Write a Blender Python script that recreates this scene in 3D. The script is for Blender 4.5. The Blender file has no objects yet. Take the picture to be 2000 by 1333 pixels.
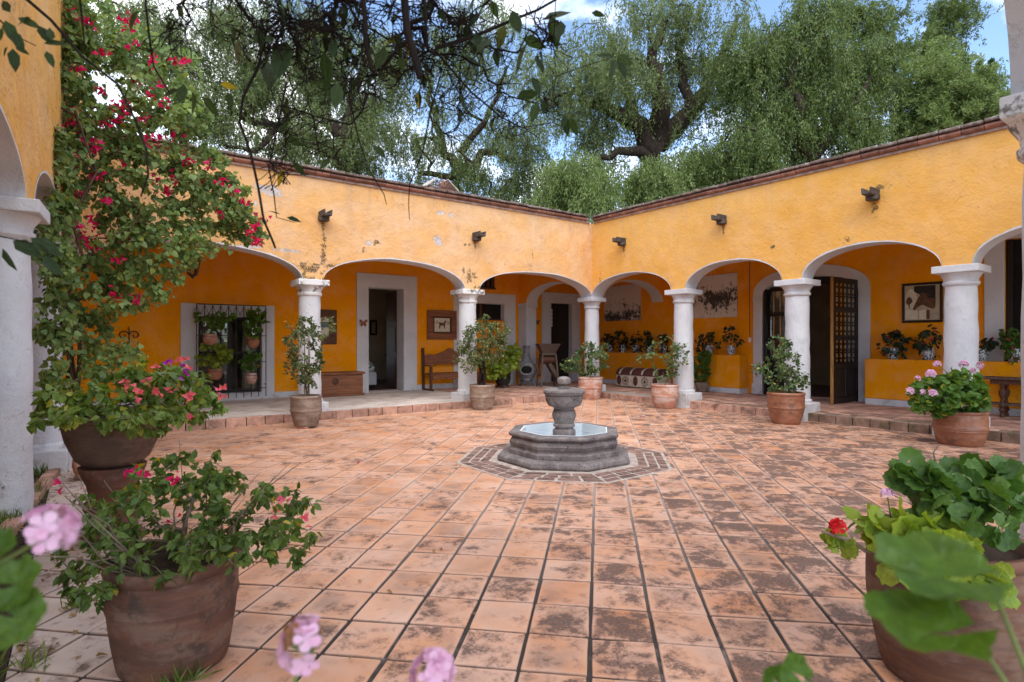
import bpy, bmesh, math, random
import numpy as np
from mathutils import Matrix, Vector, noise

RD = math.radians
S = bpy.context.scene
COL = S.collection

# ---------------------------------------------------------------- camera
YAW = RD(36.5)
FPX = 1130.0                      # focal length in photo pixels (photo 2000 wide)
CAMZ = 1.5
FS, FC = math.sin(YAW), math.cos(YAW)
cam_data = bpy.data.cameras.new('camera')
cam = bpy.data.objects.new('camera', cam_data)
COL.objects.link(cam)
cam.location = (0, 0, CAMZ)
cam.rotation_euler = (RD(90), 0, -YAW)
cam_data.sensor_width = 36.0
cam_data.lens = 36.0 * FPX / 2000.0
cam_data.clip_start = 0.05
cam_data.clip_end = 2000
cam_data.dof.use_dof = True
cam_data.dof.focus_distance = 7.5
cam_data.dof.aperture_fstop = 4.5
S.camera = cam

# ---------------------------------------------------------------- world, sun, exposure
SUN_EL, SUN_AZ = 58.0, 214.0     # azimuth clockwise from +Y: behind the camera, to the left
w = bpy.data.worlds.new('World')
S.world = w
w.use_nodes = True
nt = w.node_tree
nt.nodes.clear()
def wn(t, **k):
    n = nt.nodes.new(t)
    for a, b in k.items():
        setattr(n, a, b)
    return n
wout = wn('ShaderNodeOutputWorld')
wbg = wn('ShaderNodeBackground')
sky = wn('ShaderNodeTexSky', sky_type='NISHITA', sun_disc=False)
sky.sun_elevation = RD(SUN_EL)
sky.sun_rotation = RD(SUN_AZ)
sky.altitude = 1900
sky.air_density = 1.0
sky.dust_density = 0.6
sky.ozone_density = 1.5
tc = wn('ShaderNodeTexCoord')
mp = wn('ShaderNodeMapping')
mp.inputs['Scale'].default_value = (1.0, 1.0, 1.9)
mp.inputs['Location'].default_value = (3.1, 1.9, 0.5)
cn = wn('ShaderNodeTexNoise')
cn.inputs['Scale'].default_value = 2.6
cn.inputs['Detail'].default_value = 9
cn.inputs['Roughness'].default_value = 0.56
cr = wn('ShaderNodeValToRGB')
cr.color_ramp.elements[0].position = 0.47
cr.color_ramp.elements[1].position = 0.61
cn2 = wn('ShaderNodeTexNoise')
cn2.inputs['Scale'].default_value = 7.0
cn2.inputs['Detail'].default_value = 6
cr2 = wn('ShaderNodeValToRGB')
cr2.color_ramp.elements[0].position = 0.3
cr2.color_ramp.elements[0].color = (4.2, 4.5, 5.0, 1)
cr2.color_ramp.elements[1].position = 0.7
cr2.color_ramp.elements[1].color = (8.5, 8.5, 8.4, 1)
wm = wn('ShaderNodeMix', data_type='RGBA')
nt.links.new(tc.outputs['Generated'], mp.inputs['Vector'])
nt.links.new(mp.outputs['Vector'], cn.inputs['Vector'])
nt.links.new(mp.outputs['Vector'], cn2.inputs['Vector'])
nt.links.new(cn.outputs['Fac'], cr.inputs['Fac'])
nt.links.new(cn2.outputs['Fac'], cr2.inputs['Fac'])
nt.links.new(cr.outputs['Color'], wm.inputs['Factor'])
nt.links.new(sky.outputs['Color'], wm.inputs['A'])
nt.links.new(cr2.outputs['Color'], wm.inputs['B'])
nt.links.new(wm.outputs['Result'], wbg.inputs['Color'])
wbg.inputs['Strength'].default_value = 0.15
nt.links.new(wbg.outputs['Background'], wout.inputs['Surface'])

sd = bpy.data.lights.new('sun', 'SUN')
sd.energy = 1.5
sd.angle = RD(60)
sd.color = (1.0, 0.95, 0.87)
so = bpy.data.objects.new('sun', sd)
COL.objects.link(so)
so.rotation_euler = (RD(90 - SUN_EL), 0, RD(180 - SUN_AZ))
so.location = (0, -10, 30)

S.view_settings.view_transform = 'Standard'
S.view_settings.look = 'None'
S.view_settings.gamma = 1.0
S.view_settings.exposure = 1.42
S.view_settings.use_curve_mapping = False
S.render.engine = 'CYCLES'
S.cycles.use_denoising = True
S.cycles.max_bounces = 9
S.cycles.diffuse_bounces = 6
S.cycles.transparent_max_bounces = 8
S.cycles.sample_clamp_indirect = 6

# ---------------------------------------------------------------- pixel helpers (photo pixels -> a place in the yard)
def P(px, py, d):
    r = (px - 1000) / FPX * d
    return Vector((d * FS + r * FC, d * FC - r * FS, CAMZ - (py - 666.5) / FPX * d))
def dY(px, Y):
    return Y / (FC - FS * (px - 1000) / FPX)
def dX(px, X):
    return X / (FS + FC * (px - 1000) / FPX)
def onY(px, py, Y):
    return P(px, py, dY(px, Y))
def onX(px, py, X):
    return P(px, py, dX(px, X))

# ---------------------------------------------------------------- scene helpers
WL = {}
ZERO = Vector((0, 0, 0))
def wl(o):
    return WL.get(o.name, ZERO) if o is not None else ZERO
def props(o, label=None, cat=None, group=None, kind=None):
    if label: o['label'] = label
    if cat: o['category'] = cat
    if group: o['group'] = group
    if kind: o['kind'] = kind
    return o
def thing(name, label, cat, loc, group=None, kind=None):
    o = bpy.data.objects.new(name, None)
    COL.objects.link(o)
    o.empty_display_size = 0.1
    o.location = loc
    WL[o.name] = Vector(loc)
    return props(o, label, cat, group, kind)
def place(name, mesh, M, parent=None, mat=None):
    o = bpy.data.objects.new(name, mesh)
    COL.objects.link(o)
    W = M.to_translation()
    WL[o.name] = W
    if parent is not None:
        o.parent = parent
        M = Matrix.Translation(-wl(parent)) @ M
    o.matrix_basis = M
    return o

class MB:
    def __init__(s, M=None):
        s.v = []; s.f = []; s.M = M
    def add(s, vs, fs):
        o = len(s.v)
        if s.M is not None:
            vs = [s.M @ Vector(v) for v in vs]
        s.v.extend([tuple(v) for v in vs])
        s.f.extend([tuple(i + o for i in f) for f in fs])
        return s
    def box(s, x0, x1, y0, y1, z0, z1):
        return s.add([(x0,y0,z0),(x1,y0,z0),(x1,y1,z0),(x0,y1,z0),(x0,y0,z1),(x1,y0,z1),(x1,y1,z1),(x0,y1,z1)],
              [(3,2,1,0),(4,5,6,7),(0,1,5,4),(1,2,6,5),(2,3,7,6),(3,0,4,7)])
    def lathe(s, prof, n=24, c=(0,0,0), phase=0.0, close=True, sx=1, sy=1, wob=0, seed=0):
        vs = []; fs = []
        for k, (r, z) in enumerate(prof):
            for i in range(n):
                a = phase + 2*math.pi*i/n
                rr = r
                if wob:
                    rr = r*(1 + wob*noise.noise(Vector((math.cos(a)*1.3+seed, math.sin(a)*1.3, z*4+seed))))
                vs.append((c[0]+rr*math.cos(a)*sx, c[1]+rr*math.sin(a)*sy, c[2]+z))
        for k in range(len(prof)-1):
            for i in range(n):
                j = (i+1) % n
                fs.append((k*n+i, k*n+j, (k+1)*n+j, (k+1)*n+i))
        if close:
            if prof[0][0] > 1e-4: fs.append(tuple(range(n))[::-1])
            if prof[-1][0] > 1e-4: fs.append(tuple((len(prof)-1)*n+i for i in range(n)))
        return s.add(vs, fs)
    def tube(s, pts, rad, n=6, cap=True):
        pts = [Vector(p) for p in pts]
        if not hasattr(rad, '__len__'): rad = [rad]*len(pts)
        vs = []; fs = []
        ref = None
        for i, p in enumerate(pts):
            t = (pts[min(i+1, len(pts)-1)] - pts[max(i-1, 0)])
            t = t.normalized() if t.length > 1e-9 else Vector((0,0,1))
            if ref is None:
                ref = t.orthogonal().normalized()
            ref = (ref - t*ref.dot(t))
            ref = ref.normalized() if ref.length > 1e-6 else t.orthogonal().normalized()
            b = t.cross(ref)
            for k in range(n):
                a = 2*math.pi*k/n
                vs.append(p + (ref*math.cos(a) + b*math.sin(a))*rad[i])
        for i in range(len(pts)-1):
            for k in range(n):
                j = (k+1) % n
                fs.append((i*n+k, i*n+j, (i+1)*n+j, (i+1)*n+k))
        if cap:
            fs.append(tuple(range(n))[::-1])
            fs.append(tuple((len(pts)-1)*n+k for k in range(n)))
        return s.add(vs, fs)
    def prism(s, poly, fn, q0, q1):
        n = len(poly)
        vs = [fn(u, v, q0) for u, v in poly] + [fn(u, v, q1) for u, v in poly]
        fs = [tuple(range(n))[::-1], tuple(range(n, 2*n))]
        for i in range(n):
            j = (i+1) % n
            fs.append((i, j, n+j, n+i))
        return s.add(vs, fs)
    def mesh(s, name, mat, smooth=False, bevel=0, sharp=38, seg=1, c=ZERO, fix=True):
        me = bpy.data.meshes.new(name)
        me.from_pydata([(v[0]-c[0], v[1]-c[1], v[2]-c[2]) for v in s.v], [], s.f)
        if fix or bevel:
            bm = bmesh.new(); bm.from_mesh(me)
            bmesh.ops.recalc_face_normals(bm, faces=bm.faces)
            if bevel:
                bmesh.ops.bevel(bm, geom=[e for e in bm.edges if len(e.link_faces) == 2 and e.calc_face_angle(0) > 0.4],
                                offset=bevel, segments=seg, affect='EDGES', profile=0.6, clamp_overlap=True)
            bm.to_mesh(me); bm.free()
        if mat is not None: me.materials.append(mat)
        if smooth:
            me.polygons.foreach_set('use_smooth', [True]*len(me.polygons))
            me.set_sharp_from_angle(angle=RD(sharp))
        me.update()
        return me
    def build(s, name, mat, parent=None, smooth=False, bevel=0, sharp=38, seg=1, fix=True):
        a = np.array(s.v)
        lo, hi = a.min(0), a.max(0)
        c = Vector(((lo[0]+hi[0])/2, (lo[1]+hi[1])/2, lo[2]))
        me = s.mesh(name, mat, smooth, bevel, sharp, seg, c, fix)
        return place(name, me, Matrix.Translation(c), parent)

def TR(x, y, z, rz=0.0, sc=1.0):
    return Matrix.Translation((x, y, z)) @ Matrix.Rotation(rz, 4, 'Z') @ Matrix.Scale(sc, 4)

# ---------------------------------------------------------------- materials
class NB:
    """small node builder"""
    def __init__(s, name):
        s.m = bpy.data.materials.new(name); s.m.use_nodes = True
        s.t = s.m.node_tree; s.t.nodes.clear()
        s.out = s.n('ShaderNodeOutputMaterial')
        s.geo = s.n('ShaderNodeNewGeometry')
        s.pos = s.geo.outputs['Position']
    def n(s, t, **k):
        x = s.t.nodes.new(t)
        for a, b in k.items(): setattr(x, a, b)
        return x
    def set(s, sock, v):
        if isinstance(v, bpy.types.NodeSocket): s.t.links.new(v, sock)
        elif isinstance(v, (tuple, list)):
            sock.default_value = (*v, 1.0) if (len(v) == 3 and len(sock.default_value) == 4) else v
        else: sock.default_value = v
    def noise(s, scale, detail=4, rough=0.55, vec=None, stretch=None, dist=0.0):
        v = vec if vec is not None else s.pos
        if stretch: v = s.mapping(v, stretch)
        x = s.n('ShaderNodeTexNoise')
        s.set(x.inputs['Vector'], v)
        x.inputs['Scale'].default_value = scale; x.inputs['Detail'].default_value = detail
        x.inputs['Roughness'].default_value = rough; x.inputs['Distortion'].default_value = dist
        return x.outputs['Fac']
    def mapping(s, v, sc=(1,1,1), loc=(0,0,0), rot=(0,0,0)):
        x = s.n('ShaderNodeMapping'); s.set(x.inputs['Vector'], v)
        x.inputs['Scale'].default_value = sc; x.inputs['Location'].default_value = loc; x.inputs['Rotation'].default_value = rot
        return x.outputs['Vector']
    def vor(s, scale, feature='F1', vec=None, out='Distance', rnd=1.0):
        x = s.n('ShaderNodeTexVoronoi', feature=feature)
        s.set(x.inputs['Vector'], vec if vec is not None else s.pos)
        x.inputs['Scale'].default_value = scale; x.inputs['Randomness'].default_value = rnd
        return x.outputs[out]
    def ramp(s, v, lo, hi, a=0.0, b=1.0):
        x = s.n('ShaderNodeMapRange', interpolation_type='SMOOTHSTEP')
        s.set(x.inputs['Value'], v)
        x.inputs['From Min'].default_value = lo; x.inputs['From Max'].default_value = hi
        x.inputs['To Min'].default_value = a; x.inputs['To Max'].default_value = b
        return x.outputs['Result']
    def math(s, op, a, b=0.0, c=None):
        x = s.n('ShaderNodeMath', operation=op)
        s.set(x.inputs[0], a); s.set(x.inputs[1], b)
        if c is not None: s.set(x.inputs[2], c)
        return x.outputs[0]
    def mix(s, f, a, b, mode='MIX'):
        x = s.n('ShaderNodeMix', data_type='RGBA', blend_type=mode)
        s.set(x.inputs['Factor'], f); s.set(x.inputs['A'], a); s.set(x.inputs['B'], b)
        return x.outputs['Result']
    def hsv(s, col, h=0.5, sat=1.0, v=1.0):
        x = s.n('ShaderNodeHueSaturation'); s.set(x.inputs['Color'], col)
        s.set(x.inputs['Hue'], h); s.set(x.inputs['Saturation'], sat); s.set(x.inputs['Value'], v)
        return x.outputs['Color']
    def xyz(s, v=None):
        x = s.n('ShaderNodeSeparateXYZ'); s.set(x.inputs[0], v if v is not None else s.pos)
        return x.outputs
    def orand(s):
        return s.n('ShaderNodeObjectInfo').outputs['Random']
    def rnd(s):
        a = s.math('ADD', s.geo.outputs['Random Per Island'], s.orand())
        return s.math('FRACT', s.math('MULTIPLY', a, 7.31))
    def bump(s, h, strength=0.3, dist=0.02, nrm=None):
        x = s.n('ShaderNodeBump'); s.set(x.inputs['Height'], h)
        x.inputs['Strength'].default_value = strength; x.inputs['Distance'].default_value = dist
        if nrm is not None: s.set(x.inputs['Normal'], nrm)
        return x.outputs['Normal']
    def done(s, col, rough=0.8, nrm=None, spec=0.3, metal=0.0, transl=0.0, tcol=None, coat=0.0, emis=None, estr=0.0):
        b = s.n('ShaderNodeBsdfPrincipled')
        s.set(b.inputs['Base Color'], col); s.set(b.inputs['Roughness'], rough)
        b.inputs['Specular IOR Level'].default_value = spec; b.inputs['Metallic'].default_value = metal
        b.inputs['Coat Weight'].default_value = coat
        if nrm is not None: s.set(b.inputs['Normal'], nrm)
        o = b.outputs[0]
        if transl > 0:
            t = s.n('ShaderNodeBsdfTranslucent'); s.set(t.inputs['Color'], tcol if tcol is not None else col)
            mx = s.n('ShaderNodeMixShader'); mx.inputs[0].default_value = transl
            s.t.links.new(o, mx.inputs[1]); s.t.links.new(t.outputs[0], mx.inputs[2]); o = mx.outputs[0]
        s.t.links.new(o, s.out.inputs['Surface'])
        return s.m

def m_simple(name, col, rough=0.8, var=0.25, scale=4, bump=0.2, bscale=30, spec=0.3, metal=0, stretch=None, dist=0.01, dirt=None, dirt_amt=0.0, orand=0.0):
    b = NB(name)
    n1 = b.noise(scale, 5, 0.6, stretch=stretch)
    v = b.ramp(n1, 0.25, 0.75, 1 - var, 1 + var)
    if orand:
        v = b.math('MULTIPLY', v, b.math('MULTIPLY_ADD', b.rnd(), 2*orand, 1 - orand))
    c = b.hsv(col, 0.5, 1.0, v)
    if dirt is not None:
        c = b.mix(b.math('MULTIPLY', b.ramp(b.noise(scale*0.7 + 1.3, 7, 0.65), 0.5, 0.68), dirt_amt), c, dirt)
    nr = b.bump(b.noise(bscale, 5, 0.6, stretch=stretch), bump, dist) if bump else None
    return b.done(c, rough, nr, spec, metal)

def m_plaster(name, ca, cb, chip=(0.46,0.38,0.32), bump=0.5, patches=(), mould=(), axis=0, crackamt=0.42, spots=0.0, mott=1.0, streak=0.6):
    """lime-washed adobe plaster: mottled paint, hairline cracks, blisters; patches where it fell off; black mould"""
    b = NB(name)
    X = b.xyz()
    c = b.mix(b.ramp(b.noise(0.6, 4, 0.6), 0.32, 0.68), ca, cb)
    fine = b.noise(5, 5, 0.65)
    c = b.hsv(c, 0.5, b.ramp(b.noise(2.3, 4, 0.62), 0.3, 0.75, 1.0 + 0.05*mott, 1.0 - 0.12*mott), b.ramp(fine, 0.25, 0.75, 1 - 0.07*mott, 1 + 0.06*mott))
    stk = b.math('MULTIPLY', b.ramp(b.noise(1.0, 5, 0.65, stretch=(5, 5, 0.35)), 0.48, 0.72), b.ramp(X[2], 3.3, 4.6, 0.0, 1.0))
    c = b.mix(b.math('MULTIPLY', stk, 0.4*streak), c, b.hsv(c, 0.5, 0.8, 0.62))
    wob = b.n('ShaderNodeVectorMath', operation='ADD')
    nz = b.n('ShaderNodeTexNoise'); b.set(nz.inputs['Vector'], b.pos); nz.inputs['Scale'].default_value = 2.3; nz.inputs['Detail'].default_value = 6; nz.inputs['Roughness'].default_value = 0.7
    sc = b.n('ShaderNodeVectorMath', operation='SCALE'); b.set(sc.inputs[0], nz.outputs['Color']); sc.inputs['Scale'].default_value = 1.1
    b.set(wob.inputs[0], b.pos); b.set(wob.inputs[1], sc.outputs[0])
    crk = b.vor(0.62, 'DISTANCE_TO_EDGE', wob.outputs[0])
    crack = b.math('MULTIPLY', b.ramp(crk, 0.001, 0.006, 1, 0), b.ramp(b.noise(1.1, 2), 0.55, 0.66))
    c = b.mix(b.math('MULTIPLY', crack, crackamt), c, (0.3, 0.15, 0.05))
    h = b.math('ADD', b.math('MULTIPLY', b.noise(3.0, 4, 0.55), 1.5), b.math('MULTIPLY', b.noise(24, 5, 0.72), 0.34))
    blis = b.ramp(b.noise(5.2, 5, 0.66, dist=0.8), 0.60, 0.66)
    blis = b.math('MULTIPLY', blis, b.ramp(b.noise(0.8, 2), 0.42, 0.6))
    h = b.math('ADD', h, b.math('MULTIPLY', blis, 0.38))
    h = b.math('SUBTRACT', h, b.math('MULTIPLY', crack, 0.3))
    s_, z = X[axis], X[2]
    def blob(lst, soft, nscale, namp):
        tot = None
        nn = b.math('MULTIPLY', b.math('SUBTRACT', b.noise(nscale, 7, 0.72), 0.5), namp)
        for (u, v, ru, rv) in lst:
            du = b.math('DIVIDE', b.math('SUBTRACT', s_, u), ru); dv = b.math('DIVIDE', b.math('SUBTRACT', z, v), rv)
            dd = b.math('SQRT', b.math('ADD', b.math('MULTIPLY', du, du), b.math('MULTIPLY', dv, dv)))
            k = b.math('SUBTRACT', 1.0, dd)
            tot = k if tot is None else b.math('MAXIMUM', tot, k)
        return b.math('ADD', tot, nn), soft
    if patches:
        v, so_ = blob(patches, 0.05, 7.5, 3.6)
        m1 = b.ramp(v, 0.0, 0.06)
        c = b.mix(m1, c, b.mix(b.ramp(b.noise(13, 4), 0.4, 0.6), chip, (0.60, 0.53, 0.50)))
        h = b.math('SUBTRACT', h, b.math('MULTIPLY', m1, 0.7))
    if mould:
        v, so_ = blob(mould, 0.05, 12.0, 6.0)
        m2 = b.math('MULTIPLY', b.ramp(v, 0.0, 0.55), b.ramp(b.noise(40, 3), 0.36, 0.56, 0.35, 1.0))
        c = b.mix(b.math('MULTIPLY', m2, 0.9), c, b.mix(b.ramp(b.noise(17, 3), 0.4, 0.6), (0.03, 0.027, 0.022), (0.095, 0.08, 0.04)))
    if spots:
        fl = b.math('MULTIPLY', b.ramp(b.noise(9, 4, 0.6), 0.70, 0.73), b.ramp(b.noise(0.9, 2), 0.45, 0.6))
        c = b.mix(b.math('MULTIPLY', fl, spots), c, (0.22, 0.14, 0.08))
        h = b.math('SUBTRACT', h, b.math('MULTIPLY', fl, 0.3))
    return b.done(c, 0.88, b.bump(h, bump, 0.05), 0.15)

def m_leaf(name, ca, cb, transl=0.3, rough=0.45, yellow=0.0, spec=0.35, ycol=(0.45, 0.33, 0.03), vein=None):
    b = NB(name)
    r = b.rnd()
    c = b.mix(r, ca, cb)
    c = b.mix(b.ramp(b.noise(2.5, 2), 0.35, 0.65), c, b.hsv(c, 0.5, 1.0, 0.75))
    if yellow:
        r2 = b.math('FRACT', b.math('MULTIPLY', r, 13.7))
        c = b.mix(b.ramp(r2, 1 - yellow - 0.02, 1 - yellow + 0.02), c, ycol)
    nr = None
    if vein:
        o = b.n('ShaderNodeTexCoord').outputs['Object']
        x, y, z = b.xyz(o)[:3]
        ax = b.math('ABSOLUTE', x)
        if vein == 'pin':
            mid = b.ramp(ax, 0.008, 0.03, 1, 0)
            side = b.ramp(b.math('ABSOLUTE', b.math('SINE', b.math('MULTIPLY', b.math('SUBTRACT', y, b.math('MULTIPLY', ax, 0.9)), 24.0))), 0.06, 0.24, 1, 0)
            vn = b.math('MAXIMUM', mid, b.math('MULTIPLY', side, 0.5))
        else:
            an = b.math('ARCTAN2', x, b.math('SUBTRACT', y, 0.12))
            rr = b.math('SQRT', b.math('ADD', b.math('MULTIPLY', x, x), b.math('MULTIPLY', b.math('SUBTRACT', y, 0.12), b.math('SUBTRACT', y, 0.12))))
            vn = b.math('MULTIPLY', b.ramp(b.math('ABSOLUTE', b.math('SINE', b.math('MULTIPLY', an, 3.5))), 0.02, 0.16, 1, 0), b.ramp(rr, 0.7, 0.95, 1, 0.2))
            zone = b.math('MULTIPLY', b.ramp(rr, 0.38, 0.46), b.ramp(rr, 0.52, 0.66, 1, 0))
            c = b.mix(b.math('MULTIPLY', zone, 0.25), c, b.hsv(c, 0.5, 0.9, 0.5))
        c = b.mix(b.math('MULTIPLY', vn, 0.45), c, b.hsv(c, 0.485, 0.9, 1.7))
        blot = b.ramp(b.noise(7.0, 4, vec=b.n('ShaderNodeTexCoord').outputs['Object']), 0.3, 0.7, 0.82, 1.15)
        c = b.hsv(c, 0.5, 1.0, blot)
        nr = b.bump(b.math('SUBTRACT', b.noise(9, 3, vec=o), b.math('MULTIPLY', vn, 0.6)), 0.5, 0.006)
    tc_ = b.hsv(c, 0.485, 1.1, 1.5)
    return b.done(c, rough, nr, spec, 0, transl, tc_)

MT = {}
_q = lambda px, py: (onY(px, py, 11.15).x, onY(px, py, 11.15).z)
_pat = [(*_q(525, 372), 0.24, 0.10), (*_q(500, 398), 0.05, 0.06), (*_q(862, 417), 0.12, 0.04), (*_q(880, 421), 0.05, 0.06), (*_q(855, 470), 0.10, 0.10), (*_q(560, 490), 0.25, 0.03), (*_q(720, 475), 0.06, 0.05), (*_q(485, 482), 0.2, 0.03)]
_mou = [(*_q(632, 500), 0.055, 0.30), (*_q(633, 465), 0.04, 0.1), (*_q(650, 520), 0.2, 0.05), (*_q(605, 525), 0.25, 0.10), (*_q(590, 540), 0.2, 0.06), (*_q(605, 545), 0.3, 0.05), (*_q(918, 540), 0.13, 0.14), (*_q(905, 530), 0.05, 0.12), (*_q(940, 562), 0.2, 0.04), (*_q(735, 475), 0.08, 0.05), (*_q(910, 478), 0.12, 0.03), (*_q(710, 490), 0.05, 0.05), (*_q(631, 436), 0.035, 0.16), (*_q(927, 478), 0.03, 0.14), (*_q(1040, 500), 0.015, 0.12), (*_q(480, 470), 0.2, 0.04)]
MT['back_wall'] = m_plaster('faded_ochre_plaster', (0.73, 0.43, 0.20), (0.72, 0.39, 0.15), bump=0.5, patches=_pat, mould=_mou, spots=0.7, streak=1.0)
MT['right_wall'] = m_plaster('ochre_plaster', (0.74, 0.37, 0.08), (0.755, 0.40, 0.11), bump=0.42, axis=1, mott=0.5, spots=0.6, mould=[(4.75, 3.30, 0.10, 0.05), (10.85, 3.0, 0.03, 0.3), (4.28, 3.80, 0.05, 0.16), (4.20, 4.12, 0.14, 0.05), (7.19, 3.88, 0.03, 0.12), (10.0, 3.80, 0.03, 0.14), (6.1, 3.35, 0.05, 0.04)])
MT['inner_wall'] = m_plaster('orange_plaster', (0.82, 0.285, 0.004), (0.84, 0.315, 0.006), streak=0.0, bump=0.6, mott=0.5, spots=0.3)
MT['left_wall'] = m_plaster('pale_ochre_plaster', (0.76, 0.38, 0.09), (0.79, 0.44, 0.14), bump=0.8, axis=1, spots=0.4)

def m_white():
    b = NB('whitewash')
    c = b.mix(b.ramp(b.noise(1.6, 6, 0.6), 0.3, 0.7), (0.62, 0.61, 0.615), (0.545, 0.535, 0.545))
    z = b.xyz()[2]
    low = b.ramp(z, 0.1, 0.75, 1, 0)
    g = b.ramp(b.math('ADD', b.noise(5, 8, 0.7), b.math('MULTIPLY', low, 0.12)), 0.62, 0.72)
    c = b.mix(b.math('MULTIPLY', g, 0.45), c, (0.3, 0.25, 0.2))
    sp = b.math('MULTIPLY', b.ramp(b.noise(16, 4, 0.6), 0.72, 0.75), b.ramp(b.noise(1.1, 2), 0.5, 0.58))
    c = b.mix(b.math('MULTIPLY', sp, 0.8), c, (0.06, 0.045, 0.035))
    h = b.math('ADD', b.noise(4, 5, 0.6), b.math('MULTIPLY', b.noise(40, 4, 0.6), 0.25))
    fl = b.ramp(b.noise(7, 5, 0.7, dist=0.6), 0.58, 0.62)
    h = b.math('ADD', h, b.math('MULTIPLY', fl, 0.25))
    return b.done(c, 0.8, b.bump(h, 0.55, 0.035), 0.2)
MT['white'] = m_white()
def m_capital():
    b = NB('mouldy_whitewash')
    c = b.mix(b.ramp(b.noise(2, 6, 0.6), 0.3, 0.7), (0.78, 0.77, 0.75), (0.66, 0.64, 0.62))
    g = b.ramp(b.noise(6, 8, 0.75), 0.51, 0.60)
    c = b.mix(b.math('MULTIPLY', g, 0.85), c, b.mix(b.noise(20, 2), (0.04, 0.035, 0.03), (0.15, 0.12, 0.07)))
    return b.done(c, 0.85, b.bump(b.noise(12, 6, 0.65), 0.6, 0.02), 0.15)
MT['capital'] = m_capital()

# ---- the yard's tiles: cell number from the place, stains with shapes of their own
PA, PB = 0.340, 0.320        # pitch along / across
A0 = None
def tile_axes():
    # joint running away through photo pixel (1151,1333); cross joint through (1155,1321)
    p = P(1151, 1333, FPX*CAMZ/(1333-666.5)); q = P(1155, 1321, FPX*CAMZ/(1321-666.5))
    h = math.sqrt(0.5)
    return (q.x*h + q.y*h), (p.x*h - p.y*h)
OA, OB = tile_axes()
def tile_xy(a, b_):
    h = math.sqrt(0.5)
    return (a*h + b_*h, a*h - b_*h)
def m_tile():
    b = NB('terracotta_tile')
    x, y, z = b.xyz()[:3]
    h = math.sqrt(0.5)
    a = b.math('ADD', b.math('MULTIPLY', x, h), b.math('MULTIPLY', y, h))
    q = b.math('SUBTRACT', b.math('MULTIPLY', x, h), b.math('MULTIPLY', y, h))
    a = b.math('DIVIDE', b.math('SUBTRACT', a, OA), PA); q = b.math('DIVIDE', b.math('SUBTRACT', q, OB), PB)
    cmb = b.n('ShaderNodeCombineXYZ'); b.set(cmb.inputs[0], b.math('FLOOR', a)); b.set(cmb.inputs[1], b.math('FLOOR', q))
    wn_ = b.n('ShaderNodeTexWhiteNoise', noise_dimensions='2D'); b.set(wn_.inputs['Vector'], cmb.outputs[0])
    r1 = wn_.outputs['Value']
    rc = b.n('ShaderNodeSeparateColor'); b.set(rc.inputs[0], wn_.outputs['Color'])
    r2, r3 = rc.outputs[0], rc.outputs[1]
    fa = b.math('ABSOLUTE', b.math('SUBTRACT', b.math('FRACT', a), 0.5)); fb = b.math('ABSOLUTE', b.math('SUBTRACT', b.math('FRACT', q), 0.5))
    edge = b.math('MAXIMUM', fa, fb)
    c = b.mix(r1, (0.63, 0.35, 0.225), (0.56, 0.275, 0.155))
    c = b.mix(b.ramp(r2, 0.86, 0.98), c, (0.58, 0.27, 0.145))
    c = b.mix(b.math('MULTIPLY', b.ramp(b.math('ADD', x, b.math('MULTIPLY', b.noise(1.2, 5), 0.9)), 1.05, 0.45), 0.8), c, (0.52, 0.45, 0.40))
    c = b.hsv(c, 0.5, b.ramp(b.noise(3, 4), 0.3, 0.7, 0.85, 1.1), b.ramp(b.noise(1.1, 5), 0.3, 0.7, 0.9, 1.1))
    sh = b.n('ShaderNodeVectorMath', operation='ADD'); b.set(sh.inputs[0], b.pos)
    scv = b.n('ShaderNodeVectorMath', operation='SCALE'); b.set(scv.inputs[0], wn_.outputs['Color']); scv.inputs['Scale'].default_value = 7.0
    b.set(sh.inputs[1], scv.outputs[0])
    shv = sh.outputs[0]
    # chalky rims
    rim = b.math('MULTIPLY', b.ramp(b.math('ADD', edge, b.math('MULTIPLY', b.noise(9, 4), 0.14)), 0.47, 0.57), 0.45)
    c = b.mix(rim, c, (0.62, 0.41, 0.31))
    c = b.mix(b.math('MULTIPLY', b.ramp(b.math('ADD', edge, b.math('MULTIPLY', b.noise(14, 4), 0.03)), 0.475, 0.50), 0.55), c, (0.10, 0.068, 0.052))
    smu = b.math('MULTIPLY', b.ramp(b.noise(2.6, 5, 0.6, vec=shv), 0.42, 0.68), b.ramp(edge, 0.28, 0.46, 1.0, 0.15))
    c = b.mix(b.math('MULTIPLY', smu, b.math('MULTIPLY_ADD', r2, 0.45, 0.2)), c, (0.20, 0.125, 0.095))
    # dark lichen stains: strength differs tile by tile and grows to the damp right side
    # zone: x-y large (right/near) is damp
    damp = b.ramp(b.math('ADD', b.math('SUBTRACT', q, b.math('MULTIPLY', a, 0.12)), b.math('MULTIPLY', b.noise(0.5, 3), 6.0)), -3.5, 7.0)
    n = b.math('ADD', b.math('MULTIPLY', b.noise(5.0, 8, 0.68, vec=sh.outputs[0], dist=0.3), 0.72), b.math('MULTIPLY', b.noise(17.0, 6, 0.7, vec=sh.outputs[0]), 0.28))
    n = b.math('SUBTRACT', n, b.math('MULTIPLY', b.ramp(edge, 0.34, 0.5), 0.07))
    thr = b.math('SUBTRACT', 0.584, b.math('ADD', b.math('MULTIPLY', damp, 0.088), b.math('MULTIPLY', r3, 0.10)))
    d = b.math('SUBTRACT', n, thr)
    st = b.ramp(d, -0.045, 0.075)
    hard = b.ramp(d, 0.045, 0.085)
    fine = b.ramp(b.noise(60, 5, 0.7), 0.38, 0.62)
    stc = b.mix(fine, (0.10, 0.055, 0.04), (0.30, 0.16, 0.11))
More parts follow.
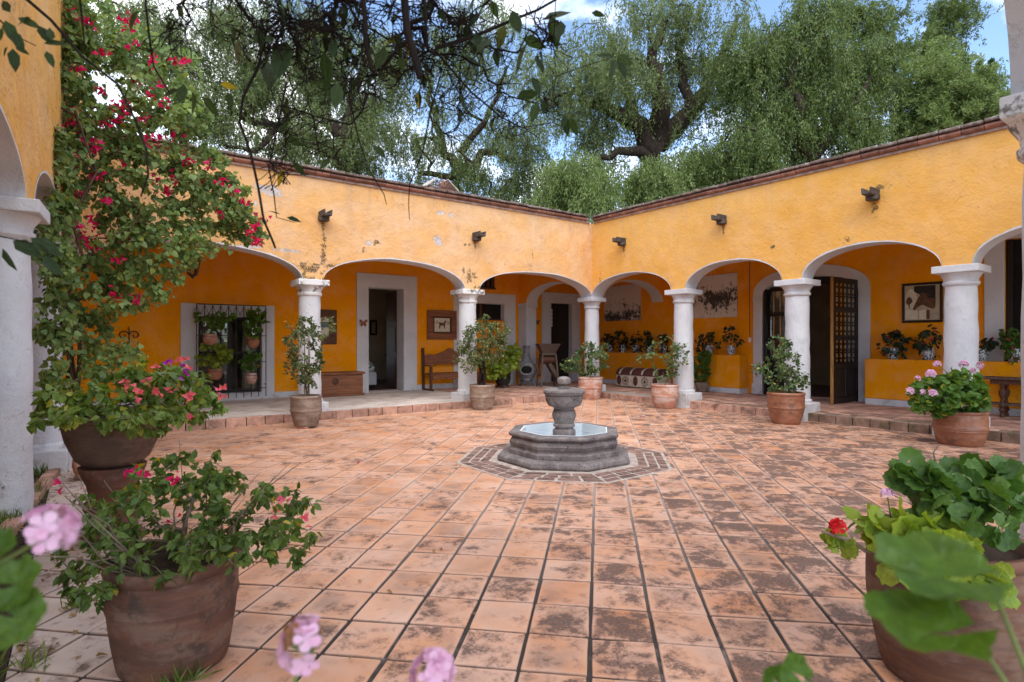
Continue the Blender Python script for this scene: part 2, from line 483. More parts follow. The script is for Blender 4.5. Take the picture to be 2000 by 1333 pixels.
    c = b.mix(b.math('MULTIPLY', st, b.math('MULTIPLY_ADD', fine, -0.3, 0.78)), c, stc)
    c = b.mix(b.math('MULTIPLY', hard, 0.6), c, (0.055, 0.036, 0.03))
    hgt = b.math('ADD', b.math('MULTIPLY', b.noise(5, 4), 0.6), b.math('MULTIPLY', b.noise(70, 5, 0.7), 0.16))
    return b.done(c, b.ramp(st, 0, 1, 0.5, 0.74), b.bump(hgt, 0.25, 0.012), 0.42)
MT['tile'] = m_tile()
def m_mortar():
    b = NB('yard_mortar')
    x, y = b.xyz()[0], b.xyz()[1]
    n = b.ramp(b.math('ADD', b.noise(0.45, 5, 0.6), b.math('MULTIPLY', b.noise(9, 4), 0.3)), 0.70, 0.9)
    far = b.ramp(b.math('ADD', b.math('ADD', x, y), b.math('MULTIPLY', b.noise(0.7, 3), 4.0)), 6.5, 10.5)
    c = b.mix(b.math('MAXIMUM', n, b.math('MULTIPLY', far, 0.9)), (0.06, 0.05, 0.045), (0.36, 0.31, 0.28))
    return b.done(c, 0.95, b.bump(b.noise(90, 4), 0.6, 0.01), 0.1)
MT['mortar'] = m_mortar()
MT['mortar_pale'] = m_simple('pale_mortar', (0.42, 0.35, 0.30), 0.95, 0.3, 9, 0.6, 90, 0.1)
MT['ring_brick'] = m_simple('weathered_paving_brick', (0.17, 0.10, 0.078), 0.85, 0.45, 7, 0.5, 60, 0.2, dirt=(0.38,0.24,0.18), dirt_amt=0.5, orand=0.35)
MT['step_brick'] = m_simple('step_brick', (0.42, 0.24, 0.175), 0.88, 0.3, 6, 0.5, 60, 0.2, dirt=(0.11,0.07,0.05), dirt_amt=0.75, orand=0.28)
MT['mossy_brick'] = m_simple('mossy_step_brick', (0.22, 0.135, 0.095), 0.9, 0.4, 5, 0.6, 50, 0.2, dirt=(0.07,0.075,0.03), dirt_amt=0.8, orand=0.25)
MT['cornice_brick'] = m_simple('rounded_cornice_brick', (0.25, 0.115, 0.078), 0.88, 0.35, 7, 0.5, 50, 0.15, dirt=(0.16,0.09,0.07), dirt_amt=0.6, orand=0.3)
MT['cornice_cap'] = m_simple('weathered_cap_brick', (0.16, 0.115, 0.095), 0.95, 0.5, 9, 0.7, 40, 0.1, dirt=(0.45,0.42,0.4), dirt_amt=0.4, orand=0.3)
MT['cornice_base'] = m_simple('cornice_fillet', (0.36, 0.25, 0.20), 0.9, 0.35, 6, 0.5, 40, 0.1, dirt=(0.2,0.13,0.1), dirt_amt=0.5)
MT['concrete'] = m_simple('worn_walkway_screed', (0.55, 0.475, 0.42), 0.82, 0.22, 2.2, 0.35, 40, 0.25, dirt=(0.27,0.17,0.12), dirt_amt=0.55)
MT['walk_tile'] = m_simple('walkway_tile', (0.47, 0.27, 0.20), 0.75, 0.35, 4, 0.3, 50, 0.3, dirt=(0.12,0.075,0.055), dirt_amt=0.7, orand=0.25)
MT['soil'] = m_simple('dark_soil', (0.05, 0.035, 0.025), 0.95, 0.4, 20, 0.8, 60, 0.1)
MT['ground'] = m_simple('dry_ground', (0.16, 0.13, 0.09), 0.95, 0.3, 0.6, 0.4, 20, 0.1)
def m_stone():
    b = NB('pitted_volcanic_stone')
    c = b.mix(b.ramp(b.noise(3, 6, 0.65), 0.3, 0.7), (0.21, 0.178, 0.168), (0.12, 0.10, 0.097))
    z = b.xyz()[2]
    c = b.mix(b.math('MULTIPLY', b.ramp(b.noise(9, 6, 0.7), 0.5, 0.66), 0.4), c, (0.40, 0.355, 0.325))
    pv = b.vor(34, 'F1'); pits = b.math('MULTIPLY', b.ramp(pv, 0.16, 0.26, 1, 0), b.ramp(b.noise(11, 3), 0.45, 0.55))
    pv2 = b.vor(15, 'F1'); pits = b.math('MAXIMUM', pits, b.math('MULTIPLY', b.ramp(pv2, 0.12, 0.19, 1, 0), b.ramp(b.noise(6, 2), 0.48, 0.55)))
    c = b.mix(b.math('MULTIPLY', pits, 0.85), c, (0.022, 0.018, 0.017))
    h = b.math('SUBTRACT', b.math('MULTIPLY', b.noise(40, 5, 0.7), 0.4), pits)
    return b.done(c, 0.85, b.bump(h, 0.6, 0.012), 0.25)
MT['stone'] = m_stone()
MT['spout'] = m_simple('dark_spout_stone', (0.085, 0.07, 0.06), 0.9, 0.4, 12, 0.6, 60, 0.2)
MT['liner'] = m_simple('pale_basin_paint', (0.62, 0.68, 0.71), 0.6, 0.1, 3, 0.1, 30, 0.3)
def m_water():
    b = NB('still_water')
    p = b.n('ShaderNodeBsdfPrincipled')
    p.inputs['Base Color'].default_value = (0.82, 0.93, 0.97, 1); p.inputs['Roughness'].default_value = 0.03
    p.inputs['IOR'].default_value = 1.33; p.inputs['Transmission Weight'].default_value = 1.0
    b.set(p.inputs['Normal'], b.bump(b.noise(6, 2), 0.05, 0.01))
    b.t.links.new(p.outputs[0], b.out.inputs['Surface'])
    return b.m
MT['water'] = m_water()
def m_pot(name, ca, cb, lime=(0.5,0.4,0.33), lamt=0.5, dark=0.5, glaze=0.0, rough=0.75):
    b = NB(name)
    vec = b.mapping(b.pos, (1, 1, 4))
    c = b.mix(b.ramp(b.noise(3, 6, 0.65, vec=vec), 0.3, 0.7), ca, cb)
    c = b.mix(b.math('MULTIPLY', b.ramp(b.noise(3.4, 7, 0.68, vec=b.mapping(b.pos, (1, 1, 2))), 0.46, 0.6), lamt), c, lime)
    c = b.mix(b.math('MULTIPLY', b.ramp(b.noise(4.3, 7, 0.7), 0.55, 0.65), dark), c, (0.06, 0.038, 0.028))
    h = b.math('ADD', b.noise(5, 4, 0.6, vec=b.mapping(b.pos, (0.6, 0.6, 9))), b.math('MULTIPLY', b.noise(50, 4), 0.2))
    return b.done(c, b.ramp(b.noise(6, 3), 0.3, 0.7, rough - 0.12, rough + 0.1), b.bump(h, 0.3, 0.012), 0.4 if glaze else 0.3, coat=glaze)
MT['pot_near'] = m_pot('weathered_terracotta', (0.17, 0.072, 0.04), (0.095, 0.045, 0.03), (0.20, 0.125, 0.088), 0.6, 0.85)
MT['pot_grey'] = m_pot('grey_weathered_terracotta', (0.26, 0.18, 0.13), (0.17, 0.115, 0.085), (0.38, 0.29, 0.23), 0.55, 0.5)
MT['pot_pale'] = m_pot('limed_terracotta', (0.50, 0.25, 0.165), (0.40, 0.18, 0.11), (0.60, 0.45, 0.39), 0.85, 0.3)
MT['pot_brown'] = m_pot('brown_terracotta', (0.30, 0.11, 0.05), (0.22, 0.08, 0.04), (0.40, 0.19, 0.11), 0.6, 0.6, glaze=0.25, rough=0.5)
MT['pot_urn'] = m_pot('dark_iron_stained_terracotta', (0.075, 0.048, 0.036), (0.13, 0.075, 0.05), (0.22, 0.14, 0.1), 0.3, 0.7)
MT['pot_red'] = m_pot('red_terracotta', (0.38, 0.15, 0.08), (0.32, 0.13, 0.07), (0.46, 0.27, 0.2), 0.3, 0.3)
def m_talavera():
    b = NB('blue_white_glaze')
    v = b.ramp(b.vor(26, 'F1'), 0.25, 0.32)
    v2 = b.ramp(b.noise(38, 2), 0.47, 0.52)
    c = b.mix(b.math('MULTIPLY', v, v2), (0.60, 0.60, 0.57), (0.03, 0.04, 0.07))
    return b.done(c, 0.3, None, 0.5)
MT['talavera'] = m_talavera()
def m_wood(name, ca, cb, stretch=(1, 1, 12), rough=0.6, scale=3.0, bump=0.25):
    b = NB(name)
    g = b.noise(scale, 6, 0.62, stretch=stretch, dist=0.5)
    g2 = b.noise(scale*5, 4, 0.6, stretch=stretch)
    c = b.mix(b.ramp(g, 0.3, 0.7), ca, cb)
    c = b.mix(b.math('MULTIPLY', b.ramp(g2, 0.5, 0.7), 0.45), c, tuple(0.45*k for k in cb))
    return b.done(c, rough, b.bump(g2, bump, 0.004), 0.3)
MT['wood_h'] = m_wood('carved_brown_wood_across', (0.30, 0.115, 0.05), (0.155, 0.058, 0.027), (0.8, 0.8, 12))
MT['wood_v'] = m_wood('brown_wood_upright', (0.13, 0.05, 0.024), (0.07, 0.028, 0.015), (12, 12, 0.8))
MT['wood_grey'] = m_wood('grey_weathered_wood', (0.155, 0.10, 0.07), (0.075, 0.046, 0.034), (10, 10, 1))
MT['wood_black'] = m_wood('near_black_door_wood', (0.022, 0.014, 0.010), (0.012, 0.008, 0.006), (12, 12, 0.8), rough=0.5)
MT['wood_edge'] = m_wood('bare_flaking_wood_edge', (0.46, 0.235, 0.06), (0.26, 0.115, 0.03), (10, 10, 1.5), rough=0.7)
MT['wood_baluster'] = m_wood('varnished_baluster', (0.50, 0.29, 0.13), (0.30, 0.15, 0.06), (8, 8, 1), rough=0.3)
MT['iron'] = m_simple('black_iron', (0.018, 0.017, 0.017), 0.5, 0.3, 20, 0.2, 60, 0.5)
MT['rust'] = m_simple('rusty_metal', (0.25, 0.075, 0.03), 0.7, 0.4, 30, 0.2, 60, 0.4)
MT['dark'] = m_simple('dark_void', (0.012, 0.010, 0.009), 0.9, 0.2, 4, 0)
MT['room'] = m_simple('dim_room_plaster', (0.52, 0.44, 0.33), 0.9, 0.15, 2, 0.2, 20)
MT['room_floor'] = m_simple('room_floor_tile', (0.13, 0.07, 0.05), 0.6, 0.2, 3, 0.1, 20)
MT['clay_grey'] = m_simple('grey_fired_clay', (0.17, 0.165, 0.17), 0.6, 0.35, 6, 0.25, 50, 0.4, stretch=(1,1,2), dirt=(0.36,0.35,0.35), dirt_amt=0.5)
MT['recess_dark'] = m_simple('recess_dark', (0.012, 0.01, 0.009), 0.95, 0.2, 8, 0)
def m_glass():
    b = NB('window_glass')
    g = b.n('ShaderNodeBsdfGlossy'); g.inputs['Roughness'].default_value = 0.03; g.inputs['Color'].default_value = (0.9, 0.93, 0.95, 1)
    t = b.n('ShaderNodeBsdfTransparent'); t.inputs['Color'].default_value = (0.88, 0.9, 0.9, 1)
    fr = b.n('ShaderNodeFresnel'); fr.inputs['IOR'].default_value = 1.5
    mx = b.n('ShaderNodeMixShader'); b.set(mx.inputs[0], fr.outputs[0])
    b.t.links.new(t.outputs[0], mx.inputs[1]); b.t.links.new(g.outputs[0], mx.inputs[2]); b.t.links.new(mx.outputs[0], b.out.inputs['Surface'])
    return b.m
MT['glass'] = m_glass()
MT['bark'] = m_simple('rough_dark_bark', (0.05, 0.036, 0.028), 0.95, 0.5, 6, 0.8, 25, 0.1, stretch=(3, 3, 0.7), dist=0.04)
MT['bark_pale'] = m_simple('pale_twig_bark', (0.20, 0.145, 0.105), 0.9, 0.35, 9, 0.4, 60, 0.1)
MT['bark_brown'] = m_simple('brown_vine_bark', (0.095, 0.062, 0.042), 0.9, 0.35, 9, 0.4, 60, 0.1)
MT['bark_dark'] = m_simple('dark_twig_bark', (0.022, 0.016, 0.013), 0.9, 0.35, 9, 0.4, 60, 0.1)
MT['stem_green'] = m_simple('green_stem', (0.14, 0.19, 0.05), 0.6, 0.25, 9, 0.1, 60)
MT['leaf_small'] = m_leaf('small_shrub_leaf', (0.08, 0.125, 0.04), (0.16, 0.20, 0.075), 0.25, yellow=0.08, ycol=(0.33, 0.28, 0.09))
MT['leaf_rose'] = m_leaf('rose_leaf', (0.06, 0.12, 0.04), (0.125, 0.185, 0.065), 0.25, yellow=0.08, ycol=(0.33, 0.28, 0.09))
MT['leaf_shade'] = m_leaf('busy_lizzie_leaf', (0.018, 0.035, 0.016), (0.035, 0.06, 0.022), 0.2)
MT['leaf_pepper'] = m_leaf('pepper_tree_leaf', (0.085, 0.13, 0.038), (0.205, 0.25, 0.09), 0.35)
MT['leaf_pepper_dk'] = m_leaf('pepper_tree_leaf_deep', (0.065, 0.11, 0.026), (0.18, 0.235, 0.065), 0.34)
MT['leaf_pepper_lt'] = m_leaf('young_pepper_leaf', (0.12, 0.185, 0.05), (0.235, 0.30, 0.095), 0.36)
MT['leaf_cypress'] = m_leaf('cypress_needle', (0.035, 0.08, 0.03), (0.07, 0.125, 0.045), 0.15)
for k_, nm_, a_, kw_ in (
    ('leaf_boug', 'bougainvillea_leaf', ((0.095, 0.165, 0.025), (0.20, 0.28, 0.05)), dict(transl=0.32, yellow=0.06, ycol=(0.34, 0.33, 0.04))),
    ('leaf_vine', 'climber_leaf', ((0.12, 0.205, 0.055), (0.27, 0.365, 0.115)), dict(transl=0.36, yellow=0.04, ycol=(0.28, 0.30, 0.05))),
    ('leaf_bonsai', 'dark_bougainvillea_leaf', ((0.065, 0.12, 0.02), (0.165, 0.24, 0.045)), dict(transl=0.32, yellow=0.015)),
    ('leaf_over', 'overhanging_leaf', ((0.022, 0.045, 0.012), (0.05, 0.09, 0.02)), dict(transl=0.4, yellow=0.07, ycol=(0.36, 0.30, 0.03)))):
    MT[k_] = m_leaf(nm_, *a_, **kw_)
    MT[k_ + '_v'] = m_leaf(nm_ + '_veined', *a_, vein='pin', **kw_)
for k_, nm_, a_, kw_ in (
    ('leaf_ger', 'geranium_leaf', ((0.075, 0.175, 0.022), (0.14, 0.26, 0.04)), dict(transl=0.35, yellow=0.04, ycol=(0.33, 0.36, 0.04))),
    ('leaf_ger_dark', 'dark_geranium_leaf', ((0.055, 0.13, 0.02), (0.115, 0.21, 0.034)), dict(transl=0.3)),
    ('leaf_ger_pale', 'yellowing_geranium_leaf', ((0.22, 0.33, 0.035), (0.34, 0.42, 0.06)), dict(transl=0.4))):
    MT[k_] = m_leaf(nm_, *a_, **kw_)
    MT[k_ + '_v'] = m_leaf(nm_ + '_veined', *a_, vein='radial', **kw_)
MT['leaf_close'] = m_leaf('close_geranium_leaf', (0.06, 0.135, 0.012), (0.085, 0.165, 0.018), transl=0.35, vein='radial')
MT['grass'] = m_leaf('grass_blade', (0.10, 0.17, 0.03), (0.24, 0.30, 0.07), 0.35)
def m_petal(name, ca, cb, transl=0.3):
    b = NB(name)
    c = b.mix(b.rnd(), ca, cb)
    return b.done(c, 0.6, None, 0.2, 0, transl, c)
MT['fl_magenta'] = m_petal('magenta_bract', (0.72, 0.015, 0.15), (0.62, 0.01, 0.06))
MT['fl_coral'] = m_petal('coral_bract', (0.80, 0.15, 0.24), (0.80, 0.17, 0.13))
MT['fl_purple'] = m_petal('purple_bract', (0.36, 0.02, 0.42), (0.45, 0.03, 0.35))
MT['fl_pink'] = m_petal('pale_pink_petal', (0.74, 0.42, 0.58), (0.76, 0.50, 0.64))
MT['fl_red'] = m_petal('red_petal', (0.65, 0.01, 0.02), (0.7, 0.03, 0.03))
MT['fl_rose'] = m_petal('rose_red_petal', (0.55, 0.01, 0.06), (0.6, 0.05, 0.1))
MT['fl_dry'] = m_petal('withered_petal', (0.20, 0.09, 0.035), (0.30, 0.14, 0.05))
MT['canvas'] = None
def m_canvas(name, seed, horizon):
    b = NB(name)
    tc_ = b.n('ShaderNodeTexCoord').outputs['Generated']
    v = b.mapping(tc_, (1, 1, 1), (seed, seed*0.7, 0))
    z = b.xyz(tc_)[2]
    base = b.mix(b.noise(5, 5, 0.6, vec=v), (0.56, 0.48, 0.42), (0.68, 0.60, 0.53))
    streak = b.ramp(b.noise(22, 5, 0.7, vec=b.mapping(v, (1, 1, 0.12))), 0.57, 0.68)
    base = b.mix(b.math('MULTIPLY', streak, 0.5), base, (0.12, 0.09, 0.08))
    band = b.math('SUBTRACT', 1.0, b.math('MULTIPLY', b.math('ABSOLUTE', b.math('SUBTRACT', z, horizon)), 3.2))
    lowf = b.math('MULTIPLY', b.math('SUBTRACT', b.noise(2.6, 3, 0.5, vec=v), 0.5), 0.45)
    ink = b.ramp(b.math('ADD', b.math('ADD', b.noise(13, 10, 0.8, vec=b.mapping(v, (1, 1, 0.6))), lowf), b.math('MULTIPLY', band, 0.14)), 0.545, 0.63)
    c = b.mix(b.math('MULTIPLY', ink, 0.92), base, (0.02, 0.016, 0.016))
    edge = b.ramp(b.noise(40, 3, vec=v), 0.7, 0.74)
    return b.done(b.mix(b.math('MULTIPLY', edge, 0.5), c, (0.1, 0.08, 0.07)), 0.85, b.bump(b.noise(120, 2), 0.2, 0.002), 0.15)
MT['canvas1'] = m_canvas('inked_canvas_crowd', 1.3, 0.12)
MT['canvas2'] = m_canvas('inked_canvas_bull', 5.7, 0.42)
MT['paper'] = m_simple('aged_print_paper', (0.42, 0.35, 0.25), 0.8, 0.15, 6, 0.1, 40)
MT['paper_pale'] = m_simple('pale_print_paper', (0.60, 0.54, 0.42), 0.8, 0.12, 9, 0.1, 40)
MT['print_brown'] = m_simple('brown_print_ink', (0.12, 0.06, 0.035), 0.8, 0.35, 12, 0)
MT['print_dark'] = m_simple('black_print_ink', (0.03, 0.024, 0.02), 0.8, 0.3, 12, 0)
MT['print_blue'] = m_simple('blue_print_ink', (0.09, 0.17, 0.22), 0.8, 0.3, 12, 0)
MT['cream'] = m_simple('cream_trunk_paint', (0.50, 0.41, 0.32), 0.8, 0.2, 8, 0.2, 40, dirt=(0.2,0.12,0.08), dirt_amt=0.5)
MT['oxblood'] = m_simple('dark_brown_trunk_paint', (0.085, 0.030, 0.022), 0.7, 0.35, 10, 0.2, 40)
MT['plastic'] = m_simple('white_plastic', (0.75, 0.74, 0.72), 0.4, 0.03, 4, 0)
MT['cloth'] = m_simple('white_bed_linen', (0.6, 0.58, 0.6), 0.9, 0.1, 4, 0.2, 20)
def m_pillow():
    b = NB('leaf_print_pillow')
    c = b.mix(b.ramp(b.noise(9, 2, 0.5, dist=1.0), 0.48, 0.53), (0.66, 0.66, 0.62), (0.06, 0.14, 0.05))
    return b.done(c, 0.9)
MT['pillow'] = m_pillow()
MT['dry_leaf'] = m_leaf('fallen_leaf', (0.22, 0.12, 0.04), (0.32, 0.2, 0.05), 0.1)
# ================================================================ LARGE STRUCTURE
XC, YC = 11.1, 11.35         # column axes of the right and the back arcade
YR, XR = 14.4, 13.85         # rear walls behind the arcades
TH = 0.2                     # half thickness of an arcade wall
SPR, RISE = 2.67, 0.53       # spring height and rise of the arches
WTOP = 4.62                  # wall top under the cornice
WALK = 0.15                  # raised walkway
rs = random.Random(11)
npr = np.random.RandomState(7)

MB().box(-400, 400, -400, 400, -0.6, -0.06).build('ground', MT['ground']).__setitem__('kind', 'structure')

# ---------------------------------------------------------------- courtyard floor with its tiles
YX0, YX1, YY0, YY1 = -0.28, 11.0, 0.86, 11.05
m_floor = MB().box(YX0 - 0.6, YX1 + 0.05, YY0 - 0.4, YY1 + 0.05, -0.05, -0.010)
floor = props(m_floor.build('courtyard_floor', MT['mortar']), 'terracotta tiled floor of the courtyard', kind='structure')
def clip(poly, a, b, c):     # keep a*x+b*y<=c
    out = []
    for i in range(len(poly)):
        p, q = poly[i], poly[(i+1) % len(poly)]
        dp, dq = a*p[0]+b*p[1]-c, a*q[0]+b*q[1]-c
        if dp <= 0: out.append(p)
        if dp*dq < 0:
            t = dp/(dp-dq); out.append((p[0]+(q[0]-p[0])*t, p[1]+(q[1]-p[1])*t))
    return out
def cam_px(p):
    f = p[0]*FS + p[1]*FC; r = p[0]*FC - p[1]*FS
    return (1000 + FPX*r/f, 666.5 - FPX*(p[2]-CAMZ)/f, f) if f > 0.05 else (-9e9, 0, f)
TA, TB = PA - 0.018, PB - 0.021
tm = MB()
hw, hl = TB/2, TA/2
h5 = math.sqrt(0.5)
def ab_local(a, b_): return (a*h5 + b_*h5, a*h5 - b_*h5)
tb = [ab_local(-hl, -hw), ab_local(hl, -hw), ab_local(hl, hw), ab_local(-hl, hw)]
tm.prism(tb, lambda u, v, q: (u, v, q), -0.02, 0.0)
tile_mes = []
for k in range(6):
    tv_ = MB(); jit = [(u + rs.uniform(-0.0045, 0.0045), v + rs.uniform(-0.0045, 0.0045)) for u, v in tb]
    poly_ = []
    for i in range(4):
        a_, b_ = jit[i], jit[(i+1) % 4]
        poly_ += [a_] + [(a_[0]+(b_[0]-a_[0])*t_ + rs.uniform(-0.0016, 0.0016), a_[1]+(b_[1]-a_[1])*t_ + rs.uniform(-0.0016, 0.0016)) for t_ in (0.35, 0.7)]
    tv_.prism(poly_, lambda u, v, q: (u, v, q), -0.02, 0.0)
    tile_mes.append(tv_.mesh('tile', MT['tile'], bevel=0.004, seg=1))
FCX, FCY = 4.97, 5.59        # fountain centre
full, cut = [], []
for i in range(-4, 60):
    for j in range(-40, 40):
        a, b_ = OA + (i+0.5)*PA, OB + (j+0.5)*PB
        cx, cy = tile_xy(a, b_)
        if not (YX0-0.3 < cx < YX1+0.3 and YY0-0.3 < cy < YY1+0.3): continue
        if math.hypot(cx-FCX, cy-FCY) < 0.75: continue
        poly = [(cx+p[0], cy+p[1]) for p in tb]
        pc = clip(clip(clip(clip(poly, -1, 0, -YX0), 1, 0, YX1), 0, -1, -YY0), 0, 1, YY1)
        if len(pc) < 3: continue
        if len(pc) == 4 and all(abs(u[0]-v[0]) < 1e-9 for u, v in zip(sorted(pc), sorted(poly))):
            full.append((cx, cy))
        else:
            cut.append(pc)
def tile_rank(c):
    x, y, d = cam_px((c[0], c[1], 0))
    ok = -60 < x < 2060 and y < 1400 and d > 0.5
    return (0 if ok else 1, d)
full.sort(key=tile_rank)
for k, (cx, cy) in enumerate(full[:296]):
    M = Matrix.Translation((cx, cy, rs.uniform(-0.0015, 0.0015))) @ Matrix.Rotation(rs.gauss(0, 0.007), 4, 'Z') @ Matrix.Rotation(rs.gauss(0, 0.005), 4, 'X') @ Matrix.Rotation(rs.gauss(0, 0.005), 4, 'Y')
    place('tile', tile_mes[rs.randrange(6)], M, floor)
rest = MB()
for cx, cy in full[296:]:
    z = rs.uniform(-0.0015, 0.0015)
    rest.prism([(cx+p[0], cy+p[1]) for p in tb], lambda u, v, q: (u, v, q), -0.02, z)
for pc in cut:
    rest.prism(pc, lambda u, v, q: (u, v, q), -0.02, rs.uniform(-0.0015, 0.0015))
rest.build('tiles', MT['tile'], floor)['kind'] = 'stuff'

# ring of paving bricks round the fountain (octagon lined up with the tiles)
OCT0 = RD(45 + 22.5)
def octp(r, k, c=(FCX, FCY)):
    a = OCT0 + k*math.pi/4
    return (c[0] + r*math.cos(a), c[1] + r*math.sin(a))
ring = MB()
ring.prism([octp(1.40, k) for k in range(8)], lambda u, v, q: (u, v, q), -0.03, 0.004)
ring.build('brick_ring_bed', MT['mortar_pale'], floor)
for k in range(8):
    p0, p1 = Vector((*octp(1, k), 0)) - Vector((FCX, FCY, 0)), Vector((*octp(1, k+1), 0)) - Vector((FCX, FCY, 0))
    rr = [0.985, 1.115, 1.245, 1.37]
    for c in range(3):
        ra, rb = rr[c] + 0.011, rr[c+1] - 0.011
        nb = [3, 4, 4][c]
        off = 0.5*(c % 2)/nb
        cuts = [0.0] + [min(1, (q + off)/nb + rs.uniform(-0.03, 0.03)) for q in range(1 if off == 0 else 0, nb)] + [1.0]
        for q in range(len(cuts)-1):
            t0, t1 = cuts[q] + 0.016, cuts[q+1] - 0.016
            if t1 - t0 < 0.06: continue
            quad = [(p0.lerp(p1, t)*r) for r, t in ((ra, t0), (rb, t0), (rb, t1), (ra, t1))]
            bb = MB()
            bb.prism([(FCX + v.x, FCY + v.y) for v in quad], lambda u, v, q: (u, v, q), -0.02, 0.008 + rs.uniform(-0.002, 0.002))
            bb.build('brick', MT['ring_brick'], floor, bevel=0.004)

# ---------------------------------------------------------------- walkways (raised) with their edge bricks
SX, SY = 10.93, 10.98
wk = MB()
wk.box(-3.3, SX + 0.11, SY + 0.10, YR, -0.05, WALK)
walk_b = props(wk.build('walkway', MT['concrete']), 'raised walkway under the back arcade', kind='structure')
wk = MB()
wk.box(SX + 0.112, XR, 0.4, YR - 0.002, -0.05, WALK - 0.004)
walk_r = props(wk.build('walkway', MT['mortar']), 'raised walkway under the arcade with the double door', kind='structure')
bme = []
for k in range(4):
    t = MB(); L = 0.285 + 0.012*k
    t.box(-L/2, L/2, 0, 0.118, -0.03, WALK + 0.002)
    bme.append((L, t.mesh('brick', MT['step_brick'], bevel=0.008, seg=2)))
bmm = []
for k in range(3):
    t = MB(); L = 0.27 + 0.015*k
    t.box(-L/2, L/2, 0, 0.118, -0.03, WALK)
    bmm.append((L, t.mesh('brick', MT['mossy_brick'], bevel=0.008, seg=2)))
x = -0.2
while x < SX - 0.2:
    L, me = rs.choice(bme)
    place('brick', me, TR(x + L/2, SY + rs.uniform(-0.006, 0.006), rs.uniform(-0.006, 0.002), rs.gauss(0, 0.006)), walk_b)
    x += L + 0.014
y = SY - 0.02
while y > 0.9:
    L, me = rs.choice(bme if y > 6.2 else bmm)
    place('brick', me, TR(SX + rs.uniform(-0.006, 0.006), y - L/2, rs.uniform(-0.006, 0.002), -math.pi/2 + rs.gauss(0, 0.006)) @ Matrix.Scale(1, 4), walk_r)
    y -= L + 0.014
# rows of bricks laid flat behind the edge on the right
t = MB(); t.box(-0.065, 0.065, -0.135, 0.135, -0.03, WALK + 0.001)
flat_me = t.mesh('brick', MT['mossy_brick'], bevel=0.005)
t = MB(); t.box(-0.065, 0.065, -0.135, 0.135, -0.03, WALK + 0.001)
flat_me2 = t.mesh('brick', MT['walk_tile'], bevel=0.005)
for row in range(3):
    y = 9.2 - 0.1*row
    while y > 1.2:
        place('brick', flat_me if rs.random() < 0.6 else flat_me2, TR(SX + 0.195 + 0.145*row, y - 0.14, rs.uniform(-0.003, 0.003), rs.gauss(0, 0.01)), walk_r)
        y -= 0.285
wt = MB()
def tilefield(mb, x0, x1, y0, y1, s, z):
    nx, ny = int((x1-x0)/s), int((y1-y0)/s)
    for i in range(nx):
        for j in range(ny):
            dz = rs.uniform(-0.002, 0.002)
            mb.box(x0+i*s+0.006, x0+(i+1)*s-0.006, y0+j*s+0.006, y0+(j+1)*s-0.006, z-0.02, z+dz)
tilefield(wt, SX + 0.56, XR + 0.02, 1.0, YR, 0.295, WALK + 0.002)
wt.build('tiles', MT['walk_tile'], walk_r)['kind'] = 'stuff'
wt = MB()
tilefield(wt, 7.75, SX + 0.1, SY + 0.12, YR, 0.3, WALK + 0.005)
wt.build('tiles', MT['walk_tile'], walk_b)['kind'] = 'stuff'
# soil strip and walkway along the left wing
props(MB().box(-0.98, YX0 - 0.005, 0.9, 11.0, -0.05, 0.012).build('planting_strip', MT['soil']), 'soil strip along the arcade columns', kind='structure')
props(MB().box(-3.3, -1.0, 0.4, SY + 0.09, -0.05, WALK - 0.003).build('walkway', MT['concrete']), 'walkway under the near arcade columns', kind='structure')
props(MB().box(-3.3, 14, -2.6, 0.38, -0.05, -0.012).build('walkway', MT['concrete']), 'floor of the near arcade', kind='structure')

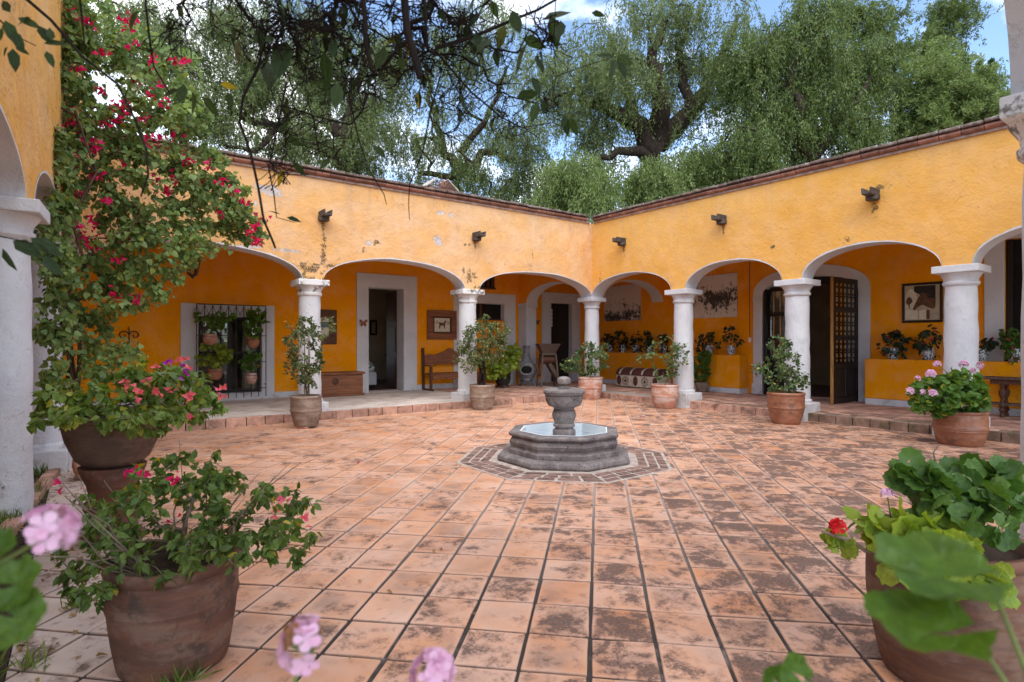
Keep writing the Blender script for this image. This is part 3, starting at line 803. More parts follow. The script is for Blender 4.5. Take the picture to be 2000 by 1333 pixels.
# ---------------------------------------------------------------- building blocks
def arch_z(s, a, b, spring, rise, pw=2.15):
    u = (s - (a+b)/2) / ((b-a)/2)
    return spring + rise * max(0.0, 1 - abs(u)**pw)**0.5
def facade(root, fn, s0, s1, arches, mat, top=WTOP, T=TH, spring=SPR, rise=RISE, rows=14, amp=0.014, name='facade_wall', soffit=True, pw=2.15):
    ss = [s0]
    segs = []
    for a, b in arches:
        ss_a = [(a+b)/2 - (b-a)/2*math.cos(math.pi*k/30) for k in range(31)]
        segs.append(ss_a)
    pts = []         # (s, zbottom)
    cur = s0
    def flat(a, b):
        n = max(1, int((b-a)/0.3))
        for k in range(n+1): pts.append((a + (b-a)*k/n, spring))
    for (a, b), sa in zip(arches, segs):
        flat(cur, a)
        for s_ in sa[1:-1]:
            pts.append((s_, arch_z(s_, a, b, spring, rise, pw) + 0.009*noise.noise(Vector((s_*1.7, b, 0.3)))))
        cur = b
    flat(cur, s1)
    mb = MB(); vs = []; fs = []
    n = len(pts)
    for side in (-1, 1):
        for (s_, zb) in pts:
            for r in range(rows+1):
                z = zb + (top-zb)*r/rows
                fade = min(1, (z-zb)/0.25)*min(1, (top-z)/0.1 + 0.2)
                e0 = min(1, (s_-s0)/0.15, (s1-s_)/0.15)
                d = amp*fade*max(0, e0)*(noise.noise(Vector((s_*0.8, z*0.8, side*3.1))) + 0.5*noise.noise(Vector((s_*2.4, z*2.4, side))))
                vs.append(fn(s_, side*T + side*d, z))
    R = rows+1
    for si in range(2):
        for i in range(n-1):
            if abs(pts[i+1][0]-pts[i][0]) < 1e-7: continue
            for r in range(rows):
                a = si*n*R + i*R + r
                fs.append((a, a+R, a+R+1, a+1) if si == 0 else (a+1, a+R+1, a+R, a))
    for i in range(n-1):                       # top and bottom
        a, b = i*R + rows, n*R + i*R + rows
        fs.append((a, a+R, b+R, b))
        a, b = i*R, n*R + i*R
        fs.append((b, b+R, a+R, a))
    for i in (0, n-1):
        for r in range(rows):
            a, b = i*R + r, n*R + i*R + r
            fs.append((a, a+1, b+1, b))
    mb.add(vs, fs)
    o = mb.build(name, mat, root, smooth=True, sharp=50)
    if soffit:
        for (a, b), sa in zip(arches, segs):
            sb = MB(); vs = []; fs = []
            e = 0.007
            for s_ in sa:
                z = arch_z(s_, a, b, spring, rise, pw) + 0.009*noise.noise(Vector((s_*1.7, b, 0.3)))
                if s_ in (sa[0], sa[-1]): z = spring + 0.002
                lip = 0.010 + 0.035*abs(noise.noise(Vector((s_*7.3, b, 1))))
                sx_ = s_ + (0.006 if s_ < (a+b)/2 else -0.006)
                for q, zz in ((-T-e, z+lip), (-T-e, z-0.006), (-T*0.3, z-0.008), (T*0.3, z-0.008), (T+e, z-0.006), (T+e, z+lip)):
                    vs.append(fn(sx_, q, zz))
            for i in range(len(sa)-1):
                for k in range(5):
                    fs.append((i*6+k, i*6+k+1, i*6+6+k+1, i*6+6+k))
            sb.add(vs, fs).build('arch_soffit', MT['white'], root, smooth=True, sharp=35)
    return o

def column(root, x, y, r=0.205, mouldy=False, zbot=0.0, label=None, turn=0.0, foot=True, spr=SPR, aw=1.42):
    M = TR(x, y, 0, turn)
    prof = []
    for k in range(13):
        t = k/12
        prof.append((r*(1.0 + 0.06*(1-t) - 0.03*t*t) + 0.004*math.sin(k*2.1+x), (zbot + 0.2 if foot else -0.02) + (spr-0.30-(zbot + 0.2 if foot else -0.02))*t))
    c = MB(M).lathe(prof, 28, wob=0.045, seed=x+y*0.7).build('column', MT['white'], root, smooth=True)
    if label: c['label'] = label
    cap = MB(M)
    z = spr
    cap.lathe([(r*0.99, z-0.31), (r*1.10, z-0.285), (r*1.12, z-0.25), (r*1.03, z-0.235), (r*1.06, z-0.19), (r*1.26, z-0.125), (r*1.30, z-0.108)], 28)
    cap.build('capital', MT['capital'] if mouldy else MT['white'], c, smooth=True, sharp=30)
    ab = MB(M); w_ = r*aw
    ab.box(-w_, w_, -w_, w_, z-0.108, z+0.004)
    ab.build('abacus', MT['capital'] if mouldy else MT['white'], c, bevel=0.012, seg=2)
    if not foot: return c
    pl = MB(M); w_ = r*1.38
    pl.box(-w_, w_, -w_, w_, -0.05, zbot + 0.20)
    pl.build('plinth', MT['white'], c, bevel=0.014, seg=2)
    p2 = MB(M); w_ = r*1.2
    p2.lathe([(w_, zbot + 0.19), (w_, zbot+0.25), (r*1.08, zbot+0.275)], 28)
    p2.build('base_ring', MT['white'], c, smooth=True)
    return c

def cornice(root, fn, s0, s1, ang, T=TH, z=WTOP, flip=1):
    f = MB()
    n = int((s1-s0)/0.25)
    f.prism([(-T-0.035, z), (T+0.02, z), (T+0.02, z+0.042), (-T-0.035, z+0.042)], lambda u, v, q: fn(q, u, v), s0, s1)
    base = f.build('cornice', MT['cornice_base'], root)
    L = 0.285
    rb = MB()
    arc = [(-0.02, 0.0)] + [(-0.062 - 0.042*math.sin(math.pi*k/6), 0.002 + 0.086*k/6) for k in range(7)] + [(-0.02, 0.088)]
    rb.prism([(u, v) for u, v in arc] + [(0.1, 0.088), (0.1, 0.0)], lambda u, v, q: (q, u, v), -L/2+0.005, L/2-0.005)
    rme = rb.mesh('brick', MT['cornice_brick'], smooth=True, sharp=50)
    cb = MB(); cb.box(-L/2+0.004, L/2-0.004, -0.135, 0.32, 0, 0.05)
    cme = cb.mesh('cap_brick', MT['cornice_cap'], bevel=0.012)
    s_ = s0 + L/2
    while s_ < s1 - L/2 + 0.01:
        p = fn(s_, -T, z)
        place('brick', rme, TR(p[0], p[1], z + 0.042 + rs.uniform(-0.004, 0.004), ang + rs.gauss(0, 0.008)), base)
        place('cap_brick', cme, TR(p[0], p[1], z + 0.134 + rs.uniform(-0.004, 0.008), ang + rs.gauss(0, 0.015)) @ Matrix.Rotation(rs.gauss(0, 0.012), 4, 'X'), base)
        s_ += L
def holed_wall(root, fn, u0, u1, v0, v1, holes, thick, mat, name='rear_wall', amp=0.0):
    """wall sheet with real openings; q=0 front, q=thick back"""
    us = sorted(set([u0, u1] + [h[0] for h in holes] + [h[1] for h in holes]))
    vz = sorted(set([v0, v1] + [h[2] for h in holes] + [h[3] for h in holes]))
    solid = lambda i, j: not any(h[0]-1e-6 <= us[i] and us[i+1] <= h[1]+1e-6 and h[2]-1e-6 <= vz[j] and vz[j+1] <= h[3]+1e-6 for h in holes)
    mb = MB()
    nu, nv = len(us)-1, len(vz)-1
    for i in range(nu):
        for j in range(nv):
            if not solid(i, j): continue
            a, b, c, d = us[i], us[i+1], vz[j], vz[j+1]
            mb.add([fn(a, c, 0), fn(b, c, 0), fn(b, d, 0), fn(a, d, 0)], [(0, 1, 2, 3)])
            mb.add([fn(a, c, thick), fn(b, c, thick), fn(b, d, thick), fn(a, d, thick)], [(3, 2, 1, 0)])
            for (di, dj, e) in ((-1, 0, (a, c, a, d)), (1, 0, (b, c, b, d)), (0, -1, (a, c, b, c)), (0, 1, (a, d, b, d))):
                ii, jj = i+di, j+dj
                if not (0 <= ii < nu and 0 <= jj < nv) or not solid(ii, jj):
                    mb.add([fn(e[0], e[1], 0), fn(e[2], e[3], 0), fn(e[2], e[3], thick), fn(e[0], e[1], thick)], [(0, 1, 2, 3)])
    return mb.build(name, mat, root, fix=False)
def room(root, x0, x1, y0, y1, z0, z1, open_side, win=None):  # win: span of the unseen opening added to brighten the room
    """a dim room behind a doorway, with an unseen opening added across from the door to light it"""
    t = 0.1; mb = MB(); e = 0.004
    mb.box(x0, x1, y0, y1, z1+e, z1+t)
    if open_side != 'y0': mb.box(x0-t, x1+t, y0-t, y0-e, z0, z1)
    if open_side != 'x0': mb.box(x0-t, x0-e, y0, y1, z0, z1)
    def far(a, b, fn):
        if win is None: mb.prism([(a, z0), (b, z0), (b, z1), (a, z1)], fn, 0, t); return
        for (u0, u1, v0, v1) in ((a, win[0], z0, z1), (win[1], b, z0, z1), (win[0], win[1], z0, 0.9), (win[0], win[1], 2.3, z1)):
            if u1 - u0 > 0.01: mb.prism([(u0, v0), (u1, v0), (u1, v1), (u0, v1)], fn, 0, t)
    if open_side == 'y0':
        mb.box(x1+e, x1+t, y0, y1, z0, z1)
        far(x0, x1, lambda u, v, q: (u, y1+e+q, v))
    else:
        mb.box(x0, x1, y1+e, y1+t, z0, z1)
        far(y0, y1, lambda u, v, q: (x1+e+q, u, v))
    mb.build('room_wall', MT['room'], root)
    MB().box(x0, x1, y0-0.46 if open_side == 'y0' else y0, y1, z0-0.06, z0).build('room_floor', MT['room_floor'], root)
def surround(root, fn, o, i, mat, q0=-0.03, q1=0.0, name='door_surround', sill=None):
    """white band round an opening: outer (u0,u1,v1), inner (u0,u1,v1), bottom v0"""
    v0 = o[3]
    if sill is None:
        poly = [(o[0], v0), (o[0], o[2]), (o[1], o[2]), (o[1], v0), (i[1], v0), (i[1], i[2]), (i[0], i[2]), (i[0], v0)]
        return MB().prism(poly, fn, q0, q1 - 0.001).build(name, mat, root, bevel=0.006)
    mb = MB()
    mb.prism([(o[0], v0), (o[0], o[2]), (i[0], o[2]), (i[0], v0)], fn, q0, q1 - 0.001)
    mb.prism([(i[1], v0), (i[1], o[2]), (o[1], o[2]), (o[1], v0)], fn, q0, q1 - 0.001)
    mb.prism([(i[0], i[2]), (i[0], o[2]), (i[1], o[2]), (i[1], i[2])], fn, q0, q1 - 0.001)
    mb.prism([(i[0], v0), (i[0], sill), (i[1], sill), (i[1], v0)], fn, q0, q1 - 0.001)
    return mb.build(name, mat, root)
def reveal(root, fn, i, v0, depth, mat, name='door_reveal', bottom=False):
    """white inner faces of an opening"""
    e = 0.006; mb = MB()
    u0, u1, v1 = i
    mb.prism([(u0, v0), (u0+0.02, v0), (u0+0.02, v1), (u0, v1)], fn, -0.028, depth)
    mb.prism([(u1-0.02, v0), (u1, v0), (u1, v1), (u1-0.02, v1)], fn, -0.028, depth)
    mb.prism([(u0+0.02, v1-0.02), (u1-0.02, v1-0.02), (u1-0.02, v1), (u0+0.02, v1)], fn, -0.028, depth)
    if bottom: mb.prism([(u0+0.02, v0), (u1-0.02, v0), (u1-0.02, v0+0.02), (u0+0.02, v0+0.02)], fn, -0.028, depth)
    return mb.build(name, mat, root)

fnB = lambda u, v, q: (u, YR + q, v)       # rear wall of the back arcade
fnR = lambda u, v, q: (XR + q, u, v)       # rear wall of the right arcade (u runs along +Y)
GRP_W = 'arcade wings round the courtyard'

# ================================================================ BACK WING
BW = thing('arcade_wing', 'long yellow arcade wing with the white doorway and barred window behind its arches', 'building', (4, YC, 0), GRP_W)
cb1, cb2 = onY(605, 548, YC).x, onY(913, 568, YC).x
hI = 0.19
back_cols = [-0.28, cb1, cb2, XC]
arB = [(back_cols[i]+hI, back_cols[i+1]-hI) for i in range(3)]
arB[2] = (arB[2][0], XC - TH)
facade(BW, lambda s_, q, z: (s_, YC + q, z), -0.45, XC - TH - 0.001, arB, MT['back_wall'])
for xx in (cb1, cb2):
    column(BW, xx, YC, mouldy=True, zbot=0.12)
cornice(BW, lambda s_, q, z: (s_, YC + q, z), -0.45, XC - TH - 0.10, 0.0)
# corner pier and its column belong to the back wing
pier = MB().box(XC-TH, XC+TH, YC-TH, YC+TH, SPR, WTOP)
pier.build('corner_pier', MT['right_wall'], BW)
column(BW, XC, YC, r=0.195, zbot=0.12)
# inner arches of the corner bay
facade(BW, lambda s_, q, z: (XC - q, s_, z), YC + TH + 0.001, YR - 0.001, [(YC + TH + 0.05, YR - 0.42)], MT['inner_wall'], top=3.9, rows=6, rise=0.52)
facade(BW, lambda s_, q, z: (s_, YC + q, z), XC + TH + 0.001, XR - 0.001, [(XC + TH + 0.05, XR - 0.02)], MT['inner_wall'], top=3.9, rows=6, rise=0.55)
pil = MB().box(XC-0.2, XC+0.2, YR-0.40, YR-0.002, WALK-0.02, SPR-0.13)
pil.build('pilaster', MT['white'], BW, bevel=0.012)
MB().box(XC-0.235, XC+0.235, YR-0.44, YR-0.003, SPR-0.129, SPR-0.003).build('pilaster_cap', MT['white'], BW, bevel=0.012)
# rear wall with its openings
WIN = (2.01, 3.37, 0.29, 2.07)
DOOR = (5.96, 7.0, -0.05, 2.93)
NICH = (8.9, 10.36, 2.12, 2.64)
CDR = (12.2, 13.15, -0.05, 2.76)
holed_wall(BW, fnB, -3.3, XR + 0.5, -0.05, 4.0, [WIN, DOOR, NICH, CDR], 0.45, MT['inner_wall'])
surround(BW, fnB, (1.69, 3.63, 2.33, WALK), (WIN[0], WIN[1], WIN[3]), MT['white'], sill=WIN[2], name='window_surround')
reveal(BW, fnB, (WIN[0], WIN[1], WIN[3]), WIN[2], 0.2, MT['white'], 'window_reveal', True)
surround(BW, fnB, (5.66, 7.38, 3.27, WALK), (DOOR[0], DOOR[1], DOOR[3]), MT['white'])
reveal(BW, fnB, (DOOR[0], DOOR[1], DOOR[3]), WALK, 0.44, MT['white'])
surround(BW, fnB, (8.55, 10.78, 2.93, WALK), (8.9, 10.36, NICH[3]), MT['white'], name='niche_surround')
reveal(BW, fnB, (8.9, 10.36, NICH[3]), NICH[2], 0.2, MT['white'], 'niche_reveal')
surround(BW, fnB, (11.84, 13.52, 3.08, WALK), (CDR[0], CDR[1], CDR[3]), MT['white'])
reveal(BW, fnB, (CDR[0], CDR[1], CDR[3]), WALK, 0.3, MT['white'])
# dado boards at the foot of the wall
for a, b in ((-3.3, 1.68), (3.64, 5.65), (7.39, 8.54), (11.33, 11.83)):
    MB().box(a, b, YR-0.022, YR-0.001, WALK, WALK+0.14).build('baseboard', MT['white'], BW)
for a, b in ((DOOR[0], DOOR[1]), (CDR[0], CDR[1])):
    MB().box(a+0.021, b-0.021, YR-0.002, YR+0.46, -0.04, WALK+0.012).build('threshold', MT['concrete'], BW, bevel=0.006)
# window behind the grille
wf = MB()
wf.prism([(WIN[0]+0.02, WIN[2]+0.02), (WIN[1]-0.02, WIN[2]+0.02), (WIN[1]-0.02, WIN[3]-0.02), (WIN[0]+0.02, WIN[3]-0.02)], fnB, 0.19, 0.2)
win = wf.build('window', MT['glass'], BW)
for u in (WIN[0]+0.02, (WIN[0]+WIN[1])/2 - 0.03, WIN[1]-0.08):
    MB().box(u, u+0.06, YR+0.15, YR+0.185, WIN[2]+0.022, WIN[3]-0.022).build('frame', MT['wood_black'], win)
for v in (WIN[2]+0.022, 1.2, WIN[3]-0.08):
    MB().box(WIN[0]+0.082, WIN[1]-0.082, YR+0.155, YR+0.18, v, v+0.055).build('frame', MT['wood_black'], win)
for u in (WIN[0]+0.12, WIN[1]-0.38):
    cu = MB(); vs = []
    n = 20
    for k in range(n+1):
        uu = u + 0.24*k/n
        yy = YR + 0.26 + 0.02*math.sin(k*2.2)
        vs += [(uu, yy, WIN[2]+0.05), (uu, yy, WIN[3]-0.05)]
    cu.add(vs, [(2*k, 2*k+2, 2*k+3, 2*k+1) for k in range(n)])
    cu.build('curtain', MT['room'], win, smooth=True)
room(BW, WIN[0]-0.8, WIN[1]+0.8, YR+0.452, YR+3.4, WALK-0.02, 3.2, 'y0')
# grille
gz0, gz1, gu0, gu1, gq = 0.22, 2.31, 1.97, 3.40, -0.2
gr = MB(); gr.tube([fnB(gu0, gz1, gq), fnB(gu1, gz1, gq)], 0.011, 6)
grille = gr.build('window_grille', MT['iron'], BW)
for v in (1.62, 1.02, 0.42):
    MB().tube([fnB(gu0, v, gq), fnB(gu1, v, gq)], 0.009, 6).build('cross_bar', MT['iron'], grille)
nb = 9
for k in range(nb+1):
    u = gu0 + (gu1-gu0)*k/nb
    MB().tube([fnB(u, gz0, gq), fnB(u, gz1, gq)], 0.0095, 6).build('bar', MT['iron'], grille)
for k in range(nb):
    u = gu0 + (gu1-gu0)*k/nb; s_ = (gu1-gu0)/nb
    pts = [fnB(u + s_*t, 2.29 - 0.17*math.sin(math.pi*t)**1.2, gq) for t in [i/10 for i in range(11)]]
    MB().tube(pts, 0.006, 5).build('scroll', MT['iron'], grille)
    ctr = Vector(fnB(u + s_*0.5, 2.10, gq))
    MB().lathe([(0.0, -0.02), (0.018, 0), (0.0, 0.02)], 8, ctr).build('ball', MT['iron'], grille)
for u in (gu0, gu1):
    for v in (0.5, 2.2):
        MB().tube([fnB(u, v, gq), fnB(u, v, -0.02)], 0.009, 6).build('wall_stay', MT['iron'], grille)
# doorway room, half-open leaf, furniture far inside
room(BW, 4.3, 9.6, YR+0.452, YR+5.0, WALK-0.02, 3.8, 'y0', (4.6, 6.6))
leaf = MB(TR(DOOR[1]-0.03, YR+0.40, 0, RD(82)))
leaf.box(0, 0.98, -0.045, 0, WALK+0.02, DOOR[3]-0.03)
dl = leaf.build('door', MT['wood_v'], BW, bevel=0.004)
for (u, v) in ((0.1, 0.35), (0.1, 1.2), (0.1, 2.05)):
    MB(TR(DOOR[1]-0.03, YR+0.40, 0, RD(82))).box(u, u+0.76, 0.002, 0.018, v, v+0.68).build('panel', MT['wood_v'], dl, bevel=0.012)
MB(TR(DOOR[1]-0.03, YR+0.40, 0, RD(82))).lathe([(0.0, -0.03), (0.028, 0), (0, 0.03)], 10, (0.9, 0.045, 1.1)).build('handle', MT['iron'], dl)
# niche: dark transom with muntins
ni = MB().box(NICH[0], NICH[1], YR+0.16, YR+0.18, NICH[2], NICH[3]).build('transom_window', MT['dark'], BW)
MB().box(9.55, 9.62, YR+0.13, YR+0.158, NICH[2], NICH[3]-0.02).build('muntin', MT['wood_v'], ni)
MB().box(8.93, 10.33, YR+0.10, YR+0.13, NICH[2]+0.001, NICH[2]+0.05).build('sill_bar', MT['wood_v'], ni)
# wooden vent above
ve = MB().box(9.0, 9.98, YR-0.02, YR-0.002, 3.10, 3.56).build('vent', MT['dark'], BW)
for k in range(6):
    MB().box(9.03+k*0.165, 9.11+k*0.165, YR-0.055, YR-0.021, 3.13, 3.54).build('slat', MT['wood_v'], ve, bevel=0.004)
MB().box(8.97, 10.01, YR-0.07, YR-0.003, 3.055, 3.099).build('vent_sill', MT['wood_v'], ve)
# corner door: closed dark leaf with a painted slit of daylight
cdm = MB()
cdm.box(CDR[0]+0.02, 12.62, YR+0.13, YR+0.17, WALK+0.01, CDR[3]-0.02)
cd1 = cdm.build('door', MT['wood_black'], BW, bevel=0.004)
cd2 = MB(TR(CDR[1]-0.02, YR+0.13, 0, RD(170))).box(0, 0.44, -0.04, 0, WALK+0.01, CDR[3]-0.02).build('door', MT['wood_black'], BW, bevel=0.004)
for k, (v, hgt) in enumerate(((0.3, 0.75), (1.2, 0.6))):
    MB().box(12.27, 12.56, YR+0.112, YR+0.129, v, v+hgt).build('panel', MT['wood_black'], cd1, bevel=0.008)
gl = MB().box(12.33, 12.40, YR+0.118, YR+0.1285, 1.98, 2.55).build('pane', MT['liner'], cd1)  # pane painted pale for the daylight behind it
for k in range(4):
    MB().box(12.325, 12.405, YR+0.108, YR+0.1175, 2.05+k*0.13, 2.07+k*0.13).build('muntin', MT['wood_black'], cd1)
room(BW, 11.5, 14.3, YR+0.452, YR+2.5, WALK-0.02, 3.2, 'y0')
# ceiling and roof
MB().box(-3.4, XC+TH+0.0, YC+TH+0.002, YR+5.2, 3.9, 4.2).build('roof', MT['cornice_cap'], BW)
MB().box(-3.4, XC+TH, YC+TH+0.001, YR+0.001, 3.86, 3.899).build('ceiling', MT['white'], BW)
# water spouts
def spout(root, p, dirn):
    ang = math.atan2(dirn[1], dirn[0])
    M = TR(p.x, p.y, p.z, ang)
    sp = MB(M)
    prof = [(-0.075, -0.055), (0.075, -0.055), (0.085, 0.06), (0.055, 0.06), (0.045, -0.02), (-0.045, -0.02), (-0.055, 0.06), (-0.085, 0.06)]
    sp.prism(prof, lambda u, v, q: (q, u, v), -0.08, 0.33)
    o = sp.build('water_spout', MT['spout'], root, bevel=0.008)
    MB(M).lathe([(0.07, -0.13), (0.105, -0.115), (0.11, -0.04), (0.06, -0.056)], 10, (0.07, 0, 0.0)).build('corbel', MT['spout'], o, smooth=True)
for px, py in ((630, 421), (928, 461)):
    spout(BW, onY(px, py, YC-TH), (0, -1))
# iron scroll ornament far left on the rear wall and beside the transom
def scroll_orn(root, fn, u, v, s_):
    o = None
    for k in (-1, 1):
        pts = []
        for i in range(22):
            a = i/21*2.2*math.pi
            r_ = s_*(0.5 - 0.4*i/21)
            pts.append(fn(u + k*(s_*0.5 - r_*math.cos(a)), v + r_*math.sin(a), -0.04))
        q = MB().tube(pts, 0.011, 5).build('iron_scroll', MT['iron'], root if o is None else o)
        if o is None: o = q
    MB().tube([fn(u, v-s_, -0.04), fn(u, v+s_*0.9, -0.04)], 0.01, 5).build('scroll_stem', MT['iron'], o)
scroll_orn(BW, fnB, onY(252, 640, YR).x, 1.62, 0.2)
scroll_orn(BW, fnB, onY(968, 640, YR).x, 1.95, 0.16)
# roof vent with two leaning tiles
rv = thing('roof_vent', 'small tent-shaped tile vent standing on the roof edge', 'vent', (7.2, 12.9, 4.2))
MB().box(6.85, 7.55, 12.7, 13.1, 4.2, 5.34).build('base', MT['cornice_brick'], rv)
for k in (-1, 1):
    MB(Matrix.Translation((7.2, 12.9, 5.34)) @ Matrix.Rotation(k*RD(38), 4, 'Y')).box(-0.40 if k < 0 else -0.02, 0.02 if k < 0 else 0.40, -0.28, 0.28, 0.24, 0.275).build('roof_tile', MT['mortar_pale'], rv, bevel=0.006)
lat = MB()
for k in range(5):
    lat.tube([(6.95+k*0.1, 12.64, 5.35), (7.05+k*0.1, 12.64, 5.35+0.2-abs(k-2)*0.05)], 0.012, 4)
    lat.tube([(7.05+k*0.1, 12.645, 5.35), (6.95+k*0.1, 12.645, 5.35+0.2-abs(k-2)*0.05)], 0.012, 4)
lat.build('lattice', MT['cornice_brick'], rv)

# ================================================================ RIGHT WING
RW = thing('arcade_wing', 'yellow arcade wing with the open double door and planted ledge under its arches', 'building', (XC, 6, 0), GRP_W)
rc = [onX(1335, 568, XC).y, onX(1557, 548, XC).y, onX(1877, 522, XC).y, 0.67]
arR = [(rc[0]+hI, YC-TH)] + [(rc[i+1]+hI, rc[i]-hI) for i in range(3)]
fnRF = lambda s_, q, z: (XC + q, s_, z)
facade(RW, fnRF, 0.47, YC - TH - 0.001, sorted(arR), MT['right_wall'], amp=0.02)
for yy in rc[:3]:
    column(RW, XC, yy, r=0.215, zbot=0.12)
cornice(RW, fnRF, 0.47, YC - TH - 0.10, -math.pi/2)
DD = (5.75, 8.02, -0.05, 3.4)      # double door bay
RWIN = (2.0, 3.22, 1.12, 3.4)
holed_wall(RW, fnR, -2.6, YR + 0.44, -0.05, 4.0, [DD, RWIN], 0.45, MT['inner_wall'])
def arch_band(root, fn, a, b, z0, spring, rise, wdt, depth, mat, name):
    """white arched door surround with its reveal"""
    mb = MB()
    inn = [(a, z0)] + [(( a+b)/2 - (b-a)/2*math.cos(math.pi*k/24), spring + rise*math.sin(math.pi*k/24)**0.8) for k in range(25)] + [(b, z0)]
    A, B = a - wdt, b + wdt
    out = [(A, z0)] + [((A+B)/2 - (B-A)/2*math.cos(math.pi*k/24), spring + 0.02 + (rise + wdt)*math.sin(math.pi*k/24)**0.8) for k in range(25)] + [(B, z0)]
    n = len(inn); vs = []; fs = []
    for k in range(n):
        for (uv, q) in ((out[k], -0.035), (inn[k], -0.035), (inn[k], depth), (out[k], 0.012)):
            vs.append(fn(uv[0], uv[1], q))
    for k in range(n-1):
        for e in range(3):
            fs.append((k*4+e, k*4+e+1, k*4+4+e+1, k*4+4+e))
        fs.append((k*4+3, k*4, k*4+4, k*4+7))
    mb.add(vs, fs)
    return mb.build(name, mat, root, smooth=True, sharp=35), out
# fill the square hole above the arched surround with wall
A_, B_ = DD[0], DD[1]
ab, out = arch_band(RW, fnR, A_+0.002, B_-0.002, WALK, 2.62, 0.42, 0.24, 0.44, MT['white'], 'door_surround')
for side in (0,):
    fl = MB(); vs = []; fs = []
    n = 25
    for k in range(n):
        u = A_ + (B_-A_)*k/(n-1)
        zz = 2.62 + 0.42*max(0.0, math.sin(math.acos(max(-1, min(1, -(2*(u-A_)/(B_-A_)-1))))))**0.8
        vs += [fnR(u, min(zz+0.03, 3.39), -0.001), fnR(u, 3.401, -0.001), fnR(u, min(zz+0.03, 3.39), 0.445), fnR(u, 3.401, 0.445)]
    for k in range(n-1):
        fs += [(4*k, 4*k+4, 4*k+5, 4*k+1), (4*k+2, 4*k+3, 4*k+7, 4*k+6)]
    fl.add(vs, fs).build('wall_infill', MT['inner_wall'], RW, fix=False)
for yy in (A_ - 0.24, B_ + 0.04):
    MB().box(XR-0.06, XR-0.036, yy, yy+0.2, 2.50, 2.60).build('impost', MT['white'], RW, bevel=0.008)
    MB().box(XR-0.065, XR-0.036, yy-0.02, yy+0.23, WALK, 0.42).build('jamb_base', MT['white'], RW, bevel=0.01)
room(RW, XR+0.452, XR+4.6, 4.2, 9.6, WALK-0.02, 3.4, 'x0', (4.5, 6.2))
MB().box(XR-0.001, XR+0.46, A_+0.02, B_-0.02, -0.04, WALK+0.004).build('threshold', MT['walk_tile'], RW)
# tympanum boards over the leaves
MB().box(XR+0.30, XR+0.34, A_+0.01, B_-0.01, 2.86, 3.05).build('door_head', MT['wood_black'], RW)
def glazed_leaf(root, M, wd, z0, z1, label=None):
    """door leaf in local x (0..wd), y thickness, with three glazed lights of turned balusters and two panels below"""
    t = 0.05
    fr = MB(M)
    st = 0.10
    rails = [z0, z0 + 0.14, z0 + 0.72, z0 + 0.80, z0 + 1.36, z0 + 1.44, z0 + 2.0, z0 + 2.08, z1 - 0.12, z1]
    H = z1 - z0
    lights = [(z0 + 0.86, z0 + 0.86 + 0.50), (z0 + 1.44, z0 + 1.44 + 0.52), (z0 + 2.05, z1 - 0.11)]
    fr.box(0, st, 0, t, z0, z1)
    fr.box(wd-st, wd, 0, t, z0, z1)
    for a, b in ((z0, z0+0.12), (z0+0.74, z0+0.859), (z0+1.361, z0+1.439), (z0+1.961, z0+2.049), (z1-0.109, z1)):
        fr.box(st+0.001, wd-st-0.001, 0.002, t-0.002, a, b)
    o = fr.build('door', MT['wood_black'], root)
    if label: o['label'] = label
    for k in range(2):
        x0 = st + 0.01 + k*(wd-2*st)/2; x1 = st - 0.01 + (k+1)*(wd-2*st)/2
        MB(M).box(x0, x1, 0.012, t-0.012, z0+0.121, z0+0.739).build('panel', MT['wood_black'], o, bevel=0.01)
    for a, b in lights:
        MB(M).box(st+0.001, wd-st-0.001, 0.036, 0.040, a, b).build('pane', MT['glass'], o)
        nb_ = 5
        for k in range(nb_):
            x = st + (k+0.5)*(wd-2*st)/nb_
            hh = b-a
            prof = [(0.012, 0), (0.026, 0.04), (0.026, 0.07), (0.012, 0.09), (0.030, hh*0.3), (0.016, hh*0.45), (0.024, hh*0.5), (0.016, hh*0.55), (0.030, hh*0.72), (0.012, hh-0.09), (0.026, hh-0.06), (0.026, hh-0.03), (0.012, hh)]
            MB(M).lathe(prof, 10, (x, 0.018, a)).build('baluster', MT['wood_baluster'], o, smooth=True, sharp=60)
    return o
LW = (B_-A_)/2 - 0.02
# left leaf closed, right leaf swung out into the walkway
glazed_leaf(RW, TR(XR+0.14, B_-0.02, 0, -math.pi/2) , LW-0.05, WALK+0.02, 2.86)
Mo = TR(XR-0.02, A_+0.06, 0, math.pi - RD(1))
ol = glazed_leaf(RW, Mo, LW, WALK+0.02, 2.86, 'swung-open leaf with bare flaking edge')
MB(Mo).box(LW+0.001, LW+0.022, -0.004, 0.056, WALK+0.02, 2.855).build('edge_strip', MT['wood_edge'], ol, bevel=0.004)
for yy in (A_ + 0.003, B_ - 0.083):
    MB().box(XR-0.02, XR+0.13, yy, yy+0.05 if yy > 7 else yy+0.045, WALK, 2.86).build('door_post', MT['wood_black'], RW)
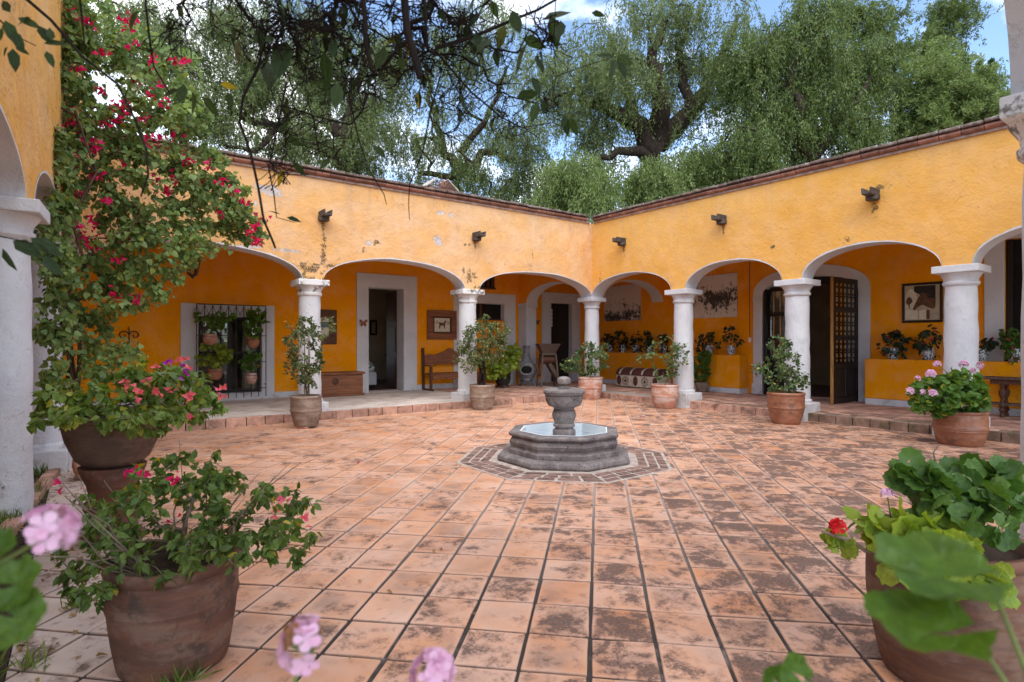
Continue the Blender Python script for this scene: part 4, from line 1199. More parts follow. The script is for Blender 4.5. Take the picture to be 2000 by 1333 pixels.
# window bay at the far right, above the ledge
surround(RW, fnR, (1.9, 3.52, 3.6, 1.12), (RWIN[0], RWIN[1], RWIN[3]), MT['white'], name='window_surround')
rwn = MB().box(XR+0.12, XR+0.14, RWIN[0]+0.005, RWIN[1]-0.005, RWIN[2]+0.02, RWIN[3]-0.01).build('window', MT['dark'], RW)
for yy in (RWIN[1]-0.11, (RWIN[0]+RWIN[1])/2, RWIN[0]+0.01):
    MB().box(XR+0.06, XR+0.118, yy, yy+0.1, RWIN[2]+0.02, RWIN[3]-0.01).build('frame', MT['wood_black'], rwn)
MB().box(XR-0.02, XR+0.05, RWIN[0]+0.005, RWIN[1]-0.006, RWIN[2]+0.001, RWIN[2]+0.05).build('sill', MT['wood_black'], rwn)
MB().box(XR+0.05, XR+0.119, RWIN[1]-0.45, RWIN[1]-0.3, 1.9, 2.9).build('pane', MT['paper_pale'], rwn)
# planted ledges in front of the rear wall
LED = 13.46
l1 = MB().box(LED, XR-0.002, 8.42, YR-0.002, WALK+0.13, 1.14)
ledge1 = l1.build('planted_ledge', MT['inner_wall'], RW, bevel=0.015)
MB().box(LED+0.012, XR-0.003, 8.432, YR-0.003, WALK, WALK+0.13).build('baseboard', MT['white'], RW)
l2 = MB().box(LED, XR-0.002, 0.6, A_-0.27, WALK+0.13, 1.12)
ledge2 = l2.build('planted_ledge', MT['inner_wall'], RW, bevel=0.015)
MB().box(LED+0.012, XR-0.003, 0.6, A_-0.282, WALK, WALK+0.13).build('baseboard', MT['white'], RW)
MB().box(XC+TH+0.002, XR+5, -2.6, YR+0.44, 3.9, 4.21).build('roof', MT['cornice_cap'], RW)
MB().box(XC+TH+0.001, XR-0.001, -2.5, YR-0.001, 3.86, 3.899).build('ceiling', MT['white'], RW)
for px, py in ((1218, 471), (1413, 428), (1708, 379)):
    spout(RW, onX(px, py, XC-TH), (-1, 0))
# light switch with its conduit
sw = onX(1465, 664, XR)
so_ = MB().box(XR-0.03, XR-0.001, sw.y-0.035, sw.y+0.035, sw.z-0.06, sw.z+0.06).build('light_switch', MT['plastic'], RW, bevel=0.005)
MB().box(XR-0.038, XR-0.0305, sw.y-0.012, sw.y+0.012, sw.z-0.02, sw.z+0.02).build('rocker', MT['plastic'], so_)
MB().tube([(XR-0.012, sw.y, sw.z+0.061), (XR-0.012, sw.y+0.01, 3.2), (XR-0.012, sw.y, 3.86)], 0.009, 6).build('conduit', MT['rust'], so_)

# ================================================================ LEFT WING (its columns stand close at the left edge)
LWG = thing('arcade_wing', 'yellow arcade wing at the left edge with a wide white-edged arch', 'building', (-0.6, 6, 0), GRP_W)
pA, pB = Vector((-0.575, 6.5)), Vector((-0.40, 8.6))
dl_ = (pB - pA).normalized(); nl = Vector((dl_.y, -dl_.x))        # nl points into the yard (+X)
fnL = lambda s_, q, z: (pA.x + dl_.x*s_ - nl.x*q, pA.y + dl_.y*s_ - nl.y*q, z)
sB = (pB - pA).length
LTOP = 5.75
arL = [(-3.75, -0.2), (0.2, sB-0.2), (sB+0.2, 4.45)]
facade(LWG, fnL, -5.9, 4.62, arL, MT['left_wall'], rise=0.5, amp=0.022, top=LTOP)
column(LWG, pA.x, pA.y, r=0.215, mouldy=False, zbot=0.0, turn=-0.08, foot=False)
column(LWG, pB.x, pB.y, r=0.195, zbot=0.06, turn=-0.08)
q0 = fnL(-3.95, 0, 0); column(LWG, q0[0], q0[1], r=0.22, turn=-0.08)
cornice(LWG, lambda s_, q, z: fnL(s_, q, z), -5.9, 4.4, math.pi/2 - 0.08, z=LTOP)
MB().box(-3.75, -3.3, 0.4, YR, -0.05, 4.0).build('rear_wall', MT['inner_wall'], LWG)
MB().box(-6, -0.95, 0.48, YC-TH-0.01, 3.9, 4.19).build('roof', MT['cornice_cap'], LWG)
for a, b in ((-3.7, -0.3), (0.3, sB-0.3)):      # kerb of old bricks along the planting strip
    s_ = a
    while s_ < b:
        p = fnL(s_ + 0.14, -0.21, 0)
        place('brick', bme[rs.randrange(4)][1], Matrix.Translation((p[0], p[1], -0.085 + rs.uniform(-0.01, 0.01))) @ Matrix.Rotation(math.pi/2 - 0.08 + rs.gauss(0, 0.03), 4, 'Z'), LWG)
        s_ += 0.31

# ================================================================ NEAR WING (the camera looks out of it)
NW = thing('arcade_wing', 'near arcade whose white column and arch show at the right edge', 'building', (3.7, 0.67, 0), GRP_W)
fnN = lambda s_, q, z: (s_, 0.66 - q, z)
ncx = 4.03
facade(NW, fnN, -1.0, XC + TH, [(-0.62, ncx-0.19), (ncx+0.19, 7.3), (7.7, XC-TH-0.01)], MT['left_wall'], rows=8, spring=2.75, rise=0.95, pw=5.0)
column(NW, ncx, 0.66, r=0.2, aw=1.22, mouldy=True, label='mouldy white column at the right edge', foot=False, spr=2.75)
column(NW, 7.5, 0.66, r=0.215, spr=2.75)
column(NW, XC, 0.66, r=0.215, spr=2.75)
cornice(NW, fnN, -0.6, XC - TH - 0.1, math.pi)
MB().box(-5, XC+TH, -1.0, 0.455, 3.9, 4.2).build('roof', MT['cornice_cap'], NW)  # unseen roof strip, kept shallow to shade the foreground but let light in behind
# ================================================================ FOUNTAIN
FN = thing('fountain', 'pitted grey stone fountain with octagonal basin and a bowl on a pedestal', 'fountain', (FCX, FCY, 0))
def octa(prof, name, mat, parent, bevel=0.012, close=True):
    mb = MB()
    mb.lathe(prof, 8, (FCX, FCY, 0), phase=OCT0, close=close)
    return mb.build(name, mat, parent, bevel=bevel, seg=2)
K8 = 1.0
octa([(0.86, 0.0), (0.885, 0.03), (0.875, 0.075), (0.84, 0.095), (0.60, 0.098)], 'step', MT['stone'], FN)
bas = octa([(0.50, 0.06), (0.735, 0.0985), (0.735, 0.15), (0.70, 0.165), (0.70, 0.185), (0.715, 0.21), (0.725, 0.245), (0.70, 0.29), (0.685, 0.302), (0.715, 0.312), (0.735, 0.33), (0.735, 0.352), (0.715, 0.366), (0.60, 0.366), (0.595, 0.36), (0.57, 0.16), (0.5, 0.158)], 'basin', MT['stone'], FN, bevel=0.006, close=False)
octa([(0.593, 0.3675), (0.572, 0.3685), (0.555, 0.18), (0.0, 0.18)], 'basin_lining', MT['liner'], bas, bevel=0, close=False)
octa([(0.566, 0.268), (0.0, 0.268)], 'water', MT['water'], bas, bevel=0, close=False)
ped = MB().lathe([(0.0, 0.17), (0.145, 0.17), (0.15, 0.19), (0.145, 0.36), (0.12, 0.375), (0.115, 0.39), (0.138, 0.405), (0.14, 0.43), (0.12, 0.445), (0.125, 0.46), (0.15, 0.52), (0.155, 0.56), (0.14, 0.61), (0.115, 0.63), (0.12, 0.645)], 26, (FCX, FCY, 0), wob=0.015)
ped.build('pedestal', MT['stone'], FN, smooth=True, sharp=30)
bowl = MB().lathe([(0.0, 0.62), (0.13, 0.622), (0.135, 0.645), (0.205, 0.675), (0.235, 0.73), (0.245, 0.80), (0.24, 0.805), (0.262, 0.82), (0.27, 0.85), (0.262, 0.872), (0.20, 0.89), (0.10, 0.885), (0.0, 0.885)], 30, (FCX, FCY, 0), wob=0.015)
bo = bowl.build('bowl', MT['stone'], FN, smooth=True, sharp=32)
MB().lathe([(0.07, 0.884), (0.075, 0.91), (0.05, 0.918), (0.045, 0.93), (0.085, 0.955), (0.092, 0.985), (0.085, 1.015), (0.05, 1.04), (0.0, 1.046)], 22, (FCX, FCY, 0), wob=0.02).build('finial', MT['stone'], bo, smooth=True, sharp=40)

# ================================================================ FURNITURE UNDER THE BACK ARCADE
def local(x, y, z, rz): return TR(x, y, z, rz)
# lantern
lp = onY(376, 545, 12.75); 
LN = thing('hanging_lantern', 'black iron lantern hanging under the arch above the barred window', 'lantern', (lp.x, lp.y, lp.z))
c = (lp.x, lp.y, lp.z)
MB().lathe([(0.0, 0.0), (0.02, 0.01), (0.03, 0.04), (0.075, 0.07), (0.08, 0.085), (0.05, 0.09)], 6, c).build('base', MT['iron'], LN)
MB().lathe([(0.082, 0.09), (0.135, 0.36)], 6, c, close=False).build('pane', MT['glass'], LN)
for k in range(6):
    a = 2*math.pi*k/6
    MB().tube([(c[0]+0.084*math.cos(a), c[1]+0.084*math.sin(a), c[2]+0.085), (c[0]+0.138*math.cos(a), c[1]+0.138*math.sin(a), c[2]+0.365)], 0.007, 5).build('rib', MT['iron'], LN)
MB().lathe([(0.15, 0.36), (0.155, 0.375), (0.13, 0.40), (0.10, 0.47), (0.055, 0.52), (0.05, 0.55), (0.02, 0.57), (0.0, 0.60)], 6, c).build('hood', MT['iron'], LN)
MB().tube([(c[0], c[1], c[2]+0.59), (c[0], c[1], 3.87)], 0.008, 5).build('rod', MT['iron'], LN)
# wooden chest
x0, x1, yb = 4.30, 5.60, YR - 0.06
CH = thing('wooden_chest', 'long reddish wooden chest with round lock beside the doorway', 'chest', ((x0+x1)/2, yb-0.28, WALK))
MB().box(x0, x1, yb-0.52, yb, WALK+0.06, WALK+0.53).build('body', MT['wood_h'], CH, bevel=0.008)
MB().box(x0-0.04, x1+0.04, yb-0.57, yb+0.02, WALK+0.531, WALK+0.585).build('lid', MT['wood_h'], CH, bevel=0.01)
MB().box(x0-0.03, x1+0.03, yb-0.55, yb+0.01, WALK+0.005, WALK+0.059).build('plinth', MT['wood_h'], CH, bevel=0.008)
MB(Matrix.Translation(((x0+x1)/2-0.05, yb-0.52, WALK+0.37)) @ Matrix.Rotation(RD(90), 4, 'X')).lathe([(0.085, 0), (0.085, 0.012), (0.05, 0.02), (0.0, 0.02)], 16).build('lock_plate', MT['wood_v'], CH, smooth=True)
# bench with scalloped back and apron
bx0, bx1, by = 7.52, 9.25, YR - 0.1
BN = thing('wooden_bench', 'brown wooden bench with scalloped back and apron by the doorway', 'bench', ((bx0+bx1)/2, by-0.25, WALK))
top = []
n = 44
for k in range(n+1):
    t = k/n
    z = 0.95 + 0.16*math.exp(-((t-0.5)/0.16)**2) + 0.035*abs(math.sin(t*math.pi*5))
    top.append((bx0 + 0.05 + (bx1-bx0-0.1)*t, WALK + z))
poly = [(bx0+0.05, WALK+0.70), *top, (bx1-0.05, WALK+0.70)]
MB().prism(poly, lambda u, v, q: (u, by + q + 0.12*(v-WALK-0.7), v), -0.035, 0.0).build('backrest', MT['wood_h'], BN)
MB().box(bx0+0.02, bx1-0.02, by-0.45, by+0.005, WALK+0.43, WALK+0.47).build('seat', MT['wood_h'], BN, bevel=0.008)
ap = [(bx0+0.08, WALK+0.428)]
for k in range(61):
    t = k/60
    ap.append((bx0+0.08 + (bx1-bx0-0.16)*t, WALK+0.345 - 0.055*abs(math.sin(t*math.pi*8))))
ap.append((bx1-0.08, WALK+0.428))
MB().prism(ap, lambda u, v, q: (u, by - 0.43 + q, v), 0.0, 0.025).build('apron', MT['wood_h'], BN)
for xx in (bx0, bx1-0.075):
    MB().prism([(by-0.005, WALK+0.04), (by+0.06, WALK+0.04), (by+0.085, WALK+1.0), (by+0.10, WALK+1.16), (by+0.03, WALK+1.16)], lambda u, v, q: (q, u, v), xx, xx+0.07).build('post', MT['wood_v'], BN, bevel=0.006)
    MB().box(xx+0.002, xx+0.068, by-0.44, by-0.37, WALK+0.05, WALK+0.66).build('leg', MT['wood_v'], BN, bevel=0.006)
    MB().box(xx-0.004, xx+0.074, by-0.47, by+0.02, WALK+0.66, WALK+0.70).build('armrest', MT['wood_h'], BN, bevel=0.008)
    MB().box(xx+0.004, xx+0.066, by-0.54, by+0.06, WALK+0.0, WALK+0.049).build('foot', MT['wood_v'], BN, bevel=0.01)
# pictures
def frame(root, fn, u0, u1, v0, v1, wd, mat, q=-0.05):
    for a, b, c_, d in ((u0, u1, v0, v0+wd), (u0, u1, v1-wd, v1), (u0, u0+wd, v0+wd+0.001, v1-wd-0.001), (u1-wd, u1, v0+wd+0.001, v1-wd-0.001)):
        MB().prism([(a, c_), (b, c_), (b, d), (a, d)], fn, q, -0.004).build('frame', mat, root, bevel=0.012)
def blobs(root, fn, shapes, mat, q):
    for nm, pts in shapes:
        MB().prism(pts, fn, q, q + 0.0015).build(nm, mat, root)
def ell(u, v, a, b, n=18): return [(u + a*math.cos(2*math.pi*k/n), v + b*math.sin(2*math.pi*k/n)) for k in range(n)]
u0, u1, v0, v1 = 7.69, 8.64, 1.54, 2.37
PIC = thing('framed_picture', 'wide brown wooden frame with a small horse drawing above the bench', 'picture', ((u0+u1)/2, YR, v0))
frame(PIC, fnB, u0, u1, v0, v1, 0.22, MT['wood_h'], -0.06)
frame(PIC, fnB, u0+0.17, u1-0.17, v0+0.17, v1-0.17, 0.05, MT['wood_v'], -0.07)
MB().prism([(u0+0.2, v0+0.2), (u1-0.2, v0+0.2), (u1-0.2, v1-0.2), (u0+0.2, v1-0.2)], fnB, -0.03, -0.01).build('drawing', MT['paper_pale'], PIC)
cu, cv = (u0+u1)/2, (v0+v1)/2
blobs(PIC, fnB, [('horse_print', [(cu-0.10, cv-0.10), (cu-0.09, cv+0.02), (cu-0.12, cv+0.08), (cu-0.05, cv+0.07), (cu+0.05, cv+0.06), (cu+0.09, cv+0.13), (cu+0.14, cv+0.12), (cu+0.10, cv+0.03), (cu+0.09, cv-0.11), (cu+0.07, cv-0.11), (cu+0.05, cv-0.02), (cu-0.05, cv-0.02), (cu-0.07, cv-0.11)])], MT['print_brown'], -0.034)
blobs(PIC, fnB, [('tree_print', ell(cu-0.17, cv+0.07, 0.06, 0.06)), ('tree_print', ell(cu+0.2, cv+0.06, 0.05, 0.05))], MT['paper'], -0.033)
u0, u1, v0, v1 = 4.35, 5.13, 1.42, 2.28
PIC2 = thing('framed_picture', 'dark framed picture partly hidden behind a white column and its potted shrub', 'picture', ((u0+u1)/2, YR, v0))
frame(PIC2, fnB, u0, u1, v0, v1, 0.2, MT['wood_v'], -0.055)
MB().prism([(u0+0.18, v0+0.18), (u1-0.18, v0+0.18), (u1-0.18, v1-0.18), (u0+0.18, v1-0.18)], fnB, -0.03, -0.01).build('drawing', MT['paper_pale'], PIC2)
blobs(PIC2, fnB, [('sea_print', [(u0+0.2, v0+0.42), (u1-0.2, v0+0.42), (u1-0.2, v0+0.56), (u0+0.2, v0+0.56)])], MT['print_blue'], -0.033)
# butterflies
def butterfly(label, fn, u, v, s_, mat):
    b = thing('butterfly_ornament', label, 'ornament', fn(u, v, 0))
    for k in (-1, 1):
        MB().prism([(u, v), (u+k*0.25*s_, v+0.5*s_), (u+k*0.62*s_, v+0.62*s_), (u+k*0.66*s_, v+0.3*s_), (u+k*0.4*s_, v+0.05*s_)], lambda a, c_, q: fn(a, c_, q - 0.25*abs(a-u)), -0.012, -0.008).build('wing', mat, b)
        MB().prism([(u, v), (u+k*0.4*s_, v), (u+k*0.5*s_, v-0.25*s_), (u+k*0.3*s_, v-0.55*s_), (u+k*0.1*s_, v-0.3*s_)], lambda a, c_, q: fn(a, c_, q - 0.2*abs(a-u)), -0.012, -0.008).build('wing', mat, b)
    MB().tube([fn(u, v-0.35*s_, -0.012), fn(u, v, -0.016), fn(u, v+0.4*s_, -0.012)], [0.004, 0.009, 0.005], 6).build('body', mat, b)
bp = onY(709, 632, YR-0.03)
butterfly('rust coloured metal butterfly on the white door surround', lambda u, v, q: (u, YR - 0.03 + q, v), bp.x, bp.z, 0.17, MT['rust'])
bp = onY(1049, 630, YR)
butterfly('small dark butterfly ornament beside the corner doorway', fnB, bp.x, bp.z, 0.15, MT['wood_grey'])
# chiminea
cp = (10.72, 13.75, WALK)
CM = thing('chiminea', 'grey clay chiminea with round mouth and tall flue', 'stove', cp)
prof = [(0.13, 0.14), (0.17, 0.15), (0.18, 0.19), (0.17, 0.205), (0.245, 0.29), (0.305, 0.40), (0.315, 0.50), (0.285, 0.60), (0.215, 0.69), (0.15, 0.75), (0.12, 0.80), (0.105, 0.92), (0.092, 1.05), (0.088, 1.14), (0.105, 1.15), (0.108, 1.20), (0.095, 1.21), (0.07, 1.205), (0.065, 0.9)]
fa = math.atan2(-cp[1], -cp[0])      # mouth faces the yard
nseg = 40
mb = MB(); vs = []; fs = []
for (r_, z) in [(p[0], p[1]) for p in prof]:
    for i in range(nseg):
        a = fa + 2*math.pi*i/nseg
        vs.append((cp[0]+r_*math.cos(a), cp[1]+r_*math.sin(a), cp[2]+z))
for k in range(len(prof)-1):
    zc = (prof[k][1]+prof[k+1][1])/2
    for i in range(nseg):
        da = min(i+0.5, nseg-i-0.5)*2*math.pi/nseg
        if 0.36 < zc < 0.64 and ((da/0.62)**2 + ((zc-0.5)/0.17)**2) < 1.0: continue
        j = (i+1) % nseg
        fs.append((k*nseg+i, k*nseg+j, (k+1)*nseg+j, (k+1)*nseg+i))
mb.add(vs, fs)
cb = mb.build('body', MT['clay_grey'], CM, smooth=True, sharp=35, fix=False)
MB().lathe([(0.0, 0.25), (0.2, 0.27), (0.27, 0.42), (0.275, 0.52), (0.24, 0.6), (0.1, 0.72), (0.0, 0.73)], 20, cp).build('firebox', MT['recess_dark'], CM, smooth=True)  # near-black inner shell: the mouth's dark recess put into the colour
rim = []
for k in range(25):
    b = 2*math.pi*k/24
    zz = 0.50 + 0.15*math.sin(b)
    a = fa + 0.60*math.cos(b)*(1.0 if math.sin(b) > -0.4 else 1.08)
    r_ = 0.318 - 0.55*max(0, abs(zz-0.48)-0.03)**1.2
    rim.append((cp[0]+(r_+0.012)*math.cos(a), cp[1]+(r_+0.012)*math.sin(a), cp[2]+zz))
MB().tube(rim, 0.033, 8, cap=False).build('mouth_rim', MT['clay_grey'], CM, smooth=True, sharp=60)
for k in range(4):
    a = fa + 0.8 + k*math.pi/2
    pts = [(cp[0]+r_*math.cos(a), cp[1]+r_*math.sin(a), cp[2]+z) for r_, z in ((0.17, 0.2), (0.22, 0.12), (0.25, 0.012), (0.29, 0.012), (0.30, 0.04))]
    MB().tube(pts, 0.01, 5).build('leg', MT['iron'], CM)
rg = [(cp[0]+0.18*math.cos(2*math.pi*k/20), cp[1]+0.18*math.sin(2*math.pi*k/20), cp[2]+0.165) for k in range(21)]
MB().tube(rg, 0.01, 5, cap=False).build('stand_ring', MT['iron'], CM)
# old wooden winnowing mill
mp_ = P(1070, 750, 17.1)
ang = math.atan2(-FC, -FS) + RD(8)
Mm = TR(mp_.x, mp_.y, WALK, math.atan2(-FS, FC) + RD(12))
ML = thing('wooden_mill', 'old wooden grain mill with hopper and sloping chute beside the corner doorway', 'mill', (mp_.x, mp_.y, WALK))
hop = MB(Mm)
a0, a1, b0, b1 = 0.20, 0.33, 0.14, 0.24
vs = [(-a0, -b0, 1.0), (a0, -b0, 1.0), (a0, b0, 1.0), (-a0, b0, 1.0), (-a1, -b1, 1.27), (a1, -b1, 1.27), (a1, b1, 1.27), (-a1, b1, 1.27)]
ins = [(-a0+0.02, -b0+0.02, 1.01), (a0-0.02, -b0+0.02, 1.01), (a0-0.02, b0-0.02, 1.01), (-a0+0.02, b0-0.02, 1.01), (-a1+0.025, -b1+0.025, 1.27), (a1-0.025, -b1+0.025, 1.27), (a1-0.025, b1-0.025, 1.27), (-a1+0.025, b1-0.025, 1.27)]
fs = [(0, 1, 5, 4), (1, 2, 6, 5), (2, 3, 7, 6), (3, 0, 4, 7), (3, 2, 1, 0)]
hop.add(vs + ins, fs + [tuple(i+8 for i in f)[::-1] for f in fs] + [(4, 5, 13, 12), (5, 6, 14, 13), (6, 7, 15, 14), (7, 4, 12, 15)])
hop.build('hopper', MT['wood_grey'], ML)
MB(Mm).box(-0.22, 0.22, -0.17, 0.17, 0.93, 0.999).build('cross_frame', MT['wood_grey'], ML, bevel=0.008)
MB(Mm @ Matrix.Translation((-0.2, 0, 0.80)) @ Matrix.Rotation(RD(90), 4, 'Y')).lathe([(0.0, 0), (0.13, 0), (0.13, 0.38), (0.0, 0.38)], 18).build('drum', MT['wood_v'], ML, smooth=True)
for sx in (-1, 1):
    for sy in (-1, 1):
        MB(Mm).tube([(sx*0.20, sy*0.14, 0.96), (sx*0.27, sy*0.24, 0.0)], 0.036, 4).build('leg', MT['wood_grey'], ML)
    MB(Mm).tube([(sx*0.24, -0.2, 0.35), (sx*0.24, 0.2, 0.35)], 0.028, 4).build('stretcher', MT['wood_grey'], ML)
ch_ = MB(Mm)
ch_.prism([(-0.02, 0.66), (0.36, 0.05), (0.40, 0.08), (0.02, 0.69)], lambda u, v, q: (u, q, v), -0.15, 0.15)
cho = ch_.build('chute', MT['wood_grey'], ML, bevel=0.005)
for yy in (-0.18, 0.152):
    MB(Mm).prism([(-0.03, 0.65), (0.36, 0.02), (0.44, 0.09), (0.05, 0.72)], lambda u, v, q: (u, q, v), yy, yy+0.028).build('chute_side', MT['wood_grey'], cho)
MB(Mm).box(-0.26, -0.21, -0.05, 0.05, 0.72, 0.90).build('crank_block', MT['wood_v'], ML)
MB(Mm).tube([(-0.26, 0, 0.82), (-0.33, 0, 0.82), (-0.33, 0.0, 0.66), (-0.42, 0, 0.66)], 0.014, 6).build('crank', MT['iron'], ML)
# bed with a leaf-print pillow inside the doorway
bx, by_ = onY(733, 720, YR+1.35).x, YR+1.25
BD = thing('bed', 'low bed with white linen just inside the dark doorway', 'bed', (bx-0.9, by_+0.5, WALK))
MB().box(bx-1.7, bx, by_, by_+1.0, WALK+0.22, WALK+0.46).build('mattress', MT['cloth'], BD, bevel=0.05, seg=3)
MB().box(bx-1.7, bx-0.01, by_-0.008, by_-0.001, WALK+0.10, WALK+0.42).build('valance', MT['cloth'], BD)
for xx in (bx-1.65, bx-0.08):
    for yy in (by_+0.05, by_+0.9):
        MB().box(xx, xx+0.05, yy, yy+0.05, WALK-0.02, WALK+0.23).build('leg', MT['iron'], BD)
pw = thing('pillow', 'white pillow with green leaf print on the bed inside the doorway', 'pillow', (bx-0.3, by_+0.3, WALK+0.46))
pb = MB(TR(bx-0.28, by_+0.3, WALK+0.62, 0.2) @ Matrix.Rotation(RD(20), 4, 'X'))
n = 10; vs = []; fs = []
for s_ in (-1, 1):
    for i in range(n+1):
        for j in range(n+1):
            u, v = i/n*2-1, j/n*2-1
            e = max(0, (1-u**4)*(1-v**4))**0.5
            vs.append((u*0.3, v*0.24, s_*0.15*e))
for s_ in range(2):
    for i in range(n):
        for j in range(n):
            a = s_*(n+1)**2 + i*(n+1)+j
            fs.append((a, a+1, a+n+2, a+n+1))
pb.add(vs, fs).build('cushion', MT['pillow'], pw, smooth=True)
for (pa, pb_, ta, tb_, lb) in ((754, 773, 613, 650, 'dim framed picture on the far wall of the room beyond the doorway'), (722, 736, 626, 655, 'small dark frame on the left of the dim room beyond the doorway')):
    A1, B1 = onY(pa, tb_, YR+4.99), onY(pb_, ta, YR+4.99)
    fp = thing('framed_picture', lb, 'picture', (A1.x, YR+4.99, A1.z))
    frame(fp, lambda u, v, q: (u, YR+4.99+q, v), A1.x, B1.x, A1.z, B1.z, 0.06, MT['wood_black'], -0.04)
    MB().box(A1.x+0.05, B1.x-0.05, YR+4.97, YR+4.985, A1.z+0.05, B1.z-0.05).build('print', MT['paper'], fp)

# ================================================================ THINGS UNDER THE RIGHT ARCADE
for lb, ya, yb_, za, zb, mt in (('large canvas of a dark crowd under a pale sky in the corner bay', 12.0, 13.55, 2.15, 3.28, 'canvas1'),
                                ('large canvas with black bull-like smudges beside the double door', 8.72, 10.12, 2.14, 3.30, 'canvas2')):
    cv_ = thing('canvas_painting', lb, 'painting', (XR, (ya+yb_)/2, za))
    MB().box(XR-0.035, XR-0.002, ya, yb_, za, zb).build('canvas', MT[mt], cv_, bevel=0.004)
u0, u1, v0, v1 = 4.18, 4.90, 1.88, 2.70
HP = thing('framed_picture', 'black framed brown picture of a horse head above the planted ledge', 'picture', (XR, (u0+u1)/2, v0))
frame(HP, fnR, u0, u1, v0, v1, 0.05, MT['wood_black'], -0.04)
MB().prism([(u0+0.04, v0+0.04), (u1-0.04, v0+0.04), (u1-0.04, v1-0.04), (u0+0.04, v1-0.04)], fnR, -0.022, -0.01).build('mount', MT['paper'], HP)
H = lambda pts: [(u1 - 0.05 - a*(u1-u0-0.1), v0 + 0.05 + b*(v1-v0-0.1)) for a, b in pts]
def smooth_poly(pts, it=2):
    for _ in range(it):
        q = []
        for i in range(len(pts)):
            a, b = pts[i], pts[(i+1) % len(pts)]
            q += [(a[0]*0.75+b[0]*0.25, a[1]*0.75+b[1]*0.25), (a[0]*0.25+b[0]*0.75, a[1]*0.25+b[1]*0.75)]
        pts = q
    return pts
blobs(HP, fnR, [('arch_print', H([(0.02, 0.35)] + [(0.02 + 0.17*(1-math.cos(math.pi*k/12)), 0.6 + 0.3*math.sin(math.pi*k/12)) for k in range(13)] + [(0.36, 0.35)]))], MT['paper_pale'], -0.0240)
blobs(HP, fnR, [('shadow_print', H([(0.27, 0.98), (0.88, 0.98), (0.88, 0.5), (0.5, 0.70), (0.27, 0.82)]))], MT['print_dark'], -0.0250)
blobs(HP, fnR, [('tree_print', H(smooth_poly([(0.03, 0.50), (0.05, 0.62), (0.12, 0.69), (0.20, 0.63), (0.24, 0.54), (0.17, 0.47), (0.09, 0.44)]))), ('trunk_print', H([(0.11, 0.36), (0.11, 0.47), (0.15, 0.47), (0.15, 0.36)]))], MT['print_brown'], -0.0258)
blobs(HP, fnR, [('horse_print', H(smooth_poly([(0.235, 0.33), (0.26, 0.285), (0.31, 0.29), (0.35, 0.345), (0.43, 0.40), (0.50, 0.435), (0.57, 0.42), (0.64, 0.37), (0.75, 0.325), (0.88, 0.30), (0.88, 0.62), (0.76, 0.68), (0.64, 0.745), (0.55, 0.76), (0.525, 0.83), (0.50, 0.765), (0.45, 0.77), (0.455, 0.72), (0.40, 0.655), (0.35, 0.56), (0.29, 0.45)])))], MT['print_brown'], -0.0270)
blobs(HP, fnR, [('eye_print', H(ell(0.425, 0.62, 0.018, 0.014, 10))), ('halter_print', H([(0.335, 0.50), (0.35, 0.51), (0.43, 0.42), (0.415, 0.41)])), ('mane_print', H([(0.56, 0.74), (0.70, 0.70), (0.88, 0.64), (0.88, 0.58), (0.68, 0.64)]))], MT['print_dark'], -0.0285)
blobs(HP, fnR, [('wall_print', H([(0.02, 0.02), (0.02, 0.33), (0.38, 0.27), (0.38, 0.02)])), ('fence_print', H([(0.42, 0.02), (0.42, 0.27), (0.62, 0.30), (0.62, 0.02)]))], MT['paper_pale'], -0.0260)
blobs(HP, fnR, [('post_print', H([(0.625, 0.02), (0.625, 0.3), (0.72, 0.28), (0.72, 0.02)]))], MT['print_brown'], -0.0265)
# painted trunk with rounded lid and sunbursts
tx, ty0, ty1 = 12.72, 10.42, 11.98
PT = thing('painted_trunk', 'cream trunk painted with dark brown sunbursts and rounded lid', 'trunk', (tx+0.26, (ty0+ty1)/2, WALK))
MB().box(tx, tx+0.55, ty0, ty1, WALK+0.03, WALK+0.36).build('body', MT['cream'], PT, bevel=0.008)
lid = [(tx-0.012, WALK+0.362), (tx+0.562, WALK+0.362)] + [(tx+0.275+0.287*math.cos(math.pi*k/12), WALK+0.385+0.185*math.sin(math.pi*k/12)) for k in range(13)]
ld = MB().prism(lid, lambda u, v, q: (u, q, v), ty0-0.01, ty1+0.01).build('lid', MT['oxblood'], PT, smooth=True, sharp=30)
for k in range(4):
    yy = ty0 + 0.12 + k*(ty1-ty0-0.30)/3
    bd = [(tx+0.275+0.293*math.cos(math.pi*k2/12), WALK+0.385+0.191*math.sin(math.pi*k2/12)) for k2 in range(13)] 
    inn_ = [(tx+0.275+0.283*math.cos(math.pi*k2/12), WALK+0.385+0.181*math.sin(math.pi*k2/12)) for k2 in range(12, -1, -1)]
    MB().prism(bd + inn_, lambda u, v, q: (u, q, v), yy, yy+0.055).build('lid_band', MT['cream'], ld)
fnT = lambda u, v, q: (tx + q, u, v)
for k in range(2):
    cy_, cz_ = ty1 - 0.36 - k*0.72, WALK+0.19
    MB().prism(ell(cy_, cz_, 0.045, 0.045, 14), fnT, -0.004, 0.002).build('sun_disc', MT['oxblood'], PT)
    for j in range(12):
        a = 2*math.pi*j/12
        e1, e2 = a-0.14, a+0.14
        MB().prism([(cy_+0.058*math.cos(a), cz_+0.058*math.sin(a)), (cy_+0.12*math.cos(e1), cz_+0.12*math.sin(e1)), (cy_+0.135*math.cos(a), cz_+0.135*math.sin(a)), (cy_+0.12*math.cos(e2), cz_+0.12*math.sin(e2))], fnT, -0.004, 0.002).build('sun_ray', MT['oxblood'], PT)
